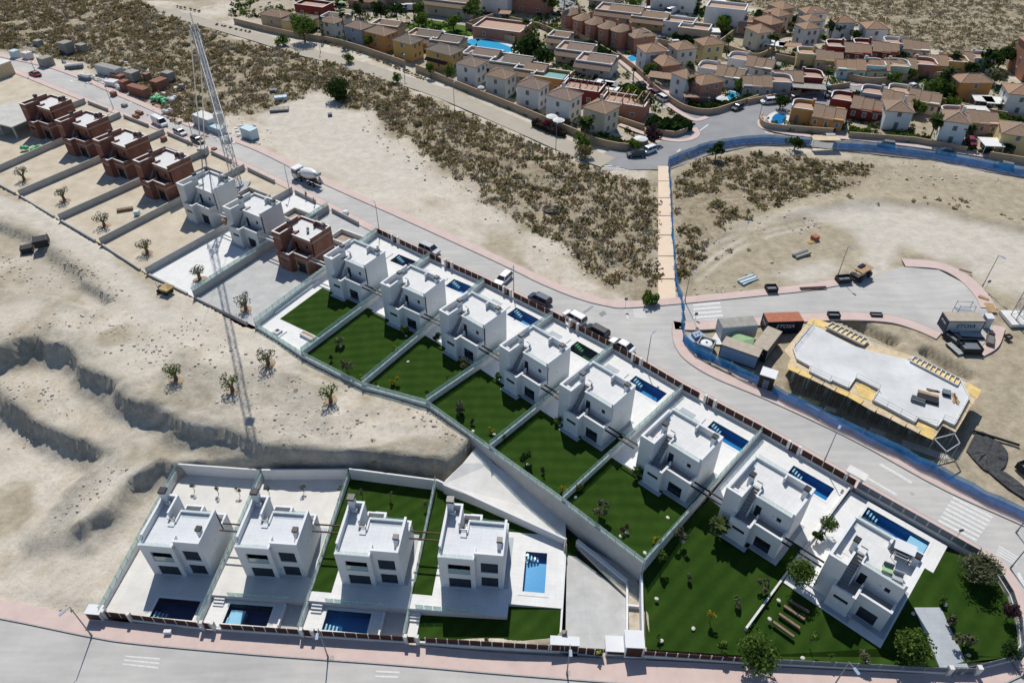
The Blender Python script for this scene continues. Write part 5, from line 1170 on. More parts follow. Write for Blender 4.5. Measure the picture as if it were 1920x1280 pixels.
# --- materials lying round the site
Mt['blk'] = mat('black_plastic', (.025,.025,.027), .6, .3, 3); Mt['membrane'] = mat('black_geotextile', (.05,.052,.055), .8, .5, 2.2, .6, 5)
def sheetpatch(name, label, pts, z, m, cat):
    c = sum(pts, Vector())/len(pts); mb = MB(); ring = densify(pts+[pts[0]], 4)[:-1]
    vs = [(c.x, c.y, z+.25)]+[(p.x, p.y, z+.03+.14*random.random()) for p in ring]+[(c.x+(p.x-c.x)*.55, c.y+(p.y-c.y)*.55, z+.12+.3*random.random()) for p in ring]
    n = len(ring); fs = []
    for i in range(n): fs += [(1+i, 1+(i+1) % n, 1+n+(i+1) % n, 1+n+i), (0, 1+n+i, 1+n+(i+1) % n)]
    mb.add(vs, fs); mb.add([(p.x, p.y, z-.2) for p in ring]+[(p.x, p.y, z+.05) for p in ring], [(i, (i+1) % n, n+(i+1) % n, n+i) for i in range(n)])
    return mb.build(name, m, None, label=label, cat=cat)
sheetpatch('geotextile', 'crumpled black membrane sheet on the ground below the slab building', GL([(1812,845),(1835,808),(1868,826),(1890,850),(1880,878),(1850,882),(1828,862)]), -.05, Mt['membrane'], 'membrane')
sheetpatch('geotextile', 'narrow black membrane strip running to the right edge', GL([(1850,880),(1885,885),(1935,925),(1940,945),(1890,915)]), -.05, Mt['membrane'], 'membrane')
c = G(1866,822); t = thing('membrane_roll', 'black membrane roll lying beside the crumpled sheet', 'roll', tuple(c), R(-28)); MB().tube((-3,0,.2),(3,0,.2),.2,n=12).build('roll', Mt['blk'], t); MB().tube((-3.05,0,.2),(3.05,0,.2),.07,n=8).build('core', Mt['plyw'], t)
def crate(label, u, v, rz, w, d, h, m='blk', group=None, z=0):
    c = G(u, v, z); t = thing('crate', label, 'crate', tuple(c), rz, group); w_ = MB(); w_.slab(-w/2, w/2, -d/2, d/2, .1, h, [(-w/2+.07, w/2-.07, -d/2+.07, d/2-.07)]); w_.build('side', Mt[m], t); MB().box(-w/2+.07, w/2-.07, -d/2+.07, d/2-.07, .1, h*.6).build('load', Mt['greypanel'], t)
    for x in (-w/2+.1, w/2-.25): MB().box(x, x+.15, -d/2, d/2, 0, .0999).build('skid', Mt['woodold'], t)
crate('black steel cage holding pipe fittings on the pavement by the blue sheets', 1445, 545, R(4), 2.0, 1.6, 1.0)
crate('long dark rack stored on the pavement of the turning circle', 1580, 528, R(8), 2.6, 1.6, 1.1)
crate('dark crate on the pavement left of the yellow framed deck', 1562, 594, R(-2), 2.0, 1.2, .8)
crate('flat steel frame on the pavement halfway to the turning circle', 1642, 592, R(-4), 2.0, .9, .5)
crate('black crate stack in front of the navy and white container', 1815, 655, R(-2), 3.2, 2.6, 1.2)
crate('dark rack of forms left of the crate stack by the container', 1785, 640, R(-70), 3.4, 1.3, 1.0)
crate('brown timber crate right of the crate stack by the container', 1855, 640, R(60), 3.0, 1.1, .8, 'woodold')
crate('small rusty frame at the right edge of the site', 1889, 634, R(10), 1.0, .9, .6, 'rust')
crate('black bin at the lower right of the earthworks', 1918, 880, R(20), 1.8, 1.4, 1.2)
def ladder(label, u, v, rz, n=12, w=1.1, l=4.5):
    c = G(u, v, .1); t = thing('formwork_rack', label, 'rack', tuple(c), rz, 'formwork racks')
    for x in (-w/2, w/2): MB().box(x-.04, x+.04, 0, l, 0, .3).build('rail', Mt['black'], t)
    for i in range(n): MB().box(-w/2+.05, w/2-.05, i*l/n, i*l/n+.16, .1, .32).build('rung', Mt['cabin'], t)
ladder('rack of pale slats standing in front of the navy and white container', 1800, 628, R(-95), 12, 1.4, 3.6)
ladder('rack of pale slats on the left of the crates by the container', 1778, 645, R(-165), 9, 1.2, 3)
for i, (u, v) in enumerate([(1628,812),(1690,836)]):
    c = G(u, v, .0); t = thing('rebar_mesh', ['short rebar mesh bundle behind the hoarding','long rebar mesh bundle behind the hoarding, right of the short one'][i], 'mesh', tuple(c), R(-29), 'rebar meshes')
    w = [2.2, 6][i]
    for k in range(int(w/.25)): MB().box(k*.25, k*.25+.05, 0, 1.1, .25, .3).build('bar', Mt['concw'], t)
    for k in range(4): MB().box(0, w, k*.35, k*.35+.05, .2, .25).build('cross_bar', Mt['concw'], t)
t = pile('timber_stack', 'yellow timber beams lying behind the hoarding', 'timber', 1515, 752, 0, R(-29), lambda t: planks(t, 6, 3.2, 'yellow', .2, .05, 2))
t = pile('timber_stack', 'pallet of pale boards behind the hoarding, right of the yellow beams', 'timber', 1556, 770, 0, R(-29), lambda t: planks(t, 8, 1.6, 'plyw', .2, .03, 2))
t = pile('timber_stack', 'yellow and red panel stacks on the sandy slope', 'timber', 1525, 455, 0, R(30), lambda t: (planks(t, 6, 1.8, 'yellow', .3, .03, 2), MB().box(.6, 1.9, .2, 1.4, 0, .8).build('red_stack', Mt['redroof'], t)))
t = pile('pipe_stack', 'two grey concrete beams lying on the sandy slope', 'beams', 1505, 480, 0, R(28), lambda t: [MB().box(-1.9, 1.9, -.3+.75*i, .3+.75*i-.1, 0, .5).build('beam', Mt['greypanel' if i else 'greyroof'], t) for i in range(2)])
t = pile('timber_stack', 'dark steel rails laid on the pavement of the side road', 'rails', 1526, 541, .13, R(5), lambda t: [MB().box(-2.6, 2.4, -.25+.45*i, -.05+.45*i, 0, .18).build('rail', Mt['rust'], t) for i in range(2)])
t = pile('timber_stack', 'tan timber bundle on the pavement of the turning circle', 'timber', 1865, 578, .13, R(80), lambda t: planks(t, 16, 2.8, 'wood', .17, .03, 2))
t = pile('timber_stack', 'short tan timber block at the right kerb of the turning circle', 'timber', 1843, 560, .13, R(-40), lambda t: planks(t, 12, 1.7, 'wood', .18, .03, 4))
t = pile('timber_stack', 'timber planks on the curved pavement', 'timber', 1810, 510, .13, R(-38), lambda t: planks(t, 4, 2.2, 'woodold', .2, .03, 1))
t = pile('timber_stack', 'brown rail lengths on the pavement beside the concrete building', 'timber', 1640, 590, .2, R(-3), lambda t: planks(t, 2, 2.2, 'woodold', .2, .03, 1)) if 0 else None
# crate and timber stack, given the made-up shape of a wheeled machine
c = G(1612,520); t = thing('crate_timber_stack', 'orange brown crate and timber stack in machine shape at the entrance of the turning circle', 'vehicle', tuple(c), R(35))
MB().box(-2.1,2.1,-.75,.75,.6,1.1).build('chassis', Mt['black'], t); MB().box(-2.0,.2,-.7,.1,1.1,1.9).build('hood', Mt['plyw'], t); MB().box(-.6,.9,.15,.85,1.1,2.4).build('cab', Mt['dark'], t)
for i in range(5): MB().box(-1.6,1.8,-1.0+.36*i,-.70+.36*i,1.95,2.15).build('board', Mt['wood'], t)
for x in (-1.4, 1.4):
    for y in (-.95, .95): MB().tube((x,y-.2,.6),(x,y+.2,.6),.6,n=14).build('wheel', Mt['blk'], t)
# scaffold tower
c = G(1800,595); t = thing('scaffold_tower', 'low steel scaffold tower on the turning circle', 'scaffold', tuple(c), R(-4))
for x in (-1.3, 1.3):
    for y in (-.7, .7): MB().tube((x,y,0),(x,y,3.1),.05,n=5).build('upright', Mt['greysteel'], t)
for z in (1.6, 2.9):
    for y in (-.7, .7): MB().tube((-1.3,y,z),(1.3,y,z),.045,n=5).build('rail', Mt['greysteel'], t)
    for x in (-1.3, 1.3): MB().tube((x,-.7,z),(x,.7,z),.045,n=5).build('rail', Mt['greysteel'], t)
MB().box(-1.3,1.3,-.7,.7,1.65,1.72).build('platform', Mt['greysteel'], t)
for s in (-1,1): MB().tube((-1.3,s*.7,.1),(1.3,s*.7,1.6),.04,n=5).build('brace', Mt['greysteel'], t)
# second crane base on the right edge
c = G(1905,600); t = thing('tower_crane', 'lower part of a lattice crane mast at the right edge of the picture', 'crane', tuple(c)); m = MB(); lattice(m, (0,0,.6), (0,0,14), 1.5, 1.5, .08); m.build('mast', Mt['steel'], t); MB().box(-2,2,-2,2,0,.6).build('base', Mt['concw'], t)
# access scaffold at the left end of the building
c = G(1497,712); t = thing('access_scaffold', 'thin steel access scaffold at the left end of the slab building', 'scaffold', tuple(c), R(-30))
for x in (-.8, .8):
    for y in (-1.2, 1.2): MB().tube((x,y,0),(x,y,3.3),.045,n=5).build('upright', Mt['steel'], t)
for k in range(5): MB().tube((-.8,-1.2,.3+.6*k),(.8,1.2,.6+.6*k),.035,n=4).build('brace', Mt['steel'], t)
# --- cars
CARP = {}
def carpaint(c):
    if c not in CARP:
        CARP[c] = mat('car_paint_%d' % len(CARP), {'white':(.72,.72,.72),'silver':(.38,.39,.40),'grey':(.16,.165,.17),'black':(.016,.017,.019),'blue':(.015,.028,.07),'red':(.20,.012,.018),'darkred':(.10,.012,.018),'green':(.02,.03,.025),'tan':(.36,.30,.22)}[c], .25, .04, 2, spec=.6)
    return CARP[c]
Mt['tyre'] = mat('tyre_rubber', (.02,.02,.02), .9, .2, 4); Mt['rim'] = mat('alloy_rim', (.45,.45,.46), .35, .08, 4, metal=.6); Mt['lamp'] = mat('headlamp_glass', (.6,.62,.64), .15, .05, spec=.6); Mt['tail'] = mat('tail_lamp_red', (.30,.012,.012), .3, .1)
PROF = {  # outline stations (x, half width, z low, z belt) and cabin
 'hatch': dict(l=4.2, w=1.78, hood=.30, bz=.92, h=1.48, cab=(.22, .40, .92, .99)), 'suv': dict(l=4.5, w=1.86, hood=.28, bz=1.02, h=1.68, cab=(.20, .36, .93, .99)),
 'sedan': dict(l=4.7, w=1.84, hood=.3, bz=.90, h=1.44, cab=(.25, .42, .74, .90)), 'van': dict(l=5.3, w=2.0, hood=.2, bz=1.25, h=2.2, cab=(.10, .22, .985, .995))}
CARM = {}
def car_mesh(kind):
    p = PROF[kind]; l, w, bz, h = p['l'], p['w']/2, p['bz'], p['h']; c0, c1, c2, c3 = p['cab']
    st = [(-.5,.80,.45,bz*.70),(-.47,.93,.28,bz*.80),(-.36,1,.22,bz*.90),(-.5+c0,1,.22,bz*.97),(0,1,.22,bz),(.36,1,.22,bz*1.0),(.46,.95,.26,bz*.95),(.5,.86,.42,bz*.80)]
    b = MB(); vs = []; fs = []
    for x, k, zl, zt in st:
        ww = w*k; vs += [(x*l,-ww*.94,zl),(x*l,-ww,zl+.25),(x*l,-ww*.98,zt-.10),(x*l,-ww*.86,zt),(x*l,ww*.86,zt),(x*l,ww*.98,zt-.10),(x*l,ww,zl+.25),(x*l,ww*.94,zl)]
    n = 8
    for i in range(len(st)-1):
        for j in range(n): a, c = i*n+j, i*n+(j+1) % n; fs.append((a, a+n, c+n, c))
    fs += [tuple(range(n)), tuple(range((len(st)-1)*n+n-1, (len(st)-1)*n-1, -1))]
    b.add(vs, fs); body = b.mesh('body', None)
    X = lambda t: (-.5+t)*l
    g = MB(); wt, wb = w*.72, w*.93
    def ring(x, ww, z): return [(x,-ww,z),(x,ww,z)]
    g.add([(X(c0),-wb,bz-.03),(X(c0),wb,bz-.03),(X(c1),wt,h-.05),(X(c1),-wt,h-.05),(X(c3),-wb,bz-.03),(X(c3),wb,bz-.03),(X(c2),wt,h-.05),(X(c2),-wt,h-.05)],
          [(0,3,2,1),(4,5,6,7),(0,4,7,3),(1,2,6,5),(3,7,6,2)])
    glass = g.mesh('windows', None)
    r = MB(); e = .02
    r.add([(X(c1)-.05,-wt-e,h-.06),(X(c1)-.05,wt+e,h-.06),(X(c2)+.05,wt+e,h-.06),(X(c2)+.05,-wt-e,h-.06),(X(c1)+.12,-wt+.1,h),(X(c1)+.12,wt-.1,h),(X(c2)-.12,wt-.1,h),(X(c2)-.12,-wt+.1,h)],
          [(0,1,5,4),(1,2,6,5),(2,3,7,6),(3,0,4,7),(4,5,6,7)])
    roof = r.mesh('roof', None)
    pil = MB()
    for s in (-1, 1):
        for (xa, ya, za), (xb, yb, zb) in [((X(c0),s*wb,bz),(X(c1),s*wt,h-.05)), ((X(c3),s*wb,bz),(X(c2),s*wt,h-.05)), ((X((c0+c3)/2+.02),s*(wb+.005),bz),(X((c1+c2)/2),s*(wt+.005),h-.05))]:
            pil.tube((xa,ya,za),(xb,yb,zb),.045 if kind != 'van' else .07, n=4)
    pillars = pil.mesh('pillars', None)
    if kind == 'van':
        q = MB(); q.add([(X(.36),-wb-.01,bz-.05),(X(.995),-wb-.01,bz-.05),(X(.985),-wt-.03,h-.05),(X(.36),-wt-.03,h-.05),(X(.36),wb+.01,bz-.05),(X(.995),wb+.01,bz-.05),(X(.985),wt+.03,h-.05),(X(.36),wt+.03,h-.05)], [(0,1,2,3),(7,6,5,4),(1,5,6,2)]); pillars = q.mesh('side_panel', None)
    wh = MB(); wh.tube((0,-.1,0),(0,.1,0),.32,n=16); tyre = wh.mesh('wheel', None); wh = MB(); wh.tube((0,-.105,0),(0,.105,0),.19,n=12); rim = wh.mesh('rim', None)
    hl = MB(); hl.box(-.03,.05,-.2,.2,-.08,.08); lm = hl.mesh('lamp', None)
    return dict(body=body, windows=glass, roof=roof, pillars=pillars, tyre=tyre, rim=rim, lamp=lm, p=p)
def paint(o, m):
    if len(o.data.materials) == 0: o.data.materials.append(None)
    o.material_slots[0].link = 'OBJECT'; o.material_slots[0].material = m
def car(label, kind, colr, u, v, deg, z=.0, group='parked cars', pos=None, s=1.0):
    if kind not in CARM: CARM[kind] = car_mesh(kind)
    M = CARM[kind]; p = M['p']; c = pos if pos is not None else G(u, v, z)
    t = thing('parked_car' if kind != 'van' else 'parked_van', label, 'car' if kind != 'van' else 'van', (c.x, c.y, z), R(deg), group, s)
    cp = carpaint(colr)
    for n, m in (('body', cp), ('windows', Mt['dark']), ('roof', cp if colr != 'panoramic' else Mt['dark']), ('pillars', cp)):
        o = link(n, M[n], t); paint(o, m)
    for x in (-.32, .31):
        for y in (-.47, .47):
            o = link('wheel', M['tyre'], t, (x*p['l'], y*p['w']*.97, .32)); paint(o, Mt['tyre']); r = link('rim', M['rim'], o); paint(r, Mt['rim'])
    for y in (-.33, .33):
        o = link('headlight', M['lamp'], t, (-.485*p['l'], y*p['w'], p['bz']*.66)); paint(o, Mt['lamp']); o = link('tail_light', M['lamp'], t, (.487*p['l'], y*p['w'], p['bz']*.72)); paint(o, Mt['tail'])
    return t
def cdir(u0, v0, u1, v1):
    a, b = G(u0, v0), G(u1, v1); return math.degrees(math.atan2(b.y-a.y, b.x-a.x))
RD = cdir(800,470,1050,590)
car('silver estate car parked alone on the main road left of the white ones', 'suv', 'silver', 805, 470, cdir(788,462,825,478)+180, pos=G(806,472))
car('white hatchback parked facing the kerb behind the third finished villa', 'hatch', 'white', 944, 527, cdir(931,540,958,515))
car('dark blue car parked on the main road behind the third finished villa', 'suv', 'blue', 1012, 566, RD)
car('white estate car parked on the main road between two dark cars', 'suv', 'white', 1077, 600, cdir(1058,588,1098,610))
car('dark grey car parked behind the white estate car', 'suv', 'black', 1119, 626, cdir(1100,615,1140,636))
car('white sports saloon with dark glass roof parked by the lamp post', 'sedan', 'white', 1165, 652, cdir(1145,640,1188,662))
car('white delivery van parked at the far end of the site road', 'van', 'white', 301, 234, cdir(288,226,318,242)+180)
car('silver hatchback parked behind the delivery van', 'hatch', 'silver', 339, 252, cdir(325,246,354,260)+180)
car('black hatchback parked at the foot of the crane stays', 'hatch', 'black', 372, 267, cdir(358,260,388,274)+180)
car('red saloon car driving at the far left end of the road', 'sedan', 'red', 67, 142, cdir(53,135,82,146), group='cars on the far road')
for lab, k, c, u, v, d in [
  ('black hatchback on the estate street above the red car','hatch','black',1202,162,cdir(1196,157,1210,170)),
  ('dark red car parked on the estate street','hatch','darkred',1225,177,cdir(1216,171,1236,183)),
  ('white hatchback parked behind the dark red car','suv','white',1239,187,cdir(1230,181,1249,192)),
  ('dark car waiting at the estate junction','hatch','black',1382,205,cdir(1372,210,1393,200)),
  ('white car at the zebra crossing of the estate','suv','white',1440,194,cdir(1428,194,1452,192)),
  ('dark green car beside the white car at the estate crossing','hatch','green',1465,191,cdir(1455,192,1475,188)),
  ('black car behind the dark green one at the estate crossing','hatch','black',1486,188,cdir(1476,190,1497,185)),
  ('large black car with a bright reflection on the estate street','suv','black',1556,182,cdir(1545,184,1568,178)),
  ('white saloon on the bend of the estate street','sedan','white',1708,166,cdir(1698,168,1718,163)),
  ('black car parked beyond the bend of the estate street','hatch','black',1828,154,0),
  ('white car parked in front of the palm garden by the zebra crossing','suv','white',1215,286,cdir(1204,290,1226,282)),
  ('dark olive car parked left of the white one by the zebra crossing','suv','green',1192,293,cdir(1180,294,1205,292)),
  ('dark car parked behind the tan roofed bus shelter','hatch','silver',1550,262,0),
  ('grey green car standing behind the blue hoarding','hatch','grey',1660,274,cdir(1650,272,1672,275)),
  ('navy car driving along the estate perimeter road','sedan','blue',1772,288,cdir(1755,285,1790,291)),
  ('grey car at the right end of the perimeter road','hatch','grey',1880,314,cdir(1870,311,1892,316)),
  ('red car parked under the palms in a driveway','hatch','red',1820,270,80),
  ('dark car parked under a white carport near the right edge','hatch','black',1848,278,80),
  ('white van parked between the two white houses by the bare hill','van','white',1568,88,15),
  ('white car parked at the top of the estate','hatch','white',1215,22,70),
  ('dark saloon parked at the top of the estate','sedan','black',1238,26,-10),
  ('white van parked at the top of the estate','van','white',1257,26,45),
  ('black car parked below the townhouse row','hatch','black',1237,78,10),
  ('white car parked beside the black one below the townhouse row','hatch','white',1262,84,10),
  ('dark red car at the upper left end of the estate street','hatch','darkred',1050,28,10),
  ('white motorhome left of the park','van','white',748,20,0),
  ('white motorhome behind the park trees','van','white',768,19,0)]:
    car(lab, k, c, u, v, d, group='cars in the old estate')
# --- concrete mixer truck
a, b = G(552,330), G(606,352); d = (b-a); c = (a+b)/2
t = thing('mixer_truck', 'white concrete mixer truck with dark chassis parked at the kerb', 'truck', (c.x, c.y, 0), math.atan2(d.y, d.x)+math.pi*0)
MB().box(-4.0,4.0,-.5,.5,.75,1.05).build('chassis', Mt['black'], t)
cb = MB(); cb.prism([(-4.1,-1.2),(-2.4,-1.2),(-2.4,1.2),(-4.1,1.2)], .6, 1.6); cb.build('cab', carpaint('white'), t); cb = MB(); cb.prism([(-4.0,-1.15),(-2.45,-1.15),(-2.45,1.15),(-4.0,1.15)], 1.6, 2.5); cw = cb.build('cab_window', Mt['dark'], t); MB().box(-4.05,-2.4,-1.2,1.2,2.5,2.8).build('cab_roof', carpaint('white'), t)
m = MB(); m.lathe([(.35,-2.6),(.9,-2.3),(1.22,-1.0),(1.22,.4),(.85,1.9),(.55,2.5),(.5,2.6)], 20); dr = m.build('drum', carpaint('white'), t, smooth=True); dr.rotation_euler = (0, R(80), 0); dr.location = (.8, 0, 2.35)
text(t, 'MEZCLA', (.6, -1.2, 2.6), (R(70), 0, 0), .6, Mt['letterd']) if 0 else None
hp = MB(); hp.prism([(3.1,-.6),(4.2,-.6),(4.2,.6),(3.1,.6)], 2.7, 3.4); hp.build('hopper', Mt['greysteel'], t); MB().beam((3.9,0,2.4),(5.0,0,1.1),.5,.12).build('chute', Mt['greysteel'], t)
MB().box(-2.3,-1.6,-1.0,1.0,1.05,2.2).build('water_tank', Mt['greysteel'], t)
for x in (-3.2, -1.6, 1.4, 2.7):
    for y in (-1.0, 1.0): w = MB().tube((x,y-.16,.5),(x,y+.16,.5),.5,n=14).build('wheel', Mt['tyre'], t); MB().tube((x,y-.17,.5),(x,y+.17,.5),.25,n=10).build('rim', Mt['rim'], w)
# small dumper in the earthworks
c = G(310,548,-.2); t = thing('site_dumper', 'small yellow brown site dumper on the earth below the white concrete yard', 'vehicle', tuple(c), R(-25))
MB().box(-1.0,1.2,-.6,.6,.4,.8).build('chassis', Mt['black'], t); h = MB(); h.add([(-.1,-.8,.8),(1.5,-.8,.9),(1.5,.8,.9),(-.1,.8,.8),(-.3,-.9,1.4),(1.9,-.9,1.5),(1.9,.9,1.5),(-.3,.9,1.4),(.9,0,.95)], [(0,1,5,4),(1,2,6,5),(2,3,7,6),(3,0,4,7),(0,3,2,1),(4,5,8),(5,6,8),(6,7,8),(7,4,8)]); h.build('skip', Mt['yellowpaint'], t); MB().box(-1.1,-.5,-.4,.4,.8,1.2).build('seat', Mt['black'], t)
for x in (-.8,.9):
    for y in (-.7,.7): MB().tube((x,y-.15,.4),(x,y+.15,.4),.4,n=12).build('wheel', Mt['tyre'], t)
for x in (-1.1,-.45): MB().tube((x,-.4,1.2),(x,-.4,2.1),.04,n=5).build('roll_bar', Mt['black'], t)
# --- lamp posts
Mt['lampgrey'] = mat('lamp_post_grey', (.22,.23,.24), .5, .1, 3)
def lamp(label, p, h=7.0, arm=(0.9, 0), z=None):
    t = thing('street_lamp', label, 'street lamp', tuple(p), 0, 'street lamps'); MB().tube((0,0,0),(0,0,h),.085,.05,n=8).build('pole', Mt['lampgrey'], t); MB().tube((0,0,0),(0,0,.6),.12,.11,n=8).build('base', Mt['lampgrey'], t)
    ax = Vector((arm[0], arm[1], 0)); MB().tube((0,0,h-.05), Vector((0,0,h+.05))+ax*.6, .04, n=6).build('arm', Mt['lampgrey'], t)
    e = Vector((0,0,h+.02))+ax*.6; f = e+ax.normalized()*.75; MB().beam(e+Vector((0,0,.08)), f+Vector((0,0,.08)), .32, .1).build('lamp_head', Mt['bluegrey'], t)
K = [('street lamp at the bare earth corner, casting a long shadow over the lower street',GB(172,1191,.13),6.8,(-.5,-.8)),('street lamp in front of the teal-cornered pool',GB(615,1231,.13),6.8,(.1,-1)),('street lamp at the forecourt kiosk',GB(1063,1262,.13),6.8,(0,-1)),('street lamp below the lower street fence, cut by the bottom edge',GB(1556,1296,.13),6.8,(.4,-1)),
     ('street lamp at the kerb behind the teal-ended pool',G(1542,872),6.9,(.6,.8)),('street lamp by the white sports saloon',G(1211,690),7,(.6,.8)),('street lamp at the kerb behind the green pool villa row, north side',G(963,557),7,(-.3,-.9)),('street lamp between the brick shell and the silver car',G(712,440),7.1,(-.4,.9)),
     ('street lamp beside the mixer truck',G(545,365),7.0,(-.4,.9)),('street lamp at the kerb of the turning circle, tall one',G(1842,537),6.9,(.4,-.9)),('street lamp among the stored materials at the side road',G(1571,516),6.5,(.4,-.9)),('street lamp at the blue hoarding by the zebra crossing',G(1284,565),6.9,(.6,-.8)),
     ('street lamp on the far pavement opposite the delivery van',G(362,258),6.8,(-.4,.9)),('street lamp on the far pavement opposite the stacked bricks',G(213,205),6.5,(-.4,.9)),('street lamp at the far red car',G(66,134),6.5,(.4,-.9)),
     ('street lamp on the farm track by the yellow houses',G(601,99),6.5,(.3,.9)),('street lamp on the farm track in front of the awning house',G(759,147),6.5,(.3,.9)),('street lamp on the farm track below the white houses',G(852,200),6.5,(.3,.9)),('street lamp on the farm track near the palm garden',G(1042,281),6.5,(.3,.9)),
     ('street lamp at the round pool garden of the estate',G(1423,224),6.5,(.3,-.9)),('street lamp at the estate bend',G(1651,176),6,(.3,-.9)),('street lamp at the corner lawn of the corner villa',G(1895,1064,.13),5.5,(.5,.4)),('street lamp on the hoarding side near the right edge',G(1905,998),6,(-.5,-.5))]
for lab, p, h, arm in K: lamp(lab, p, h, arm)
# street signs on poles
def sign(label, p, h=2.4, m='greypanel', rz=0):
    t = thing('traffic_sign', label, 'sign', tuple(p), rz, 'traffic signs'); MB().tube((0,0,0),(0,0,h),.035,n=6).build('pole', Mt['steel'], t); MB().tube((0,-.03,h-.3),(0,.0,h-.3),.32,n=14).build('sign_plate', Mt[m], t)
sign('traffic sign on the pavement at the side road junction', G(1172,578)); sign('traffic sign beside the cream site cabin by the zebra', G(1302,606)); sign('traffic sign at the turning circle beside the tall lamp', G(1846,545)); sign('traffic sign on the corner villa pavement', G(1790,1012)); sign('traffic sign on the estate corner by the round pool', G(1437,236))
# --- people
def person(label, p, rz, shirt, trousers, helmet=None, arm=.0, s=1.0):
    root = thing('person', label, 'person', tuple(p), rz, None, s)
    me = bpy.data.meshes.new('body')
    J = [(0,0,.95),(0,0,1.2),(0,0,1.42),(0,0,1.52),(0,.02,1.66), (.1,0,.92),(.11,.02,.5),(.12,0,.08),(.12,-.12,.04), (-.1,0,.92),(-.11,.03,.5),(-.12,.02,.08),(-.12,-.1,.04), (.19,0,1.40),(.26,-.02,1.13),(.24,-.16-arm,.95+arm),(-.19,0,1.40),(-.26,-.02,1.13),(-.24,-.15,.95)]
    Ed = [(0,1),(1,2),(2,3),(3,4),(0,5),(5,6),(6,7),(7,8),(0,9),(9,10),(10,11),(11,12),(2,13),(13,14),(14,15),(2,16),(16,17),(17,18)]
    rad = [.14,.145,.15,.055,.10, .09,.065,.05,.04, .09,.065,.05,.04, .07,.05,.04,.07,.05,.04]
    me.from_pydata(J, Ed, []); o = link('body', me, root)
    sk = o.modifiers.new('skin', 'SKIN'); ss = o.modifiers.new('sub', 'SUBSURF'); ss.levels = ss.render_levels = 1
    for i, v in enumerate(me.skin_vertices[0].data): v.radius = (rad[i], rad[i]*.85); v.use_root = i == 0
    dg = bpy.context.evaluated_depsgraph_get(); m2 = bpy.data.meshes.new_from_object(o.evaluated_get(dg)); o.modifiers.clear(); o.data = m2
    m2.materials.clear()
    for m in (shirt, trousers, Mt['skin']): m2.materials.append(m)
    for pg in m2.polygons:
        z = pg.center.z; pg.material_index = 2 if z > 1.47 or (abs(pg.center.x) > .2 and z < 1.02 and z > .85) else (1 if z < .98 else 0)
    m2.polygons.foreach_set('use_smooth', [True]*len(m2.polygons))
    if helmet: MB().lathe([(.13,0),(.125,.06),(.08,.12),(.02,.14)], 12, (0,.02,1.67)).build('helmet', helmet, root)
    else: MB().lathe([(.115,-.02),(.12,.05),(.08,.11),(.02,.125)], 12, (0,.03,1.66)).build('hair', Mt['black'], root)
Mt['skin'] = mat('skin', (.40,.24,.17), .7, .05); Mt['hivis'] = mat('hi_vis_yellow', (.52,.68,.03), .7, .06); Mt['trous'] = mat('dark_trousers', (.04,.05,.07), .9, .1); Mt['redcloth'] = mat('red_cloth', (.42,.03,.05), .9, .1); Mt['limecloth'] = mat('lime_cloth', (.18,.48,.04), .9, .1); Mt['whitecloth'] = mat('white_cloth', (.6,.6,.6), .9, .05)
person('person in a yellow high-visibility vest at the forecourt gate', GB(1121,1231,.14), R(10), Mt['hivis'], Mt['trous'])
person('person in red and white in the shade of the lone brick shell', G(543,507), R(200), Mt['redcloth'], Mt['whitecloth'])
person('person in a lime green shirt at the doorway of the lone brick shell', G(563,508), R(120), Mt['limecloth'], Mt['trous'])
person('person in red standing on the pavement by the mixer truck', G(575,372,.13), R(60), Mt['redcloth'], Mt['trous'])
person('person in dark red at the kerb below the mixer truck', G(590,384,.13), R(-60), Mt['redcloth'], Mt['trous'])
# --- foliage
def leafmat(name, c1, c2, trans=.25):
    m = bpy.data.materials.new(name); m.use_nodes = True; nt = m.node_tree; nt.nodes.clear(); N = nt.nodes.new; L = nt.links.new
    out = N('ShaderNodeOutputMaterial'); d = N('ShaderNodeBsdfDiffuse'); t = N('ShaderNodeBsdfTranslucent'); mx = N('ShaderNodeMixShader'); mx.inputs[0].default_value = trans
    g = N('ShaderNodeNewGeometry'); r = N('ShaderNodeValToRGB'); r.color_ramp.elements[0].color = (*c1, 1); r.color_ramp.elements[1].color = (*c2, 1)
    L(g.outputs['Random Per Island'], r.inputs[0]); L(r.outputs[0], d.inputs[0]); L(r.outputs[0], t.inputs[0]); L(d.outputs[0], mx.inputs[1]); L(t.outputs[0], mx.inputs[2]); L(mx.outputs[0], out.inputs[0]); return m
LF_ = {'green': leafmat('green_leaves', (.050,.095,.018), (.13,.20,.045), .35), 'dark': leafmat('dark_green_leaves', (.018,.040,.012), (.050,.085,.024)), 'bright': leafmat('bright_green_leaves', (.055,.11,.015), (.12,.18,.03)),
       'olive': leafmat('olive_leaves', (.085,.098,.052), (.17,.18,.10), .35), 'purple': leafmat('purple_leaves', (.035,.018,.026), (.075,.038,.05)), 'yellow': leafmat('yellow_green_leaves', (.20,.21,.02), (.34,.33,.04)),
       'palm': leafmat('palm_leaves', (.045,.07,.022), (.10,.12,.045)), 'red': leafmat('bougainvillea', (.16,.015,.03), (.28,.03,.06)), 'dry': leafmat('dry_grass', (.20,.155,.075), (.34,.27,.14)),
       'scrub1': leafmat('grey_scrub', (.25,.225,.16), (.40,.36,.27)), 'scrub2': leafmat('brown_scrub', (.22,.165,.10), (.36,.28,.185)), 'scrub3': leafmat('olive_scrub', (.19,.16,.07), (.29,.245,.115)), 'scrub4': leafmat('dark_scrub', (.085,.088,.042), (.15,.15,.07)), 'lav': leafmat('lavender', (.26,.24,.26), (.42,.40,.40))}
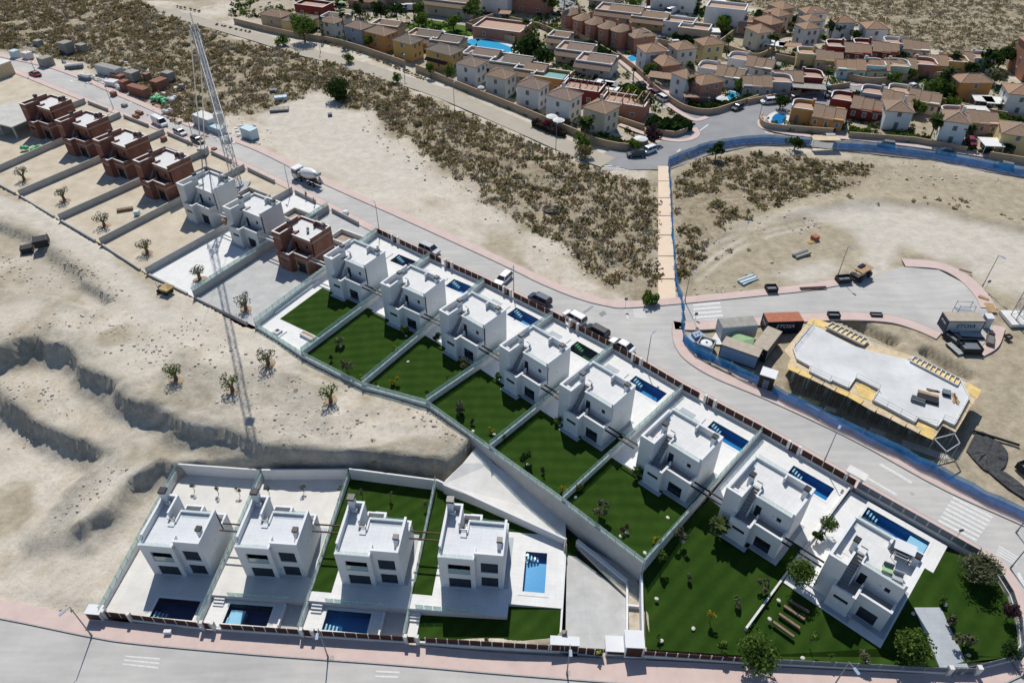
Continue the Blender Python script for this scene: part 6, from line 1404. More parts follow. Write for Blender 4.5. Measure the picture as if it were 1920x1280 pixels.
def leaf_cloud(n, rad, size, seed, centers=None, flat=.75, up=0.0):
    """n leaf quads in lobes; returns verts, faces"""
    r = np.random.default_rng(seed)
    if centers is None:
        k = max(4, n//45); d = r.normal(size=(k, 3)); d /= np.linalg.norm(d, axis=1)[:, None]; c = d*(r.uniform(.25, .72, (k, 1)))*np.array([1, 1, flat]); cr = r.uniform(.28, .46, k)
    else: c, cr = centers
    idx = r.integers(0, len(c), n); d = r.normal(size=(n, 3)); d /= np.linalg.norm(d, axis=1)[:, None]
    p = c[idx]+d*(cr[idx]*r.uniform(.55, 1.0, n)**.5)[:, None]*np.array([1, 1, .85]); p = p*np.array(rad)
    a = r.normal(size=(n, 3)); a /= np.linalg.norm(a, axis=1)[:, None]; nn = d+r.normal(size=(n, 3))*.6; b = np.cross(a, nn); b /= (np.linalg.norm(b, axis=1)[:, None]+1e-6); a = np.cross(b, nn); a /= (np.linalg.norm(a, axis=1)[:, None]+1e-6)
    s = (size*r.uniform(.6, 1.3, n))[:, None]
    v = np.concatenate([p-a*s, p-b*s*.55, p+a*s, p+b*s*.55], 1).reshape(-1, 3); f = np.arange(4*n).reshape(n, 4)
    return v, f
def npmesh(name, v, f, m, mi=None):
    me = bpy.data.meshes.new(name); k = f.shape[1]
    me.vertices.add(len(v)); me.vertices.foreach_set('co', np.asarray(v, float).ravel()); me.loops.add(f.size); me.loops.foreach_set('vertex_index', f.ravel().astype(np.int32))
    me.polygons.add(len(f)); me.polygons.foreach_set('loop_start', np.arange(len(f))*k)
    try: me.polygons.foreach_set('loop_total', np.full(len(f), k))
    except Exception: pass
    for x in (m if isinstance(m, list) else [m]): me.materials.append(x)
    if mi is not None: me.polygons.foreach_set('material_index', mi.astype(np.int32))
    me.update(); return me
TREEM = {}
def tree(label, p, r, h, kind='green', n=260, trunk=None, group='estate trees', name='tree', size=None, flat=.75, var=0, lean=0):
    """h total height, r crown radius; trunk base at p"""
    th = trunk if trunk is not None else max(.3, h-2*r*flat)
    t = thing(name, label, 'tree' if name == 'tree' else 'shrub', tuple(p), random.uniform(0, 6.28), group)
    cz = max(th+r*flat*.8, h-r*flat); key = (kind, n, flat, var % 4, size or 0)
    if key not in TREEM:
        v, f = leaf_cloud(n, (1, 1, 1), size or .16, 11+len(TREEM)*7, flat=flat); TREEM[key] = npmesh('crown', v, f, LF_[kind])
    c = link('crown', TREEM[key], t, (lean, 0, cz)); c.scale = (r, r*random.uniform(.88, 1.1), r*random.uniform(.9, 1.1))
    tb = MB(); tr = max(.05, r*.07); tb.tube((0,0,-.1), (lean*.7,0,cz-.1*r), tr, tr*.6, n=6)
    for k in range(4):
        a = k*1.6+.4; tb.tube((lean*.6,0,cz-.45*r), (lean+math.cos(a)*r*.5, math.sin(a)*r*.5, cz+.15*r), tr*.5, tr*.2, n=5)
    tb.build('trunk', Mt['bark'], t); return t
PALMM = {}
def palm(label, p, h, r=2.0, group='estate palms'):
    t = thing('palm_tree', label, 'palm', tuple(p), random.uniform(0, 6.28), group)
    if 'c' not in PALMM:
        rr = np.random.default_rng(3); V = []; F = []
        for k in range(34):
            az = k*2.399; el = R(rr.uniform(-10, 75)); L = rr.uniform(.8, 1.05); prev = None; x = Vector((0, 0, 0)); dirv = Vector((math.cos(az)*math.cos(el), math.sin(az)*math.cos(el), math.sin(el)))
            side = Vector((-math.sin(az), math.cos(az), 0))
            for s in range(6):
                w = [.05, .17, .20, .18, .12, .02][s]
                droop = Vector((0, 0, -.06*w*8)); i = len(V); V += [tuple(x-side*w+droop), tuple(x), tuple(x+side*w+droop)]
                if s: F += [(i-3, i-2, i+1, i), (i-2, i-1, i+2, i+1)]
                dirv = (dirv+Vector((0, 0, -.20))).normalized(); x = x+dirv*L/5.5
        m = bpy.data.meshes.new('crown'); m.from_pydata(V, [], F); m.materials.append(LF_['palm']); PALMM['c'] = m
    o = link('crown', PALMM['c'], t, (0, 0, h)); o.scale = (r, r, r)
    MB().tube((0,0,-.1), (.1,.05,h*.5), .22, .17, n=8).tube((.1,.05,h*.5), (0,0,h), .17, .15, n=8).build('trunk', Mt['bark'], t); return t
def cypress(label, p, h, r=.8):
    t = thing('cypress', label, 'tree', tuple(p), 0, None); k = np.linspace(.05, .95, 12); c = np.stack([0*k, 0*k, k*2-1], 1); cr = .5*np.sqrt(np.maximum(.03, np.sin(np.pi*(k*.85+.12))))*.9
    v, f = leaf_cloud(420, (r*1.6, r*1.6, h/2), .22, 77, (c, cr)); v[:, 2] += h/2; link('crown', npmesh('crown', v, f, LF_['dark']), t); MB().tube((0,0,-.1),(0,0,h*.5),.12,.06,n=6).build('trunk', Mt['bark'], t)
def hedge(label, pts, w=1.0, h=1.4, kind='dark', dens=34, cat='hedge', size=.22):
    q = GL(pts); o = q[0]; V = []; F = []; r = np.random.default_rng(len(bpy.data.objects)); n0 = 0
    for i in range(len(q)-1):
        d = q[i+1]-q[i]; L = d.length; n = int(L*dens*max(w, .8)); t_ = r.uniform(0, 1, n); nn = np.array([-d.y, d.x])/L
        off = r.uniform(-w/2, w/2, n); z = h*r.uniform(0, 1, n)**.4*(.85+.3*np.sin(t_*L*1.7)*.5)
        p = np.stack([q[i].x-o.x+d.x*t_+nn[0]*off, q[i].y-o.y+d.y*t_+nn[1]*off, z], 1); a = r.normal(size=(n, 3)); a /= np.linalg.norm(a, axis=1)[:, None]; b = np.cross(a, r.normal(size=(n, 3))); b /= np.linalg.norm(b, axis=1)[:, None]; s = (size*r.uniform(.6, 1.4, n))[:, None]
        V.append(np.concatenate([p-a*s, p-b*s*.7, p+a*s, p+b*s*.7], 1).reshape(-1, 3)); F.append(np.arange(4*n).reshape(n, 4)+n0); n0 += 4*n
    t = thing('hedge', label, cat, (o.x, o.y, 0), 0, 'hedges'); link('foliage', npmesh('foliage', np.concatenate(V), np.concatenate(F), LF_[kind]), t)
    s = MB()
    for i in range(len(q)-1): s.beam((q[i].x-o.x, q[i].y-o.y, h*.7), (q[i+1].x-o.x, q[i+1].y-o.y, h*.7), w*.6, h*.7)
    s.build('stems', LF_['dark'], t)
# --- garden plants on the new lawns
def stone(label, u, v, z=.05, p=None):
    c = p or G(u, v, z); t = MB().lathe([(.2,0),(.23,.05),(.18,.1),(.08,.12)], 9, sx=1.2); t.build('planter_stone', Mt['stone_white'], None, loc=tuple(c), rz=random.random()*3, label=label, cat='stone', group='white stones round the lawn trees')
def gz(u, v):
    """height of the sloping lawns at a sight line"""
    p = G(u, v, 0)
    if u > 1207 and v > 1060 and u < 1400: return -.9-.9*min(1, (v-1060)/160)*max(0, (1450-u)/250)
    return .05
PL = [('olive','round dark tree at the far edge of the second lawn',635,648,1.0,2.0),('purple','purple-leaved shrub on the second lawn',622,676,.45,.9),('olive','sparse olive tree in the middle of the second lawn',652,700,1.3,3.0),('yellow','yellow-green shrub at the lower corner of the second lawn',681,712,.6,1.1),('yellow','pale yellow shrub by the wall of the second lawn',740,655,.5,1.0),('green','small green plant by the wall of the second lawn',714,684,.4,1.0),('green','leafy plant at the house corner of the second garden',758,628,.9,1.8),
 ('yellow','yellow-green feathery tree on the third lawn',740,722,1.0,2.0),('purple','purple shrub at the right corner of the third lawn',803,743,.5,1.0),('green','dark plant at the front wall of the third lawn',704,723,.5,1.0),('green','slender plant near the wall of the third lawn',838,713,.4,1.2),('olive','fan-leaved tree at the front of the third villa',870,690,1.0,2.2),('dark','dark shrubs in the bed left of the third villa',818,640,.9,1.2),
 ('olive','grey-green olive tree on the green pool lawn',860,780,1.4,2.6),('purple','purple shrub on the green pool lawn',885,794,.45,1.0),('yellow','bright lime shrub on the green pool lawn, left one',922,812,.65,1.3),('yellow','bright lime shrub by the wall of the green pool lawn',942,824,.6,1.3),('green','pot plant at the corner of the green pool villa',935,712,.8,1.4),
 ('dark','dark leafy tree on the sparkling pool lawn',985,868,1.2,2.4),('purple','purple shrub on the sparkling pool lawn',1019,888,.5,1.2),('yellow','pale lime shrub at the lower corner of the sparkling pool lawn',1056,922,.7,1.2),('green','flowering shrub at the corner of the sparkling pool villa',1045,795,.8,1.2),
 ('yellow','bright lime ball shrub on the navy pool lawn',1087,920,.6,1.1),('olive','tall sparse olive tree on the navy pool lawn',1123,968,1.2,3.2),('purple','dark purple shrub on the navy pool lawn',1170,996,.6,1.3),('yellow','lime shrub at the lower right of the navy pool lawn',1227,1018,.7,1.1),('green','white flowering shrub at the corner of the navy pool villa',1192,898,1.0,1.6),
 ('olive','young olive tree at the top left of the sloping lawn',1275,1012,.9,2.2),('green','young tree on the upper edge of the sloping lawn',1237,1052,.8,1.8),('olive','young tree in the middle of the sloping lawn',1290,1090,.6,1.3),('olive','young tree on the sloping lawn left of the low wall',1381,1138,.8,1.6),('olive','pale young tree beside the low wall',1428,1105,.9,1.9),('yellow','spindly yellow tree low on the sloping lawn',1330,1165,.7,2.4),('green','tiny plant near the brown fence on the sloping lawn',1234,1197,.4,.8),
 ('green','slender young tree left of the big round tree',1518,1205,.7,2.4),('green','small conical plant near the grey fence',1556,1235,.4,1.3),('olive','grey shrub at the fence beside the big round tree',1616,1235,.9,1.6),('olive','silvery shrub along the driveway edge, upper one',1780,1165,1.0,1.5),('olive','silvery shrub along the driveway edge, lower one',1802,1208,1.3,1.8),('green','thin climbing plant near the top of the driveway',1765,1130,.7,1.2)]
for i, (k, lab, u, v, r, h) in enumerate(PL):
    p = G(u, v, gz(u, v)); tree(lab, p, r*1.15, h, k, 190, group='young garden plants', name='tree' if h > 1.7 else 'shrub', size=.2, var=i, flat=.8)
    if i % 3 == 0: stone('white stone by the '+lab, 0, 0, p=Vector((p.x+.35, p.y-.25, p.z)))
for u, v, lab in [(765,678,'white stone on the third lawn'),(887,808,'white stone beside the purple shrub of the green pool lawn'),(1079,932,'white stone by the wall of the navy pool lawn'),(1164,1005,'white stone on the navy pool lawn'),(1209,1036,'white stone in the corner of the navy pool lawn'),(1252,970,'white stone at the top of the sloping lawn'),(1231,1122,'lone white stone on the left of the sloping lawn'),(1300,1178,'white stone low on the sloping lawn'),(1712,1150,'white stone at the driveway top of the corner villa'),(1748,1226,'white stone left of the driveway of the corner villa'),(1816,1228,'white stone right of the driveway of the corner villa'),(1460,1125,'white stone by the sleepers'),(1443,1160,'white stone left of the sleepers'),(1505,1233,'white stone near the grey fence')]: stone(lab, u, v, gz(u, v))
tree('big round deep green tree between corner villa and lower street', G(1697,1232,.05), 2.3, 4.4, 'green', 3600, group='large garden trees', size=.075)
tree('broad grey-green tree at the street corner lawn', G(1826,1084,.05), 2.5, 4.2, 'olive', 3000, group='large garden trees', size=.07)
tree('dark purple tree at the curved corner fence', G(1886,1160,.05), 1.2, 2.6, 'purple', 1500, group='large garden trees', size=.085)
tree('dense dark bush in the lower right corner lawn', G(1889,1228,.05), 1.4, 2.2, 'dark', 1500, group='large garden trees', size=.085, trunk=.4)
tree('light green tree left of the corner villa', G(1492,1096,.05), 1.9, 4.2, 'green', 2600, group='large garden trees', size=.08, var=1)
tree('green tree in the alley behind the corner villa', G(1546,1000,.05), 1.35, 3.2, 'green', 1500, group='large garden trees', size=.09, var=2)
tree('green bush on the wall between the last two villas', G(1530,1016,.05), 1.0, 2.0, 'dark', 500, group='large garden trees', size=.16, var=2)
tree('tall green street tree standing at the lower fence', GB(1408,1248,.3), 2.7, 5.4, 'green', 2600, group='large garden trees', size=.075, var=3)
tree('small green tree in front of the tall street tree', GB(1352,1222,.4), 1.0, 2.2, 'green', 260, group='large garden trees', size=.2, var=3)
palm('palm at the front corner of the next to last villa', G(1343,1002,.05), 2.2, 1.7, None)
for u, v, lab in [(385,938,'young tree in the back yard of the first lower villa, left one'),(430,943,'young palm in the back yard of the first lower villa'),(470,946,'young tree in the back yard of the first lower villa, right one')]: tree(lab.replace('first', 'first'), G(u-20, v-18, -6.0), .6, 1.7, 'olive', 110, group='back yard plants of the lower row', size=.2)
for u, v, lab in [(505,925,'small shrub at the back wall of the second lower villa'),(570,922,'slim young tree at the back wall of the second lower villa'),(640,925,'pale shrub at the back wall of the second lower villa, right')]: tree(lab, G(u, v, -5.35), .6, 1.6, 'olive', 110, group='back yard plants of the lower row', size=.2, var=1)
for u, v, lab in [(680,932,'young tree on the back lawn of the third lower villa, left'),(733,938,'young tree on the back lawn of the third lower villa, middle'),(800,955,'young tree on the back lawn of the third lower villa, right')]: tree(lab, G(u, v, -4.65), .6, 1.7, 'olive', 110, group='back yard plants of the lower row', size=.2, var=2)
for u, v, lab in [(912,1205,'grey young plant on the lower lawn of the turquoise pool villa'),(1032,1168,'young plant at the right of the lower lawn by the turquoise pool'),(1020,1198,'tiny plant near the fence of the lower lawn')]: tree(lab, G(u, v, -5.2), .45, 1.2, 'olive', 90, group='back yard plants of the lower row', size=.22, var=3)
# --- transplanted old olive trees in the earth
def gnarled(label, u, v, s=1.0, z=None):
    p = G(u, v, -.1)
    if z is None:
        for _ in range(5): p = G(u, v, float(terrain_z([p.x], [p.y])[0]))
    else: p = G(u, v, z)
    t = thing('olive_tree', label, 'tree', tuple(p), random.uniform(0, 6), 'transplanted olive trees', s)
    tb = MB(); tb.tube((0,0,-.3),(.05,.1,1.0),.38,.26,n=8); tips = []
    for k in range(6):
        a = k*1.05+random.uniform(-.3,.3); e = (math.cos(a)*random.uniform(.7,1.15), math.sin(a)*random.uniform(.7,1.15), random.uniform(1.7,2.5)); tb.tube((.05,.1,.9), e, .16, .07, n=6); tips.append(e)
    tb.build('trunk', Mt['bark'], t)
    c = np.array(tips); v_, f_ = leaf_cloud(360, (1,1,1), .15, int(u), (c, np.full(len(c), .7))); link('crown', npmesh('crown', v_, f_, LF_['olive' if v < 700 else 'green']), t)
    MB().lathe([(1.4,-.3),(1.2,.02),(.9,.1),(.5,.04)], 11, sx=1.15, sy=.85).build('soil_ring', Mt['soilring'], t)
for u, v, lab in [(46,338,'in the yard of the third brick shell'),(122,376,'in the yard of the second brick shell'),(196,424,'in the yard of the first brick shell'),(276,474,'in the yard of the shell with blue sheeting'),(375,524,'on the white concrete yard'),(461,580,'in the yard of the lone brick shell')]: gnarled('gnarled olive tree '+lab, u, v, 1.0, 0)
for u, v, lab in [(503,682,'on the earth below the white patio corner'),(330,712,'on the earth above the scarp, left of the crane shadow'),(436,732,'on the earth beside the crane shadow'),(620,752,'on the earth below the third lawn'),(453,858,'in the earth at the foot of the scarp'),(575,874,'in the earth above the second lower villa')]: gnarled('gnarled olive tree '+lab, u, v)
# --- scrub, dry grass and rubble
def scatter(name, label, polys, dens, rmin, rmax, weights, seed, clump=9, thr=.42, tri=26, mats=('scrub1', 'scrub2', 'scrub3', 'scrub4', 'dry'), avoid=None):
    r = np.random.default_rng(seed); tmpl = []
    for k in range(6):
        n = tri; d = r.normal(size=(n, 3)); d[:, 2] = np.abs(d[:, 2])*.9; d /= np.linalg.norm(d, axis=1)[:, None]; p = d*r.uniform(.35, 1.0, (n, 1))*np.array([1, 1, .8]); a = r.normal(size=(n, 3)); a /= np.linalg.norm(a, axis=1)[:, None]; b = np.cross(a, d); s = r.uniform(.25, .5, (n, 1))
        tmpl.append(np.stack([p-a*s, p+a*s, p+b*s*1.2+d*s*.7], 1))
    VV = []; MI = []
    for poly in polys:
        xs_ = [p[0] for p in poly]; ys_ = [p[1] for p in poly]; x0, x1, y0, y1 = max(min(xs_), -230), min(max(xs_), 260), min(ys_), min(max(ys_), 330)
        n = int((x1-x0)*(y1-y0)*dens); px = r.uniform(x0, x1, n); py = r.uniform(y0, y1, n); ok = pip(px, py, poly) & (sdist(px, py, poly)+(fbm(px, py, 6, 41)-.47)*9 > 0) & (fbm(px, py, clump, seed) > thr)
        if avoid: ok &= ~avoid(px, py)
        px, py = px[ok], py[ok]; m = len(px); z = terrain_z(px, py); rad = rmin+(rmax-rmin)*r.uniform(0, 1, m)**2.2; ang = r.uniform(0, 6.28, m)
        ca, sa = np.cos(ang), np.sin(ang); mt = r.choice(len(weights), m, p=np.array(weights)/sum(weights))
        for k in range(6):
            sel = np.where(np.arange(m) % 6 == k)[0]
            if not len(sel): continue
            T = tmpl[k].reshape(-1, 3)[None]*rad[sel][:, None, None]; X_ = T[:, :, 0]*ca[sel][:, None]-T[:, :, 1]*sa[sel][:, None]+px[sel][:, None]; Y_ = T[:, :, 0]*sa[sel][:, None]+T[:, :, 1]*ca[sel][:, None]+py[sel][:, None]; Z_ = T[:, :, 2]+z[sel][:, None]-.05
            VV.append(np.stack([X_, Y_, Z_], 2).reshape(-1, 3)); MI.append(np.repeat(mt[sel], tri))
    v = np.concatenate(VV); mi = np.concatenate(MI); f = np.arange(len(v)).reshape(-1, 3)
    me = npmesh(name, v, f, [LF_[k] for k in mats], mi); link(name, me, label=label, cat='scrub', kind='stuff')
scatter('scrub', 'low dry scrub covering the hillside between site road and farm track', [SCRUB[0]], 1.15, .2, 1.35, [3, 3.6, 4, 1.2, 3], 21, thr=.30, tri=20)
scatter('scrub', 'low dry scrub on the slope right of the footpath', [SCRUB[1]], 1.3, .2, 1.2, [1.5, 3.2, 4, 1.4, 3], 22, thr=.27, tri=20)
scatter('scrub', 'low grey scrub on the bare hill beyond the estate', [SCRUB[2]], .9, .3, 1.1, [5, 2.5, 2, .8, 1], 23, thr=.32, tri=12)
scatter('scrub', 'sparse dry weeds on the sandy slope by the turning circle', [WARM[1]], .16, .2, .8, [2, 3, 1, .3, 3], 24, thr=.5)
SP1 = P2([(380,640),(480,650),(640,720),(760,790),(700,860),(540,830),(420,790),(330,740)], -.5)
scatter('scrub', 'thin dry weeds on the bare earth above the lower villas', [SP1], .12, .15, .5, [1, 1, .4, .1, 2], 25, thr=.52)
ROCKT = None
def rubble(name, label, spots, n, smin, smax, seed, m):
    r = np.random.default_rng(seed); cube = np.array([(-1,-1,-1),(1,-1,-1),(1,1,-1),(-1,1,-1),(-.7,-.7,.8),(.8,-.6,.9),(.6,.8,.7),(-.6,.7,1)], float); fc = np.array([(0,3,2,1),(4,5,6,7),(0,1,5,4),(1,2,6,5),(2,3,7,6),(3,0,4,7)])
    V = []; 
    for pl, w in spots:
        seg = np.array([(p.x, p.y) for p in pl]); L = np.r_[0, np.cumsum(np.hypot(*np.diff(seg, axis=0).T))]; k = int(n*L[-1]); s = r.uniform(0, L[-1], k); x = np.interp(s, L, seg[:, 0])+r.normal(size=k)*w; y = np.interp(s, L, seg[:, 1])+r.normal(size=k)*w
        z = terrain_z(x, y); sz = smin+(smax-smin)*r.uniform(0, 1, k)**3; q = cube[None]*(1+r.normal(size=(k, 8, 3))*.25)*sz[:, None, None]; a = r.uniform(0, 6.28, k); ca, sa = np.cos(a)[:, None], np.sin(a)[:, None]
        V.append(np.stack([q[:, :, 0]*ca-q[:, :, 1]*sa+x[:, None], q[:, :, 0]*sa+q[:, :, 1]*ca+y[:, None], q[:, :, 2]*.7+z[:, None]], 2).reshape(-1, 3))
    v = np.concatenate(V); k = len(v)//8; f = (fc[None]+np.arange(k)[:, None, None]*8).reshape(-1, 4); link(name, npmesh(name, v, f, m), label=label, cat='rubble', kind='stuff')
LP2 = lambda pts, z=-.5: GL(pts, z)
rubble('rubble', 'pale rubble along the edges of the excavated terraces', [(LP2([(0,480),(40,510),(100,525)]),1.6),(LP2([(110,480),(170,520),(225,560)]),1.2),(LP2([(40,620),(160,600),(280,655),(330,700)]),1.5),(LP2([(0,700),(60,720),(130,760)],-2),1.5),(LP2([(10,800),(60,810)],-5),1.0),(LP2([(230,870),(150,930),(95,960)],-4),.9),(LP2([(480,800),(600,810),(700,790)]),1.5),(LP2([(770,770),(850,820),(900,860)]),.9),(LP2([(120,1140),(165,1150)],-7),.9),(LP2([(300,620),(420,700),(600,760)]),3)], 8, .03, .28, 31, Mt['rock'])
rubble('rubble', 'scattered stones along the edge of the dusty clearing', [(LP2([(700,235),(760,290),(860,350),(1000,430),(1150,530)]),2.2),(LP2([(1280,480),(1400,420),(1600,330),(1800,330)]),3.5),(LP2([(1300,560),(1400,540),(1450,520)]),2),(LP2([(1480,440),(1540,420)]),1.2),(LP2([(690,200),(740,240)]),1.5)], 4, .05, .36, 33, Mt['rock'])
# tufts of pampas-like dry grass along the farm track
k = 0
rows = [([(590,73),(680,103)], 14), ([(690,106),(800,150)], 20), ([(470,62),(400,45)], 8), ([(640,138),(1080,300)], 34), ([(330,12),(380,24)], 6)]
V = []; F = []; 
r_ = np.random.default_rng(4); n0 = 0
for q, n in rows:
    a, b = GL(q)
    for i in range(n):
        p = lerp(a, b, (i+.5*r_.uniform())/n); rad = r_.uniform(.5, .95); v_, f_ = leaf_cloud(40, (rad, rad, rad), .32, int(r_.integers(1e6)), flat=.8); v_[:, 2] = np.abs(v_[:, 2])+.05; V.append(v_+np.array([p.x, p.y, 0])); F.append(f_+n0); n0 += len(v_)
link('dry_grass', npmesh('dry_grass', np.concatenate(V), np.concatenate(F), LF_['dry']), label='tufts of dry ornamental grass lining the farm track', cat='grass', kind='stuff')
tree('large round dark green bush alone at the edge of the dusty clearing', G(638,185), 4.2, 5.6, 'dark', 2600, group=None, size=.075, trunk=.2, flat=.7, var=1)
tree('green bush at the foot of the footpath', G(1217,566), 2.0, 2.2, 'green', 500, group=None, size=.16, trunk=.1, flat=.6, var=1)
tree('dark tree at the bend of the blue hoarding', G(1341,297), 2.3, 4.2, 'dark', 500, group=None, size=.16, trunk=.5)
tree('broad feathery tree overhanging the farm track', G(572,78), 5.0, 9.0, 'green', 2200, group=None, size=.075, trunk=2.0)
tree('low bright green bush on the farm track left of the feathery tree', G(531,86), 2.6, 3.8, 'green', 500, group=None, size=.14, trunk=.3, var=2)
cypress('dark narrow cypress in front of a cream house', G(607,75), 8.5, 1.0)
# --- old estate houses
EC = {'white':(.66,.66,.64),'cream':(.58,.53,.42),'grey':(.36,.37,.37),'pale':(.55,.55,.50),'yellow':(.56,.36,.12),'paleyellow':(.56,.45,.22),'orange':(.50,.25,.08),'terracotta':(.38,.18,.12),'red':(.20,.035,.03),'aqua':(.42,.62,.60),'blue':(.26,.31,.38),'lightgreen':(.48,.52,.38),'pink':(.52,.36,.30),'tan':(.42,.34,.25)}
EM = {k: mat('estate_wall_'+k, v, .9, .07, .5) for k, v in EC.items()}
TL = [tilemat('clay_tiles_brown', (.24,.165,.115), (.36,.255,.175)), tilemat('clay_tiles_pinkish', (.22,.16,.125), (.34,.255,.20)), tilemat('clay_tiles_grey', (.17,.14,.115), (.27,.225,.18)), tilemat('clay_tiles_orange', (.30,.185,.115), (.42,.275,.18))]
Mt['ridge'] = mat('pale_ridge_tiles', (.42,.34,.27), .9, .15, 3); Mt['terr'] = mat('terracotta_floor', (.40,.27,.20), .85, .12, 2); Mt['tanwall'] = mat('tan_boundary_wall', (.40,.30,.20), .9, .10, .6, .1, 5); Mt['shutter'] = mat('window_shutter', (.16,.15,.14), .7, .2); Mt['awn'] = mat('dark_awning', (.06,.03,.03), .8, .1); Mt['awnw'] = mat('white_awning', (.66,.66,.64), .7, .05); Mt['tealtarp'] = mat('teal_pool_cover', (.12,.30,.27), .6, .08)
def windows(t, x0, x1, y, zs, n, axis, out):
    """small framed windows on a wall; axis 0: wall along x at y; axis 1: wall along y at x=y"""
    for z in zs:
        for k in range(n):
            c = x0+(x1-x0)*(k+.5)/n; w, h = .5, .6
            if axis == 0: f = MB().box(c-w-.08, c+w+.08, y, y+out*.05, z-h-.08, z+h+.08).build('window', Mt['white'], t); MB().box(c-w, c+w, y+out*.05, y+out*.07, z-h, z+h).build('pane', Mt['shutter'], f)
            else: f = MB().box(y, y+out*.05, c-w-.08, c+w+.08, z-h-.08, z+h+.08).build('window', Mt['white'], t); MB().box(y+out*.05, y+out*.07, c-w, c+w, z-h, z+h).build('pane', Mt['shutter'], f)
def hip_roof(t, w, d, h, rise, ov, m):
    x0, x1, y0, y1 = -ov, w+ov, -ov, d+ov; k = min(x1-x0, y1-y0)/2
    if x1-x0 >= y1-y0: r0, r1 = (x0+k, (y0+y1)/2, h+rise), (x1-k-.001, (y0+y1)/2, h+rise)
    else: r0, r1 = ((x0+x1)/2, y0+k, h+rise), ((x0+x1)/2, y1-k-.001, h+rise)
    c = [(x0,y0,h),(x1,y0,h),(x1,y1,h),(x0,y1,h)]; b = [(x,y,h-.18) for x,y,_ in c]
    vs = c+[r0,r1]+b
    if x1-x0 >= y1-y0: fs = [(0,1,5,4),(1,2,5),(2,3,4,5),(3,0,4)]; hips = [(0,4),(3,4),(1,5),(2,5),(4,5)]
    else: fs = [(0,1,4),(1,2,5,4),(2,3,5),(3,0,4,5)]; hips = [(0,4),(1,4),(2,5),(3,5),(4,5)]
    fs += [(0,6,7,1),(1,7,8,2),(2,8,9,3),(3,9,6,0),(9,8,7,6)]
    ro = MB().add(vs, fs).build('roof', m, t); rb = MB()
    for a, e in hips:
        p, q = Vector(vs[a]), Vector(vs[e])
        if (q-p).length > .1: rb.tube(p+Vector((0,0,.03)), q+Vector((0,0,.03)), .10, n=5)
    rb.build('ridge', Mt['ridge'], ro); return ro
def frame3(Lp, Cp, Rp):
    L, C, Rr = G(*Lp), G(*Cp), G(*Rp); a = L-C; b = Rr-C; ta = math.atan2(a.y, a.x); tb = math.atan2(b.y, b.x); dlt = (ta-tb) % (2*math.pi); ex = tb+(dlt-math.pi/2)/2
    return C, ex, b.length, a.length            # local x along C->R, y along C->L
def hip_house(label, Lp, Cp, Rp, h=5.6, c='white', tl=0, rise=1.5, win=2, chim=False, awn=False, dmin=None, wmin=None, solar=False, group='tile-roofed estate houses'):
    C, rz, w, d = frame3(Lp, Cp, Rp); w = max(w, wmin or 5.5); d = max(d, dmin or 5.5)
    t = thing('estate_house', label, 'house', tuple(C), rz, group); MB().box(0, w, 0, d, -.1, h).build('wall', EM[c], t); hip_roof(t, w, d, h, rise, .35, TL[tl])
    zs = [1.5, 4.2] if h > 4.5 else [1.6]
    windows(t, .6, w-.6, 0, zs, win, 0, -1); windows(t, .8, d-.8, 0, zs, 1, 1, -1); windows(t, .8, d-.8, w, zs, 1, 1, 1)
    MB().box(w*.5-.45, w*.5+.45, -.06, 0, 0, 2.0).build('door', Mt['shutter'], t) if h > 4.5 and win == 1 else None
    if chim: cc = MB().box(w*.65, w*.65+.6, d*.6, d*.6+.6, h, h+rise+.7).build('chimney', EM[c], t); MB().box(w*.65-.08, w*.65+.68, d*.6-.08, d*.6+.68, h+rise+.7, h+rise+.85).build('chimney_cap', Mt['ridge'], cc)
    if awn: MB().add([(-.6,.5,3.2),(-.6,d-.5,3.2),(-1.9,d-.5,2.6),(-1.9,.5,2.6)], [(0,1,2,3)]).add([(-.6,.5,3.15),(-.6,d-.5,3.15),(-1.9,d-.5,2.55),(-1.9,.5,2.55)], [(3,2,1,0)]).build('awning', Mt['awn'], t)
    if solar: s = MB().beam((w*.62,d*.18,h+.72),(w*.62,d*.5,h+.75),w*.3,.08).build('solar_panel', Mt['dark'], t)
    return t
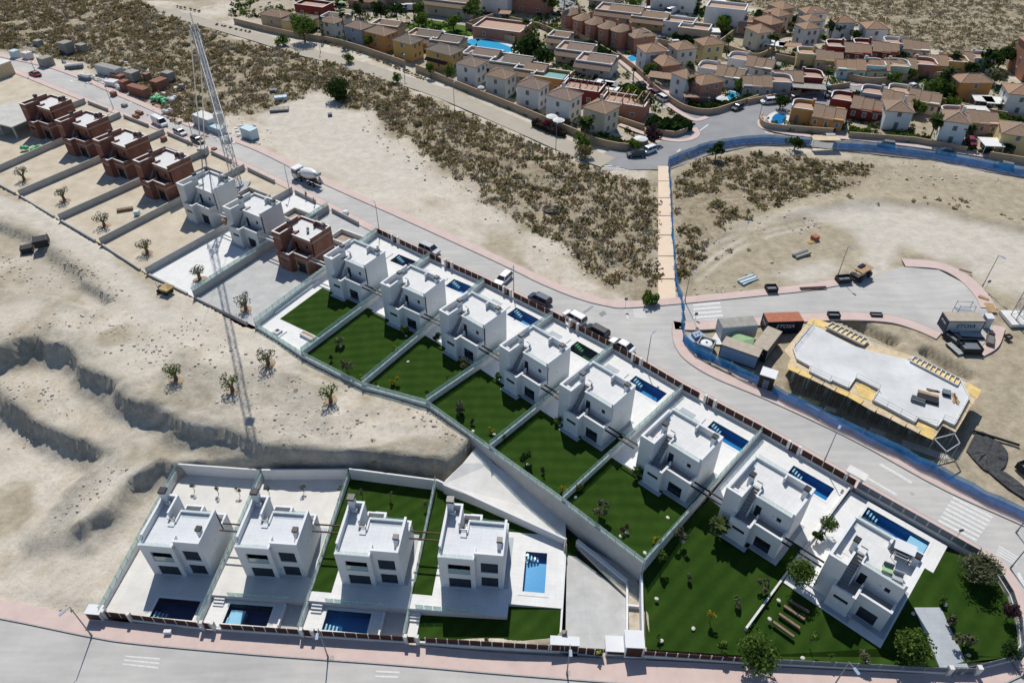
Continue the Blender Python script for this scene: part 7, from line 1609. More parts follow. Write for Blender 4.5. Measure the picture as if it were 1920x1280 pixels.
def bungalow(label, u, v, rz, c='white', w=11, d=8, tl=0, flip=1, group='bungalows with round roof terraces', h=3.0, s=1.0):
    p = G(u, v); t = thing('bungalow', label, 'house', tuple(p), rz, group, s); f = flip
    B = lambda: MB(f)
    tx0, tx1 = -w/2, -w/2+w*.40
    B().box(tx1-.001, w/2, -d/2+.3, d/2-.3, -.1, h).build('wall', EM[c], t)
    # terrace tower with rounded parapet
    arc = [(tx1, d*.30), (tx0+w*.16, d*.30)]+[(tx0+w*.16-w*.16*math.sin(a), d*.30-w*.16+w*.16*math.cos(a)) for a in [i*math.pi/2/6 for i in range(1, 7)]]+[(tx0, -d*.32), (tx1, -d*.32)]
    B().prism(arc, -.1, h+.5).build('tower', EM[c], t); B().prism([(x*.97+(tx0+tx1)/2*.03, y*.97) for x, y in arc], h+.5, h+.53).build('terrace_floor', Mt['terr'], t)
    pw = B(); cp = B()
    for i in range(len(arc)-1):
        hh = h+1.35-(.35 if i == len(arc)-2 else 0)
        pw.beam((*arc[i], hh), (*arc[i+1], hh), .2, .9); cp.beam((*arc[i], hh+.09), (*arc[i+1], hh+.09), .3, .085)
    pw.build('parapet', EM[c], t); cp.build('coping', Mt['white'], t)
    ch = B().box(tx1-.5, tx1+.1, d*.12, d*.12+.6, h, h+2.2).build('chimney', EM[c], t); B().box(tx1-.6, tx1+.2, d*.12-.1, d*.12+.7, h+2.2, h+2.32).build('chimney_cap', Mt['ridge'], ch)
    # three stepped gable roofs
    n = 3; x0 = tx1+.05; sw = (w/2+.35-x0)/n
    for k in range(n):
        a, b = x0+k*sw, x0+(k+1)*sw-.02; z = h+.0-.22*k; rz_ = z+1.7; y0, y1 = -d/2, d/2
        B().add([(a,y0,z),(b,y0,z),(b,0,rz_),(a,0,rz_),(a,y1,z),(b,y1,z),(a,y0,z-.2),(b,y0,z-.2),(a,y1,z-.2),(b,y1,z-.2)], [(0,1,2,3),(3,2,5,4),(6,7,1,0),(4,5,9,8),(0,3,4,8,6),(1,7,9,5,2),(6,8,9,7)]).build('roof', TL[tl], t)
        B().tube((a,0,rz_+.02),(b,0,rz_+.02),.1,n=5).build('ridge', Mt['ridge'], t)
    for k in range(3):
        c0 = x0+.6+k*sw; fo = B().box(c0, c0+1.0, -d/2+.25, -d/2+.299, .9, 2.2).build('window', Mt['white'], t); B().box(c0+.12, c0+.88, -d/2+.22, -d/2+.25, 1.0, 2.1).build('pane', Mt['shutter'], fo)
    B().box(tx0+1.2, tx0+2.2, -d*.32-.05, -d*.32, 0, 2.1).build('door', Mt['shutter'], t)
    return t
def flat_house(label, u, v, rz, c='white', w=9, d=8, h=3.2, tl=None, pergola=False, group='flat-roofed estate houses', roof='terr'):
    p = G(u, v); t = thing('estate_house', label, 'house', tuple(p), rz, group)
    wl = MB(); wl.box(-w/2, w/2, -d/2, d/2, -.1, h); wl.build('wall', EM[c], t)
    pp = MB(); pp.slab(-w/2, w/2, -d/2, d/2, h, h+.8, [(-w/2+.25, w/2-.25, -d/2+.25, d/2-.25)]); pp.build('parapet', EM[c], t); MB().box(-w/2+.25, w/2-.25, -d/2+.25, d/2-.25, h, h+.04).build('roof_terrace', Mt[roof], t)
    cp = MB(); cp.slab(-w/2-.05, w/2+.05, -d/2-.05, d/2+.05, h+.8, h+.87, [(-w/2+.3, w/2-.3, -d/2+.3, d/2-.3)]); cp.build('coping', Mt['white'], t)
    if tl is not None:
        g0 = -.22*w; MB().add([(g0,-d/2-.3,h+.3),(w/2+.3,-d/2-.3,h+.3),(w/2+.3,0,h+1.7),(g0,0,h+1.7),(g0,d/2+.3,h+.3),(w/2+.3,d/2+.3,h+.3),(g0,-d/2-.3,h+.1),(w/2+.3,-d/2-.3,h+.1),(g0,d/2+.3,h+.1),(w/2+.3,d/2+.3,h+.1)], [(0,1,2,3),(3,2,5,4),(6,7,1,0),(4,5,9,8),(0,3,4,8,6),(1,7,9,5,2),(6,8,9,7)]).build('roof', TL[tl], t)
        MB().add([(-w/2-.2,-d/2-1.9,h-.7),(w/2+.2,-d/2-1.9,h-.7),(w/2+.2,-d/2+.02,h+.5),(-w/2-.2,-d/2+.02,h+.5),(-w/2-.2,-d/2-1.9,h-.9),(w/2+.2,-d/2-1.9,h-.9),(w/2+.2,-d/2+.02,h-.9),(-w/2-.2,-d/2+.02,h-.9)], [(0,1,2,3),(4,7,6,5),(0,4,5,1),(1,5,6,2),(0,3,7,4)]).build('roof', TL[tl], t)
    if pergola:
        for x in (-w/2+.4, 0, w/2-.4):
            for y in (-d/2+.4, d/2-.4): MB().box(x-.12, x+.12, y-.12, y+.12, h, h+2.2).build('pergola_post', EM[c], t)
        for k in range(7): MB().box(-w/2+.2+k*(w-.6)/6, -w/2+.35+k*(w-.6)/6, -d/2+.2, d/2-.2, h+2.2, h+2.36).build('pergola_beam', Mt['wood'] if c != 'red' else Mt['awn'], t)
    for k in range(2):
        x = -w/4+k*w/2; fo = MB().box(x-.6, x+.6, -d/2-.05, -d/2, .9, 2.1).build('window', Mt['white'], t); MB().box(x-.5, x+.5, -d/2-.07, -d/2-.05, 1.0, 2.0).build('pane', Mt['shutter'], fo)
    return t
D = math.degrees
TRK = R(cdir(700,125,900,203))           # direction of the farm track
# row along the farm track
for a in [
 dict(label='long tan house at the left end of the farm track row', Lp=(494,46), Cp=(531,54), Rp=(548,46), h=3.6, c='tan', tl=0, win=1),
 dict(label='yellow low house half hidden by the feathery tree', Lp=(536,55), Cp=(575,64), Rp=(596,50), h=3.4, c='paleyellow', tl=2, win=1),
 dict(label='cream two-storey house behind the cypress', Lp=(602,68), Cp=(631,74), Rp=(650,66), h=5.0, c='pale', tl=1),
 dict(label='pale blue-grey two-storey house left of the orange ones', Lp=(650,78), Cp=(681,86), Rp=(699,79), h=5.0, c='blue', tl=1),
 dict(label='orange two-storey house, left one of three warm-coloured houses', Lp=(688,88), Cp=(724,98), Rp=(744,90), h=5.0, c='orange', tl=0),
 dict(label='yellow two-storey house in the middle of three warm-coloured houses', Lp=(739,107), Cp=(773,116), Rp=(794,107), h=5.2, c='yellow', tl=2),
 dict(label='ochre two-storey house with a dark awning on the farm track', Lp=(802,124), Cp=(846,137), Rp=(868,126), h=5.2, c='yellow', tl=2, awn=True),
 dict(label='bright white two-storey house next to the ochre awning house', Lp=(856,155), Cp=(892,163), Rp=(914,152), h=5.6, c='white', tl=1),
 dict(label='grey-cream two-storey house with a solar panel on its roof', Lp=(911,177), Cp=(948,186), Rp=(968,174), h=5.6, c='pale', tl=0, solar=True),
 dict(label='white two-storey house third from the right in the farm track row', Lp=(968,198), Cp=(1009,208), Rp=(1026,197), h=5.8, c='white', tl=1),
 dict(label='off-white two-storey house behind the white garden parasols', Lp=(1024,218), Cp=(1066,231), Rp=(1088,217), h=6.0, c='white', tl=1),
 dict(label='cream two-storey house at the right end of the farm track row', Lp=(1088,245), Cp=(1131,256), Rp=(1162,242), h=6.0, c='cream', tl=0),
 # junction cluster
 dict(label='white two-storey house beside the blue plunge pool terrace', Lp=(1196,122), Cp=(1207,136), Rp=(1245,130), h=5.8, c='white', tl=3),
 dict(label='white two-storey house in the middle behind the terracotta one', Lp=(1256,118), Cp=(1266,131), Rp=(1296,124), h=5.8, c='pale', tl=3),
 dict(label='pale yellow two-storey house behind the junction gardens', Lp=(1303,110), Cp=(1314,122), Rp=(1347,115), h=5.8, c='paleyellow', tl=3),
 dict(label='terracotta house with tiled roof behind the tan carport', Lp=(1224,132), Cp=(1240,150), Rp=(1268,143), h=4.0, c='terracotta', tl=3, win=1),
 dict(label='white house behind two palms at the estate street', Lp=(1257,176), Cp=(1280,188), Rp=(1302,180), h=6.0, c='white', tl=3),
 dict(label='terracotta house beside the blue pool at the junction', Lp=(1294,184), Cp=(1309,196), Rp=(1346,186), h=5.4, c='terracotta', tl=3),
 # upper right cluster
 dict(label='cream two-storey house behind the tan corner wall', Lp=(1403,84), Cp=(1416,97), Rp=(1434,90), h=5.6, c='cream', tl=3),
 dict(label='terracotta two-storey house behind the cream corner house', Lp=(1418,66), Cp=(1438,80), Rp=(1452,72), h=5.6, c='terracotta', tl=3),
 dict(label='pinkish two-storey house third in the receding group', Lp=(1434,52), Cp=(1452,64), Rp=(1464,58), h=5.6, c='pink', tl=3),
 dict(label='tan two-storey house at the back of the receding group', Lp=(1444,38), Cp=(1460,50), Rp=(1474,44), h=5.6, c='tan', tl=3),
 dict(label='white two-storey house with a glass porch behind the red carport', Lp=(1494,82), Cp=(1502,89), Rp=(1524,84), h=5.6, c='white', tl=3),
 dict(label='white two-storey house in the middle of the hill side group', Lp=(1498,66), Cp=(1506,74), Rp=(1532,70), h=5.6, c='white', tl=3),
 dict(label='white two-storey house at the back of the hill side group', Lp=(1496,50), Cp=(1504,58), Rp=(1540,54), h=5.6, c='white', tl=3),
 dict(label='white square house behind the white van', Lp=(1552,66), Cp=(1558,76), Rp=(1592,74), h=5.6, c='white', tl=3, win=1),
 dict(label='white square house at the foot of the bare hill', Lp=(1610,76), Cp=(1616,88), Rp=(1652,86), h=5.6, c='white', tl=3, win=1),
 # right side
 dict(label='terracotta square house among trees on the right', Lp=(1782,178), Cp=(1788,190), Rp=(1838,184), h=5.2, c='orange', tl=3, win=1),
 dict(label='white house at the right edge beside the white carports', Lp=(1872,196), Cp=(1876,214), Rp=(1926,216), h=5.6, c='white', tl=3, win=1),
 dict(label='white hip-roofed house on the perimeter road, left of the palms', Lp=(1647,222), Cp=(1652,242), Rp=(1700,246), h=5.0, c='white', tl=0, win=1),
 dict(label='white hip-roofed house between palms on the perimeter road', Lp=(1752,248), Cp=(1755,268), Rp=(1798,274), h=5.8, c='white', tl=0, win=1),
 dict(label='cream hip-roofed house on the perimeter road at the right edge', Lp=(1858,262), Cp=(1864,286), Rp=(1925,296), h=5.0, c='paleyellow', tl=0, win=1),
 dict(label='tall terracotta house cut by the right edge near the bare hill', Lp=(1906,128), Cp=(1914,152), Rp=(1960,150), h=9.0, c='terracotta', tl=3)]:
    hip_house(chim=random.random() < .4, **a)
# terracotta townhouse row
for i, (u, v) in enumerate([(1070,56),(1092,66),(1115,74),(1139,82),(1163,88)]):
    p = G(u, v); rz = R(cdir(1070,56,1163,88)); t = thing('townhouse', 'terracotta townhouse, %s in the row of five counted from the left' % ['first','second','third','fourth','fifth'][i], 'house', tuple(p), rz, 'terracotta townhouses')
    hexa = [(-2.2,-2.6),(-.9,-3.6),(1.2,-3.6),(2.2,-2.6),(2.2,3.6),(-2.2,3.6)]; MB().prism(hexa, -.1, 5.6).build('wall', EM['terracotta'], t)
    k = [(x*1.15, y*1.1, 5.6) for x, y in hexa]; n = 6; MB().add(k+[(0,.2,7.2)]+[(x,y,5.4) for x,y,_ in k], [(j,(j+1) % n,6) for j in range(n)]+[(j,7+j,7+(j+1) % n,(j+1) % n) for j in range(n)]+[tuple(range(12,6,-1))]).build('roof', TL[0], t)
    ch = MB().box(1.5,2.1,1.5,2.2,5.5,7.6).build('chimney', EM['terracotta'], t)
    for z in (1.6, 4.2): f = MB().box(-.5,.7,-3.66,-3.6,z-.6,z+.6).build('window', Mt['white'], t); MB().box(-.4,.6,-3.68,-3.66,z-.5,z+.5).build('pane', Mt['shutter'], f)
    MB().box(1.0,2.6,-4.6,-3.65,2.6,2.75).build('balcony', EM['terracotta'], t)
hip_house('terracotta end house with a dark solar panel, right of the townhouse row', (1173,86), (1187,100), (1222,92), 4.6, 'terracotta', 0, solar=True, win=1)
# bungalows
BR = R(cdir(1500,215,1560,240))
for a in [
 ('orange bungalow with a round terrace beside the round pool', 1528,228, R(-22), 'orange', 1), ('dark red bungalow with a round terrace behind the orange one', 1600,212, R(-25), 'red', 1), ('blue-grey bungalow with a pale terrace behind the hip-roofed house', 1655,200, R(-25), 'blue', 1), ('peach bungalow with a long stepped roof behind the palms', 1705,198, R(-25), 'cream', 1),
 ('grey bungalow with a heart-shaped white-edged terrace', 1432,172, R(-8), 'grey', -1), ('dark red bungalow with a white-edged terrace next to the grey one', 1490,163, R(-10), 'red', -1), ('white bungalow with a round tower terrace above the junction pool', 1350,152, R(-25), 'white', 1), ('white bungalow with a curved pink terrace behind the round tower', 1405,134, R(-25), 'white', 1),
 ('yellow bungalow with a wavy white parapet', 1530,122, R(-12), 'paleyellow', 1), ('dark red bungalow behind the yellow wavy one', 1583,108, R(-12), 'red', 1), ('aqua bungalow with an orange-tiled roof', 1606,141, R(-12), 'aqua', -1), ('pale green bungalow beside the aqua one', 1650,142, R(-12), 'lightgreen', -1),
 ('dark red bungalow with a white-edged terrace on the hill side row', 1634,106, R(-12), 'red', 1), ('pale pink bungalow behind the dark red hill side one', 1690,102, R(-12), 'white', 1), ('brick red bungalow in the right hand row', 1700,139, R(-12), 'terracotta', -1), ('yellow bungalow in the right hand row', 1757,133, R(-12), 'yellow', -1), ('white bungalow at the end of the right hand row', 1805,127, R(-14), 'white', -1),
 ('terracotta-roofed bungalow with a pink terrace behind the palms', 1805,238, R(-8), 'pink', 1)]:
    lab, u, v, rz, c, fl = a; bungalow(lab, u, v, rz, c, 13, 9.2, 3 if c in ('aqua','lightgreen','yellow') and fl < 0 else 0, fl)
# flat roofed, patio and pergola houses
for a in [
 dict(label='low house with dark red terrace walls left of the park', u=592, v=28, c='red', w=12, d=7, tl=None), dict(label='house with a salmon tiled roof at the top left of the estate', u=690, v=10, c='pink', w=13, d=6, tl=3), dict(label='grey patio house behind the cypress', u=632, v=52, c='pale', w=9, d=6, tl=2), dict(label='patio house with a tan canopy behind the orange house', u=730, v=66, c='tan', w=10, d=6, tl=0, roof='terr'),
 dict(label='patio house with grey tiles behind the yellow house', u=800, v=86, c='yellow', w=11, d=7, tl=2, roof='terr'), dict(label='patio house with dark tiles near the big park pool', u=842, v=96, c='tan', w=10, d=7, tl=2, roof='deck'), dict(label='white patio house with antenna behind the bright white house', u=906, v=122, c='white', w=11, d=7, tl=1), dict(label='patio house with a wide grey carport roof', u=962, v=136, c='cream', w=12, d=8, tl=2, roof='deck'),
 dict(label='brown tiled patio house beside the dark trees', u=998, v=150, c='tan', w=9, d=7, tl=0, roof='terr'), dict(label='ochre house with a teal-covered terrace', u=1034, v=164, c='orange', w=10, d=7, tl=None, roof='tealtarp'), dict(label='dark red house with a brown pergola terrace', u=1092, v=186, c='red', w=11, d=7, tl=None, pergola=True), dict(label='terracotta house with a white-floored pergola terrace', u=1170, v=213, c='terracotta', w=12, d=7, tl=None, pergola=True),
 dict(label='terracotta walled patio house beside the park pool', u=942, v=66, c='terracotta', w=17, d=11, h=2.6, tl=None), dict(label='cream flat house with tiled patches above the bend', u=1080, v=112, c='cream', w=11, d=8, tl=1), dict(label='cream house with white terrace at the street hedge', u=1118, v=134, c='white', w=11, d=8, tl=1), dict(label='large cream flat house behind the townhouses', u=1162, v=40, c='cream', w=16, d=9, h=3.6, tl=0), dict(label='tan flat house right of the large cream one', u=1218, v=50, c='paleyellow', w=12, d=8, tl=0), dict(label='white walled terrace house near the top road', u=1272, v=60, c='white', w=10, d=7, tl=None), dict(label='tan walled house right of the white terrace house', u=1300, v=72, c='tan', w=10, d=7, tl=None, roof='terr'),
 dict(label='white block house with a railing at the top of the estate', u=1262, v=16, c='white', w=16, d=7, h=4.5, tl=None), dict(label='dark red and white terrace house at the top edge', u=1235, v=12, c='red', w=8, d=6, tl=None), dict(label='tall white flat house with an open roof terrace', u=1356, v=52, c='white', w=13, d=8, h=6.5, tl=None, roof='terr'), dict(label='grey-roofed house at the top edge left of the white blocks', u=1132, v=10, c='grey', w=10, d=6, tl=2), dict(label='cream house with a wide tan roof at the top of the park', u=848, v=26, c='cream', w=18, d=8, h=4.5, tl=0, roof='terr'), dict(label='white two-level house at the top right of the park', u=930, v=20, c='white', w=12, d=8, h=5.0, tl=None), dict(label='terracotta three-storey house at the top edge', u=1000, v=20, c='terracotta', w=13, d=8, h=7.5, tl=None, roof='terr'), dict(label='tan house with small windows at the top left of the park', u=770, v=6, c='tan', w=22, d=7, h=4.5, tl=0), dict(label='cream tiled house behind the palm and dark trees', u=1050, v=88, c='pale', w=7, d=6, tl=0), dict(label='pink tiled house behind the receding group', u=1408, v=60, c='pink', w=8, d=6, tl=3, roof='terr')]:
    a.setdefault('rz', R(-22)); flat_house(**a)
# carports and canopies
def canopy(label, u, v, w, d, h, rz, m, z=0):
    p = G(u, v, z); t = thing('carport', label, 'carport', tuple(p), rz, 'carports and canopies'); MB().box(-w/2, w/2, -d/2, d/2, h, h+.14).build('roof', m, t)
    for x in (-w/2+.2, w/2-.2):
        for y in (-d/2+.2, d/2-.2): MB().tube((x,y,0),(x,y,h),.07,n=5).build('post', Mt['concw'], t)
for lab, u, v, w, d, m, rz in [('tan carport on the estate street above the black car',1237,158,7,5,TL[0],-20),('tan carport at the corner beside two palms',1303,196,7,3.5,TL[0],-5),('white canopy in the garden left of the estate street',1131,172,5.5,4,Mt['awnw'],-25),('white canopy on the white garden left of the green trees',1142,182,5,3,Mt['awnw'],-25),('grey carport below the dark red bungalow',1512,178,9,4.5,Mt['greyroof'],-12),('white canopy beside the red carport at the cul-de-sac',1450,97,6,5,Mt['awnw'],-30),('red carport beside the white canopy',1478,100,7,4,TL[3],-15),('white canopy on the garden behind the white blocks',1330,72,6,4.5,Mt['awnw'],-5),('white carport beside the dark carport on the right',1862,206,6.5,5,Mt['awnw'],-10),('cream curved carport beside the white carport',1836,202,5,5,Mt['concw'],-15),('white carport roof over a dark car near the right edge',1850,285,4.6,5,Mt['awnw'],-6),('tan roofed bus shelter in the blue hoarding',1543,278,6.5,2.6,Mt['plyw'],-2),('dark canopy over the hedge garden',1140,176,5,4,Mt['greypanel'],-20),('pale canopy left of the cream right edge house',1820,223,7,5,Mt['concw'],-8),('small red-tiled pavilion by the park wall',947,38,4,4,TL[3],-10),('white bright canopy near the top houses',1345,14,5,4,Mt['awnw'],-5),('long white garden awning by the hill side row',1800,130,5,2,Mt['awnw'],-10)]:
    canopy(lab, u, v, w, d, 2.5, R(rz), m)
# parasols
def parasol(label, u, v, r=1.5, m='awnw', z=0):
    p = G(u, v, z); t = thing('parasol', label, 'parasol', tuple(p), 0, 'garden parasols'); MB().lathe([(r,2.1),(r*.6,2.4),(.05,2.7)], 10).build('canopy', Mt[m], t); MB().tube((0,0,0),(0,0,2.5),.04,n=6).build('pole', Mt['steel'], t)
for lab, u, v, r in [('square-ish white parasol behind the farm track wall',1035,233,1.7),('round white parasol right of the other one behind the farm track wall',1047,240,1.6),('white parasol in the garden by the two parked cars',1200,275,1.7),('white parasol beside the blue pool at the junction',1349,198,1.6),('small white parasol behind the grey-cream house',902,178,1.0),('green parasol at the top left of the estate',642,16,1.2)]: parasol(lab, u, v, r, 'tarp' if 'green' in lab else 'awnw')
# pools of the estate
def lagoon(label, pts, m='poolaqua', edge='pavew', rim=.7):
    q = GL(pts); c = sum(q, Vector())/len(q); ring = densify(q+[q[0]], 5)[:-1]; t = thing('swimming_pool', label, 'pool', (c.x, c.y, 0), 0, 'estate pools')
    o = [(p.x-c.x, p.y-c.y) for p in ring]; sc = lambda k: [(x+math.copysign(min(abs(x)*.5, k), x) if 0 else x*(1+k/max(2, math.hypot(x, y))), y*(1+k/max(2, math.hypot(x, y)))) for x, y in o]
    MB().prism(sc(rim), -.1, .10).build('surround', Mt[edge], t); MB().prism(o, .05, .13).build('basin', Mt[m], t); MB().sheet([(x*.985, y*.985, .15) for x, y in o]).build('water', Mt['water'], t)
lagoon('large free-form turquoise community pool in the park', [(896,78),(915,74),(938,82),(958,90),(957,98),(935,100),(915,96),(900,92),(895,85)], edge='pavew', rim=1.6)
lagoon('small round turquoise pool beside the community pool', [(873,78),(884,74),(895,78),(890,86),(877,85)], rim=1.2)
lagoon('small oval pool behind the park wall', [(988,42),(997,38),(1006,41),(1004,46),(993,47)]); lagoon('round blue pool at the junction corner garden', [(1447,222),(1456,214),(1472,216),(1474,224),(1466,233),(1452,234)], 'poolblue', rim=1.4)
lagoon('blue pool beside the terracotta junction house', [(1363,178),(1370,172),(1383,178),(1375,188),(1365,187)], 'poolaqua'); lagoon('navy pool below the grey bungalow', [(1395,176),(1404,172),(1416,180),(1404,184)], 'poolblue'); lagoon('aqua pool behind the tan wall by the crossing', [(1543,162),(1552,158),(1562,166),(1548,170)]); lagoon('teal pool on the right below the yellow bungalow', [(1728,146),(1736,142),(1746,146),(1738,152)]); lagoon('pool among dark trees on the right', [(1832,130),(1842,126),(1852,131),(1846,138)]); lagoon('pool at the right edge behind the hedge', [(1890,243),(1900,238),(1915,243),(1905,250)], 'poolblue'); lagoon('plunge pool on the blue terrace of the white house', [(1176,108),(1190,104),(1198,112),(1184,116)], 'poolaqua')
# --- park
def area(name, pts, m, z=.0): MB().prism([(p.x, p.y) for p in GL(pts)], -.2, z).build(name, m, None, kind='structure')
area('park_lawn', [(757,50),(800,38),(870,48),(900,58),(875,72),(858,78),(820,72),(790,60)], Mt['grass'], .03); area('sports_court', [(790,35),(815,26),(905,36),(880,50)], Mt['track'], .05); area('pool_terrace', [(862,72),(900,66),(965,82),(970,98),(950,106),(900,100),(868,90)], Mt['pavew'], .05); area('park_path', [(790,58),(820,50),(840,62),(812,66)], Mt['pavew'], .06)
area('garden_paving', [(1455,214),(1485,212),(1490,238),(1450,236)], Mt['terr'], .06); area('garden_paving', [(1395,170),(1430,185),(1400,192),(1376,182)], Mt['terr'], .05)
# --- boundary walls
def ewall(label, pts, h=1.5, m='tanwall', th=.3):
    gwall('boundary_wall', label, densify(GL(pts), 3), h, -.3, thick=th, glass=0, mt=m, group='estate boundary walls')
for lab, pts, h in [('long tan wall along the farm track, left part',[(440,44),(540,68),(640,85),(760,125)],1.8),('long tan wall along the farm track, right part',[(780,132),(860,165),(960,205),(1080,255),(1120,272),(1175,282),(1205,272)],1.8),('curved tan wall at the palm and parasol corner',[(1205,272),(1212,262),(1208,250)],1.6),('tan wall around the hedge corner at the junction',[(1105,210),(1160,228),(1215,246),(1260,256),(1286,248),(1290,236)],1.4),('tan wall curving round the pool garden of the junction',[(1225,168),(1262,196),(1290,210),(1330,215),(1370,204),(1420,188)],1.6),('terracotta wall below the townhouses',[(1055,60),(1100,78),(1150,108),(1160,110)],1.6),('tan wall of the upper estate street',[(1130,60),(1190,74),(1250,86),(1262,90)],1.7),('pale wall along the estate street pavement',[(1157,106),(1200,140),(1225,166)],1.5),('tan wall round the orange bungalow corner',[(1428,220),(1425,232),(1440,242),(1500,248),(1560,252)],1.6),('tan wall of the perimeter road in front of the white hip-roofed house',[(1590,258),(1690,266),(1715,268)],1.5),('tan wall of the perimeter road right of the palms',[(1715,268),(1800,284),(1808,286)],1.5),('tan wall at the right end of the perimeter road',[(1852,296),(1990,318)],1.6),('curved tan wall in front of the aqua bungalow',[(1560,138),(1590,150),(1630,158),(1680,155),(1720,148)],1.9),('tan wall in front of the yellow wavy bungalow',[(1452,112),(1500,122),(1555,136)],1.9),('tan wall round the cream corner house',[(1350,92),(1395,106),(1420,112),(1450,98)],1.9),('long tan wall rising to the top right houses',[(1342,90),(1372,68),(1400,40)],1.9),('tan wall of the right hand row',[(1740,148),(1800,142),(1830,138)],1.8),('low tan wall of the grey bungalow',[(1400,196),(1450,186),(1500,178)],1.5),('tan wall right of the grey carport',[(1535,172),(1592,163)],1.4),('tan wall behind the park pool',[(875,55),(920,70),(965,82)],2.2),('tan wall on the left of the terracotta patio house',[(880,52),(905,44),(925,38)],2.2),('terracotta garden wall above the hedge garden',[(955,40),(1010,52),(1055,72)],1.6),('long tan wall at the right between terracotta and white houses',[(1720,182),(1790,200),(1850,214),(1920,226)],1.5)]: ewall(lab, pts, h)
# --- hedges, trees and palms of the estate
hedge('dense dark hedge mass at the junction corner', [(1215,238),(1250,246),(1288,238)], 5.5, 2.6, 'dark', 40, size=.4); hedge('green hedge round the pool garden of the junction', [(1290,200),(1330,207),(1380,196),(1412,186)], 1.8, 1.8, 'dark', 40, size=.3); hedge('dark hedge between the cream houses and the street', [(1118,100),(1145,122)], 2.4, 2.4, 'dark', 40, size=.35); hedge('dark hedge below the cream houses', [(1060,160),(1120,168),(1180,172)], 2.0, 2.0, 'dark', 40, size=.35); hedge('hedge in front of the white hip-roofed house', [(1590,250),(1630,254)], 2.0, 1.8, 'bright', 40, size=.3); hedge('flowering hedge left of the palms on the perimeter road', [(1660,258),(1715,262)], 1.6, 1.3, 'bright', 40, size=.3); hedge('long dark hedge at the right edge', [(1868,226),(1930,240)], 2.0, 2.0, 'dark', 40, size=.35); hedge('hedge on the terrace above the top estate road', [(1262,72),(1310,84)], 2.2, 2.0, 'dark', 40, size=.35); hedge('shrubs behind the farm track wall by the parasols', [(1000,235),(1040,252),(1060,256)], 2.0, 1.8, 'purple', 34, size=.3); hedge('bougainvillea beside the square white parasol', [(1018,236),(1034,244)], 2.0, 1.5, 'red', 40, size=.3); hedge('shrub border right of the garden palm', [(1115,262),(1150,272),(1185,278)], 2.4, 1.8, 'dark', 34, size=.3); hedge('dark hedge below the townhouse row', [(1100,86),(1150,104)], 3.0, 1.8, 'dark', 34, size=.35); hedge('tall dark hedge beside the receding houses', [(1416,50),(1424,34)], 2.6, 3.2, 'dark', 40, size=.4); hedge('dark hedge behind the receding houses', [(1470,38),(1500,42)], 2.2, 2.4, 'dark', 40, size=.4); hedge('hedge around the lower terrace of the right trees', [(1730,178),(1790,186)], 4.0, 2.4, 'dark', 34, size=.4)
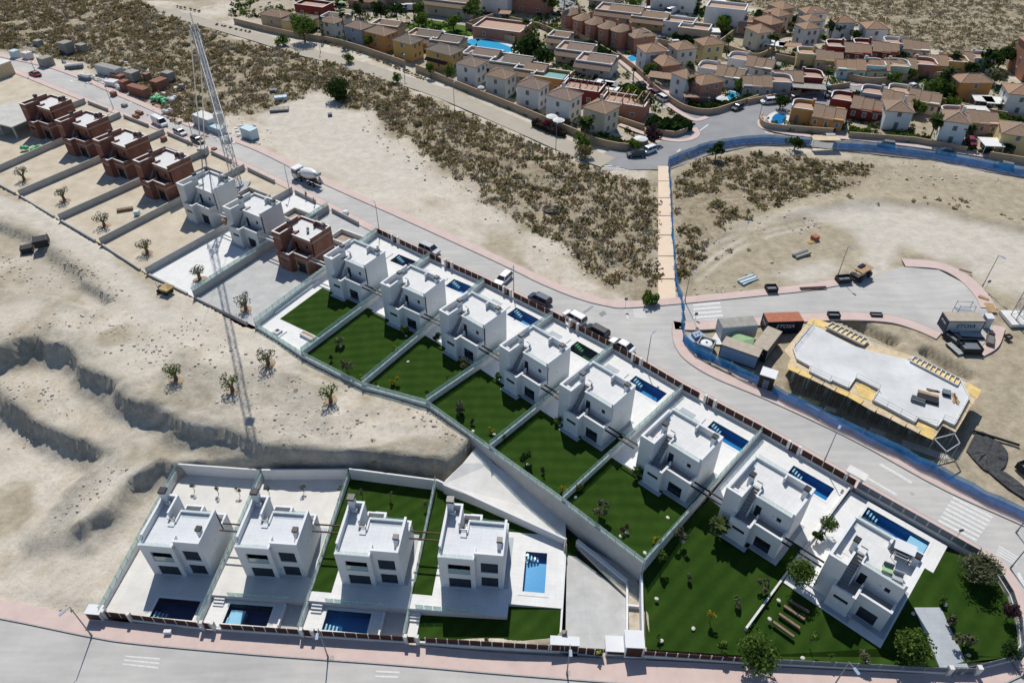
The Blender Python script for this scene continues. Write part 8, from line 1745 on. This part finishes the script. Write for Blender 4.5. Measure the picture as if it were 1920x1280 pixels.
for lab, u, v, r, h, k in [('large dark tree mass right of the community pool, left crown',992,112,5.5,9,'dark'),('large dark tree right of the pool, lower crown',1018,126,4.5,7.5,'dark'),('round park tree in the middle of the lawn',851,58,3.4,6,'green'),('park tree at the left of the lawn',792,54,3.2,6,'green'),('dark park tree behind the court, left',745,40,3.6,7,'dark'),('dark park tree left of the motorhomes',715,38,3.6,7,'dark'),('park tree beside the court',788,36,3.4,6,'green'),('umbrella pine at the court corner',889,40,4.0,7.5,'green'),('small park tree by the path',820,68,2.4,4.5,'bright'),('dark tree behind the salmon roof',675,38,2.8,6,'dark'),('green tree in front of the orange house',692,92,2.2,4.5,'green'),('green tree in front of the ochre house, left',808,146,1.9,4.5,'green'),('green tree in front of the ochre house, right',842,150,2.3,4.6,'green'),('round green tree below the garden palm',1089,280,2.6,4.5,'bright'),('small green tree near the two parked cars',1189,284,1.9,3.5,'bright'),('bronze tree at the corner by the parasol garden',1225,268,2.6,4.5,'purple'),('dark bushy tree by the junction hedge',1208,210,3.4,6.5,'olive'),('bright green tree behind the hedge corner',1180,190,3.2,5,'bright'),('dark tree at the hedge corner top',1195,190,3,5,'dark'),('green tree between white and terracotta houses',1216,146,2.6,4.5,'green'),('round dark tree at the round pool garden',1462,204,2.8,4.6,'dark'),('small round tree at the crossing island',1597,190,1.9,3.6,'dark'),('bright green tree behind the white canopy',1352,62,3.6,6,'bright'),('green tree left of the grey bungalow',1392,172,2.6,4,'bright'),('green tree behind the yellow bungalow',1556,74,3.0,7,'dark'),('green tree right of the white square house',1598,84,2.6,5.5,'dark'),('green tree in front of the pale green bungalow',1675,160,2.3,4,'green'),('green tree right of the aqua bungalow garden',1705,150,2.2,3.5,'green'),('green tree in front of the yellow right hand bungalow',1735,134,2.6,4,'green'),('dark tree mass right of the white end bungalow, left',1850,136,4.5,7.5,'dark'),('dark tree mass right of the white end bungalow, right',1870,128,4.5,7.5,'dark'),('dark bushy tree below the end bungalow',1822,146,3.4,5,'dark'),('green tree cluster beside the bend, left',1738,182,3.5,5,'green'),('green tree cluster beside the bend, middle',1764,176,3.4,6,'dark'),('green tree cluster beside the bend, right',1780,184,3.2,5,'green'),('loose tree at the end of the estate street',1862,158,3.4,6,'olive'),('tall loose tree at the right hill foot',1895,120,4,8,'olive'),('green tree behind the white perimeter house',1715,215,2.8,4.5,'green'),('bright green tree behind the terrace wall',1776,210,2.6,4.5,'bright'),('green tree beside the white carport on the right',1878,210,2.3,4,'green'),('lime tree in the garden near the right edge',1868,244,2.8,4,'bright'),('small dark tree in front of the right edge house',1886,292,1.7,3.4,'dark'),('olive tree on the orange bungalow path',1558,240,1.8,3,'olive'),('dark tree between the red and white bungalows',1690,118,2.4,4,'dark'),('tree at the top edge behind the tan house',640,8,3,6,'green'),('tree left of the terracotta three-storey house',968,18,3.5,7,'green'),('tree right of the terracotta three-storey house',1035,24,3,6,'green'),('tree beside the top estate road',1185,20,2.6,4.5,'green'),('tree at the hill foot beside the white flat house',1378,26,3,6,'olive'),('round bush at the top by the white block house',1305,16,3,5,'olive'),('dark bush on the slope behind the bus shelter',1489,280,2.2,2.8,'dark'),('bush on the slope left of the footpath top',1097,296,2.4,3,'scrub3'),('green shrub on the slope below the farm track, left',654,118,2.0,2.4,'green'),('green shrub on the slope below the farm track, right',746,155,1.8,2.2,'green')]:
    tree(lab, G(u, v), r*1.08, h, k, 520, size=.13, var=int(u))
for lab, u, v, h, r in [('tall palm in front of the community pool',874,72,9,1.8),('tall palm left of the court',776,26,9,1.6),('palm by the cypress house',649,82,9,1.8),('tall thin palm left of the park',683,48,8,1.5),('garden palm at the farm track corner',1096,262,4.5,3.2),('palm at the white house, upper crown',1285,176,8,1.8),('palm at the white house, lower crown',1290,186,5.5,1.8),('tall leaning palm on the cul-de-sac, left',1434,126,9,1.6),('tall leaning palm on the cul-de-sac, right',1442,128,9,1.6),('palm between the yellow house and the round tower',1362,104,5,2.2),('bushy palm left of the perimeter white house',1742,262,5,3.0),('bushy palm right of the perimeter white house',1806,272,4.5,2.4),('palm near the pool behind the tan crossing wall',1546,168,5,1.8),('palm in the terracotta patio',986,70,5,2.0),('tall palm at the bend of the trees',1766,172,6,2.0),('palm at the townhouse end of the top street',1056,52,11,1.8),('palm near the oval pool',1020,46,8,1.7),('palm in front of the white end bungalow',1782,132,4.5,2.2),('palm on the estate street terrace',1187,150,3,1.2)]: palm(lab, G(u, v), h, r)

RDM = [P2(q) for q in ([(1100,300),(1215,275),(1290,245),(1300,228),(1180,135),(1060,40),(1075,38),(1195,125),(1310,208),(1400,195),(1560,172),(1600,160),(1640,162),(1700,165),(1760,152),(1790,155),(1640,183),(1500,205),(1425,236),(1500,262),(1720,284),(1990,330),(1990,360),(1420,280),(1180,325)], [(862,72),(900,66),(965,82),(970,98),(900,100)], [(790,35),(815,26),(905,36),(880,50)])]
scatter('garden_shrubs', 'dense shrubs and hedges filling the gardens of the old estate', [ESTATE], .32, .4, 1.5, [3, 4, 1.5, 1.5], 27, clump=7, thr=.40, tri=26, mats=('green', 'dark', 'olive', 'bright'), avoid=lambda x, y: np.logical_or.reduce([sdist(x, y, q) > -1.5 for q in RDM]))
# --- blue mesh hoarding
def meshmat(name, c, tr):
    m = bpy.data.materials.new(name); m.use_nodes = True; nt = m.node_tree; nt.nodes.clear(); N = nt.nodes.new; L = nt.links.new
    out = N('ShaderNodeOutputMaterial'); t = N('ShaderNodeBsdfTransparent'); d = N('ShaderNodeBsdfDiffuse'); mx = N('ShaderNodeMixShader'); n = N('ShaderNodeTexNoise'); n.inputs['Scale'].default_value = .5; n.inputs['Detail'].default_value = 5; tc = N('ShaderNodeTexCoord'); L(tc.outputs['Object'], n.inputs['Vector'])
    r = N('ShaderNodeValToRGB'); r.color_ramp.elements[0].position = .35; r.color_ramp.elements[1].position = .65; r.color_ramp.elements[0].color = (*[x*.75 for x in c], 1); r.color_ramp.elements[1].color = (*[min(1, x*1.3+.02) for x in c], 1); L(n.outputs[0], r.inputs[0]); L(r.outputs[0], d.inputs[0])
    mx.inputs[0].default_value = 1-tr; L(t.outputs[0], mx.inputs[1]); L(d.outputs[0], mx.inputs[2]); L(mx.outputs[0], out.inputs[0]); return m
Mt['hoard'] = meshmat('blue_mesh_fabric', (.03,.21,.52), .08); Mt['hoardp'] = meshmat('faded_blue_mesh_fabric', (.10,.32,.56), .3)
def hoarding(label, pts, h=2.0, step=3.0, lean=.0):
    q = densify(GL(pts), 6); o = q[0]; t = thing('hoarding', label, 'hoarding', (o.x, o.y, 0), 0, 'blue mesh hoardings'); P = [q[0]]; acc = 0
    for i in range(1, len(q)):
        acc += (q[i]-q[i-1]).length
        if acc >= step or i == len(q)-1: P.append(q[i]); acc = 0
    for i in range(len(P)-1):
        a, b = P[i]-o, P[i+1]-o; w1, w2 = random.uniform(-.12, .12), random.uniform(-.12, .12); nn = Vector((-(b-a).y, (b-a).x, 0)).normalized()
        mid = (a+b)/2+nn*random.uniform(-.25, .25)
        vs = [(a.x,a.y,.05),(mid.x,mid.y,.02),(b.x,b.y,.05),(a.x+nn.x*w1,a.y+nn.y*w1,h*.68),(mid.x*1,mid.y*1,h*.64),(b.x+nn.x*w2,b.y+nn.y*w2,h*.68)]
        MB().add(vs, [(0,1,4,3),(1,2,5,4)]).build('mesh_panel', Mt['hoard'], t)
        vs2 = [vs[3],vs[4],vs[5],(a.x,a.y,h),(mid.x,mid.y,h-.08),(b.x,b.y,h)]; MB().add(vs2, [(0,1,4,3),(1,2,5,4)]).build('mesh_panel', Mt['hoardp'], t)
        MB().tube((a.x,a.y,0),(a.x,a.y,h+.1),.035,n=5).build('post', Mt['steel'], t)
        MB().box(a.x-.3,a.x+.3,a.y-.12,a.y+.12,0,.16).build('foot_block', Mt['conc'], t)
hoarding('blue mesh hoarding beside the footpath', [(1254,311),(1258,400),(1263,480),(1266,530),(1276,560),(1281,590)])
hoarding('blue mesh hoarding round the container corner', [(1281,590),(1277,620),(1284,648),(1310,668),(1352,688),(1400,712),(1432,730)])
hoarding('blue mesh hoarding along the slab building', [(1448,738),(1520,775),(1600,815),(1680,852),(1760,893)])
hoarding('blue mesh hoarding at the lower right edge', [(1760,893),(1830,930),(1935,982),(2000,1015)])
hoarding('blue mesh hoarding along the top of the scrub slope', [(1252,310),(1290,294),(1330,280),(1400,270),(1450,268),(1520,272)], 2.2)
hoarding('blue mesh hoarding along the perimeter road on the right', [(1560,278),(1640,283),(1740,296),(1830,312),(1940,334)], 2.2)
# --- storage yard at the far left
Mt['brk'] = mat('brick_pallet', (.24,.115,.08), .9, .3, 5); Mt['greenp'] = mat('green_wrap', (.12,.42,.20), .6, .15, 2); Mt['bluew'] = mat('pale_blue_wrap', (.45,.58,.62), .5, .1, 2)
def pallet(label, u, v, w, d, h, rz, m, grp='pallets of building material'):
    p = G(u, v, .0); t = thing('pallet', label, 'pallet', tuple(p), rz, grp); MB().box(-w/2, w/2, -d/2, d/2, 0, .12).build('base', Mt['woodold'], t)
    n = max(1, int(w/1.05)); k = max(1, int(h/.75))
    for i in range(n):
        for j in range(k): x0 = -w/2+i*w/n; MB().box(x0+.03, x0+w/n-.03, -d/2+.03+.04*(j % 2), d/2-.03, .121+j*(h-.12)/k, .11+(j+1)*(h-.12)/k).build('pack', m, t)
for a in [('brick packs in a long double row at the far kerb',263,178,7,2.2,2.4,-30,'brk'),('brick packs right of the long double row',302,166,3,4,2.6,-30,'brk'),('tall brick pack at the kerb left of the green bags',237,168,2.2,2.2,2.6,-30,'brk'),('low brick packs in front of the long grey container',222,148,5,2,1.4,-30,'brk'),('brick packs under the end of the long grey container',198,136,4,2,1.3,-30,'brk'),('grey block cube behind the brick rows',252,150,3.4,3,2.6,-30,'greyroof'),('small brown block cube behind the brick rows',278,150,1.8,1.8,2.0,-30,'woodold'),('grey block cube behind the brick packs',318,150,3,2.4,2.4,-30,'greyroof'),('grey cube on a cleared patch behind the green grey container',128,98,3.4,3.2,3.2,-25,'greyroof'),('small grey cube right of the cleared patch',156,96,2.8,2.4,2.2,-25,'greyroof'),('small grey cube at the far scrub edge',74,86,2.4,2,1.8,-25,'greyroof'),
 ('blue wrapped bale at the far kerb, left',31,108,2.4,2.2,2.2,-25,'bluew'),('pale wrapped bales at the far kerb, right',54,110,2.6,2.2,2.0,-25,'concw'),('small grey pack among the weeds',342,166,1.4,1.2,1.2,0,'greyroof'),('pale wrapped pallets at the kerb below the crane, left',408,248,5,2,1.6,-35,'bluew'),('pale wrapped pallets at the kerb below the crane, right',470,258,4,2.4,2.6,-35,'bluew'),('white insulation boards piled left of the bags',212,160,3.5,2.5,1.4,-20,'concw'),('grey mesh bundle at the long container',160,150,4.5,1.2,1.2,-28,'greypanel'),('dark pipe bundle left of the long container',140,128,5,1.6,1.0,20,'greypanel'),('grey sheets stacked on the gravel at the clearing',527,187,3.4,1.8,1.0,15,'bluew'),('dark sheet stack above the clearing',513,172,2.2,1.6,.7,15,'greypanel'),('dark concrete block on the clearing',619,217,1.1,1.1,.7,20,'greypanel'),('grey slab pile left of the clearing track',524,206,5,2.4,.5,10,'greyroof'),('brick stack at the gate of the second brick shell',256,222,1.6,1.2,1.0,-25,'brk'),('brick stack at the gate of the first brick shell',308,264,1.2,1.2,1.0,-25,'brk'),('small brick heap on the road by the brick shells',214,180,1.5,1.3,1.2,-25,'brk'),('low brick heap on the pavement by the crane',402,281,1.2,1,.5,-25,'brk'),('grey cement pack on the pavement by the brick shells',234,200,1.5,1.1,.8,-25,'greyroof'),('low brick pile beside the grey cement pack',262,214,2.2,1,.8,-25,'brk'),('timber beams and a pale box in the yard of the first brick shell',235,395,3.2,.9,.6,20,'woodold'),('pale box in the yard of the first brick shell',258,403,1.1,1,1.0,10,'bluew')]: lab, u, v, w, d, h, rz, m = a; pallet(lab, u, v, w, d, h, R(rz), Mt[m])
def bags(label, u, v, rz, m, n, w):
    p = G(u, v); t = thing('sack_pile', label, 'sacks', tuple(p), rz, 'sack piles')
    for i in range(n): o = MB().lathe([(.2,0),(.62,.1),(.66,.5),(.4,.8),(.15,.85)], 9).build('sack', Mt[m], t); o.location = (random.uniform(-w, w), random.uniform(-1.1, 1.1), random.uniform(0, .5)); o.rotation_euler = (random.uniform(-.3,.3), random.uniform(-.3,.3), random.random()*3)
bags('bright green plastic sacks heaped at the far kerb', 300, 190, R(-30), 'greenp', 16, 3.2); bags('white sacks between the brick rows', 226, 166, R(-30), 'white', 8, 2.0); bags('white sacks at the right of the green heap', 322, 188, R(-30), 'white', 6, 1.6); bags('white sacks at the kerb beyond the brick stacks', 312, 212, R(-30), 'white', 4, 1.3); bags('white sack on the road by the lamp post', 650, 402, 0, 'white', 2, .4); bags('green scaffolding net heap in the yard of the farthest brick shell', 62, 282, R(-25), 'greenp', 5, 1.8)
rubble('debris', 'broken bricks scattered over the storage yard at the far kerb', [(GL([(170,150),(250,178),(330,205)]),2.2),(GL([(215,140),(300,160),(345,175)]),2.5),(GL([(330,215),(400,250)]),1.2)], 4, .15, .55, 41, Mt['brk'])
rubble('debris', 'pale construction waste littering the storage yard', [(GL([(150,140),(250,165),(340,200)]),2.5),(GL([(200,128),(280,140),(350,165)]),3),(GL([(350,225),(480,275)]),1.6),(GL([(430,225),(470,245)]),2.2)], 4.5, .15, .6, 43, Mt['concw'])
rubble('debris', 'grey scrap and boards littering the storage yard', [(GL([(20,82),(90,95),(170,115)]),2.5),(GL([(150,140),(250,165),(340,200)]),2.2)], 2.5, .15, .7, 45, Mt['greypanel'])
rubble('debris', 'loose stones and builders waste along the pavement by the brick shells', [(GL([(150,185),(330,262),(460,320)]),.7),(GL([(590,375),(700,430)]),.6)], 2.5, .05, .28, 47, Mt['brk'])
# coil of black pipe in the scrub
p = G(1028,398); t = thing('pipe_coil', 'coil of black plastic pipe lying in the scrub', 'pipe coil', tuple(p))
for k in range(6):
    m = MB(); rr = 1.3+.16*(k % 4); ox, oy = random.uniform(-.7,.7), random.uniform(-.4,.4)
    for i in range(22): a, b = i*2*math.pi/22, (i+1)*2*math.pi/22; m.tube((ox+rr*math.cos(a),oy+rr*math.sin(a),.35+.07*k),(ox+rr*math.cos(b),oy+rr*math.sin(b),.35+.07*k),.06,n=5,caps=False)
    m.build('loop', Mt['blk'], t)
# blue-grey panels stacked on the slope
p = G(1406,528); t = thing('fence_panel_stack', 'pale blue fence panels stacked on the sandy slope', 'panels', tuple(p), R(28))
for i in range(4): o = MB().box(-1.9,1.9,-.2,1.4,.06*i,.05+.06*i).build('panel', Mt['bluew'], t); o.rotation_euler = (0,0,random.uniform(-.12,.12))
for y in (.1, .9): MB().box(-2.0,2.0,y,y+.12,.26,.34).build('batten', Mt['greypanel'], t)
# two dark wire gabions in the earthworks
for u, v, lab, s in [(48,462,'flat dark wire crate on the excavated terrace, left',1.0),(80,458,'tall dark wire crate on the excavated terrace, right',1.25)]:
    p = G(u, v, -.5); p.z = float(terrain_z([p.x],[p.y])[0]); t = thing('wire_crate', lab, 'crate', tuple(p), R(25), 'wire crates', s); MB().box(-1.1,1.1,-.9,.9,0,1.2).build('basket', Mt['blk'], t)
    for x in (-1.1,1.1):
        for y in (-.9,.9): MB().tube((x,y,0),(x*.9,y*.9,1.6),.05,n=5).build('corner_bar', Mt['steel'], t)
# --- roof furniture of the corner villa
def on8(x, y, z): return LV('v8', x, y, z)
def place8(name, label, cat, x, y, z, rz): return thing(name, label, cat, tuple(on8(x, y, z)), R(VILLAS['v8'][2]+rz))
t = place8('garden_swing', 'white roofed garden swing seat on the corner villa roof', 'swing', 6.0, 5.9, 6.2, 10)
for x in (-.9, .9):
    for y in (-.5, .5): MB().tube((x,y,0),(x*.95,y*.5,1.9),.04,n=5).build('leg', Mt['black'], t)
MB().prism([(-1.1,-.7),(1.1,-.7),(1.1,.7),(-1.1,.7)], 1.9, [1.95,1.95,2.1,2.1]).build('canopy', Mt['white'], t); MB().box(-.75,.75,-.3,.35,.5,.62).build('seat', Mt['greypanel'], t); MB().box(-.75,.75,.35,.45,.62,1.1).build('backrest', Mt['greypanel'], t)
for i, (x, y, nm) in enumerate([(5.6,3.2,'wicker armchair with green cushion on the corner villa roof'),(6.8,2.9,'metal lounger frame by the glass on the corner villa roof')]):
    t = place8('roof_chair', nm, 'chair', x, y, 6.2, 15)
    MB().box(-.55,.55,-.45,.45,.3,.42).build('seat', Mt['scrubcush'] if 0 else Mt['tarp'] if i == 0 else Mt['steel'], t); MB().box(-.55,.55,.38,.48,.42,.95).build('backrest', Mt['greypanel'] if i == 0 else Mt['steel'], t)
    for a in (-.5,.5):
        for b in (-.4,.4): MB().box(a-.04,a+.04,b-.04,b+.04,0,.3).build('leg', Mt['black'], t)
# patio furniture of the first finished villa
p = G(521,624,.05); t = thing('fire_pit', 'square white fire pit on the white patio', 'fire pit', tuple(p), R(-34)); MB().box(-1.1,1.1,-1.1,1.1,0,.15).build('plinth', Mt['pave'], t); w = MB(); w.slab(-.6,.6,-.6,.6,.15,.55,[(-.35,.35,-.35,.35)]); w.build('rim', Mt['white'], t); MB().box(-.35,.35,-.35,.35,.15,.3).build('ash_bed', Mt['woodold'], t)
p = G(578,632,.05); t = thing('planter_bench', 'white bench planter with a tan seat on the white patio', 'bench', tuple(p), R(-34)); w = MB(); w.slab(-1.5,1.5,-.5,.5,0,.55,[(-1.3,1.3,-.3,.3)]); w.build('frame', Mt['white'], t); MB().box(-1.3,1.3,-.3,.3,0,.45).build('seat', Mt['wood'], t)
a, b = G(515,588,.05), G(598,528,.05); MB().beam((a.x,a.y,.45),(b.x,b.y,.45),.5,.42).build('garden_bench', Mt['white'], None, label='long low white bench wall along the white patio lawn', cat='bench')
# blue sheeting on the roof of the rendered shell
q = [LV('w1',4.2,4.6,6.26), LV('w1',5.6,4.2,6.30), LV('w1',6.0,2.6,6.28), LV('w1',4.6,2.3,6.24)]; MB().prism([(p.x,p.y) for p in q], 6.2, [6.3,6.36,6.28,6.26]).build('plastic_sheet', mat('blue_plastic_sheet', (.10,.20,.34), .4, .2, 3), None, label='blue plastic sheet on the roof of the rendered shell', cat='sheet')
for n, x, y, lab in [('v0',5.0,4.2,'cement bucket on the roof of the lone brick shell, right'),('v0',4.2,5.0,'cement bucket on the roof of the lone brick shell, left'),('b3',4.6,4.4,'bucket on the cluttered roof of the second brick shell'),('b3',5.8,5.2,'second bucket on the cluttered roof of the second brick shell')]: MB().lathe([(.22,0),(.3,.45),(.3,.5)], 10).build('bucket', Mt['greypanel'], None, loc=tuple(LV(n,x,y,6.2)), label=lab, cat='bucket')
# concrete bucket hanging at the second rendered shell
p = LV('w2', 1.2, -1.2, 4.4); t = thing('concrete_skip', 'tan concrete skip hanging in front of the rendered shell', 'skip', tuple(p)); MB().lathe([(.25,0),(.55,.9),(.6,1.2)], 12).build('bucket', Mt['woodold'], t); MB().tube((0,0,1.2),(0,0,30),.02,n=4).build('cable', Mt['black'], t)
# litter bins and meter boxes by the lower kerb
p = GB(316,1186,.13); MB().box(-.45,.45,-.2,.2,0,.55).build('meter_box', Mt['white'], None, loc=tuple(p), label='small white meter box on the pink pavement of the lower street', cat='meter box')
# manhole covers on the lower pavement
for u, v, lab in [(622,1232,'by the lamp post'),(1067,1261,'by the forecourt kiosk')]: p = GB(u, v, .138); MB().box(-.25,.25,-.25,.25,0,.012).build('manhole_cover', Mt['kerb'], None, loc=tuple(p), label='square manhole cover in the lower pavement '+lab, cat='cover')
for o in list(bpy.data.objects):
    l = o.get("label")
    if l and len(l.split()) > 16: print('LONG', o.name, l)
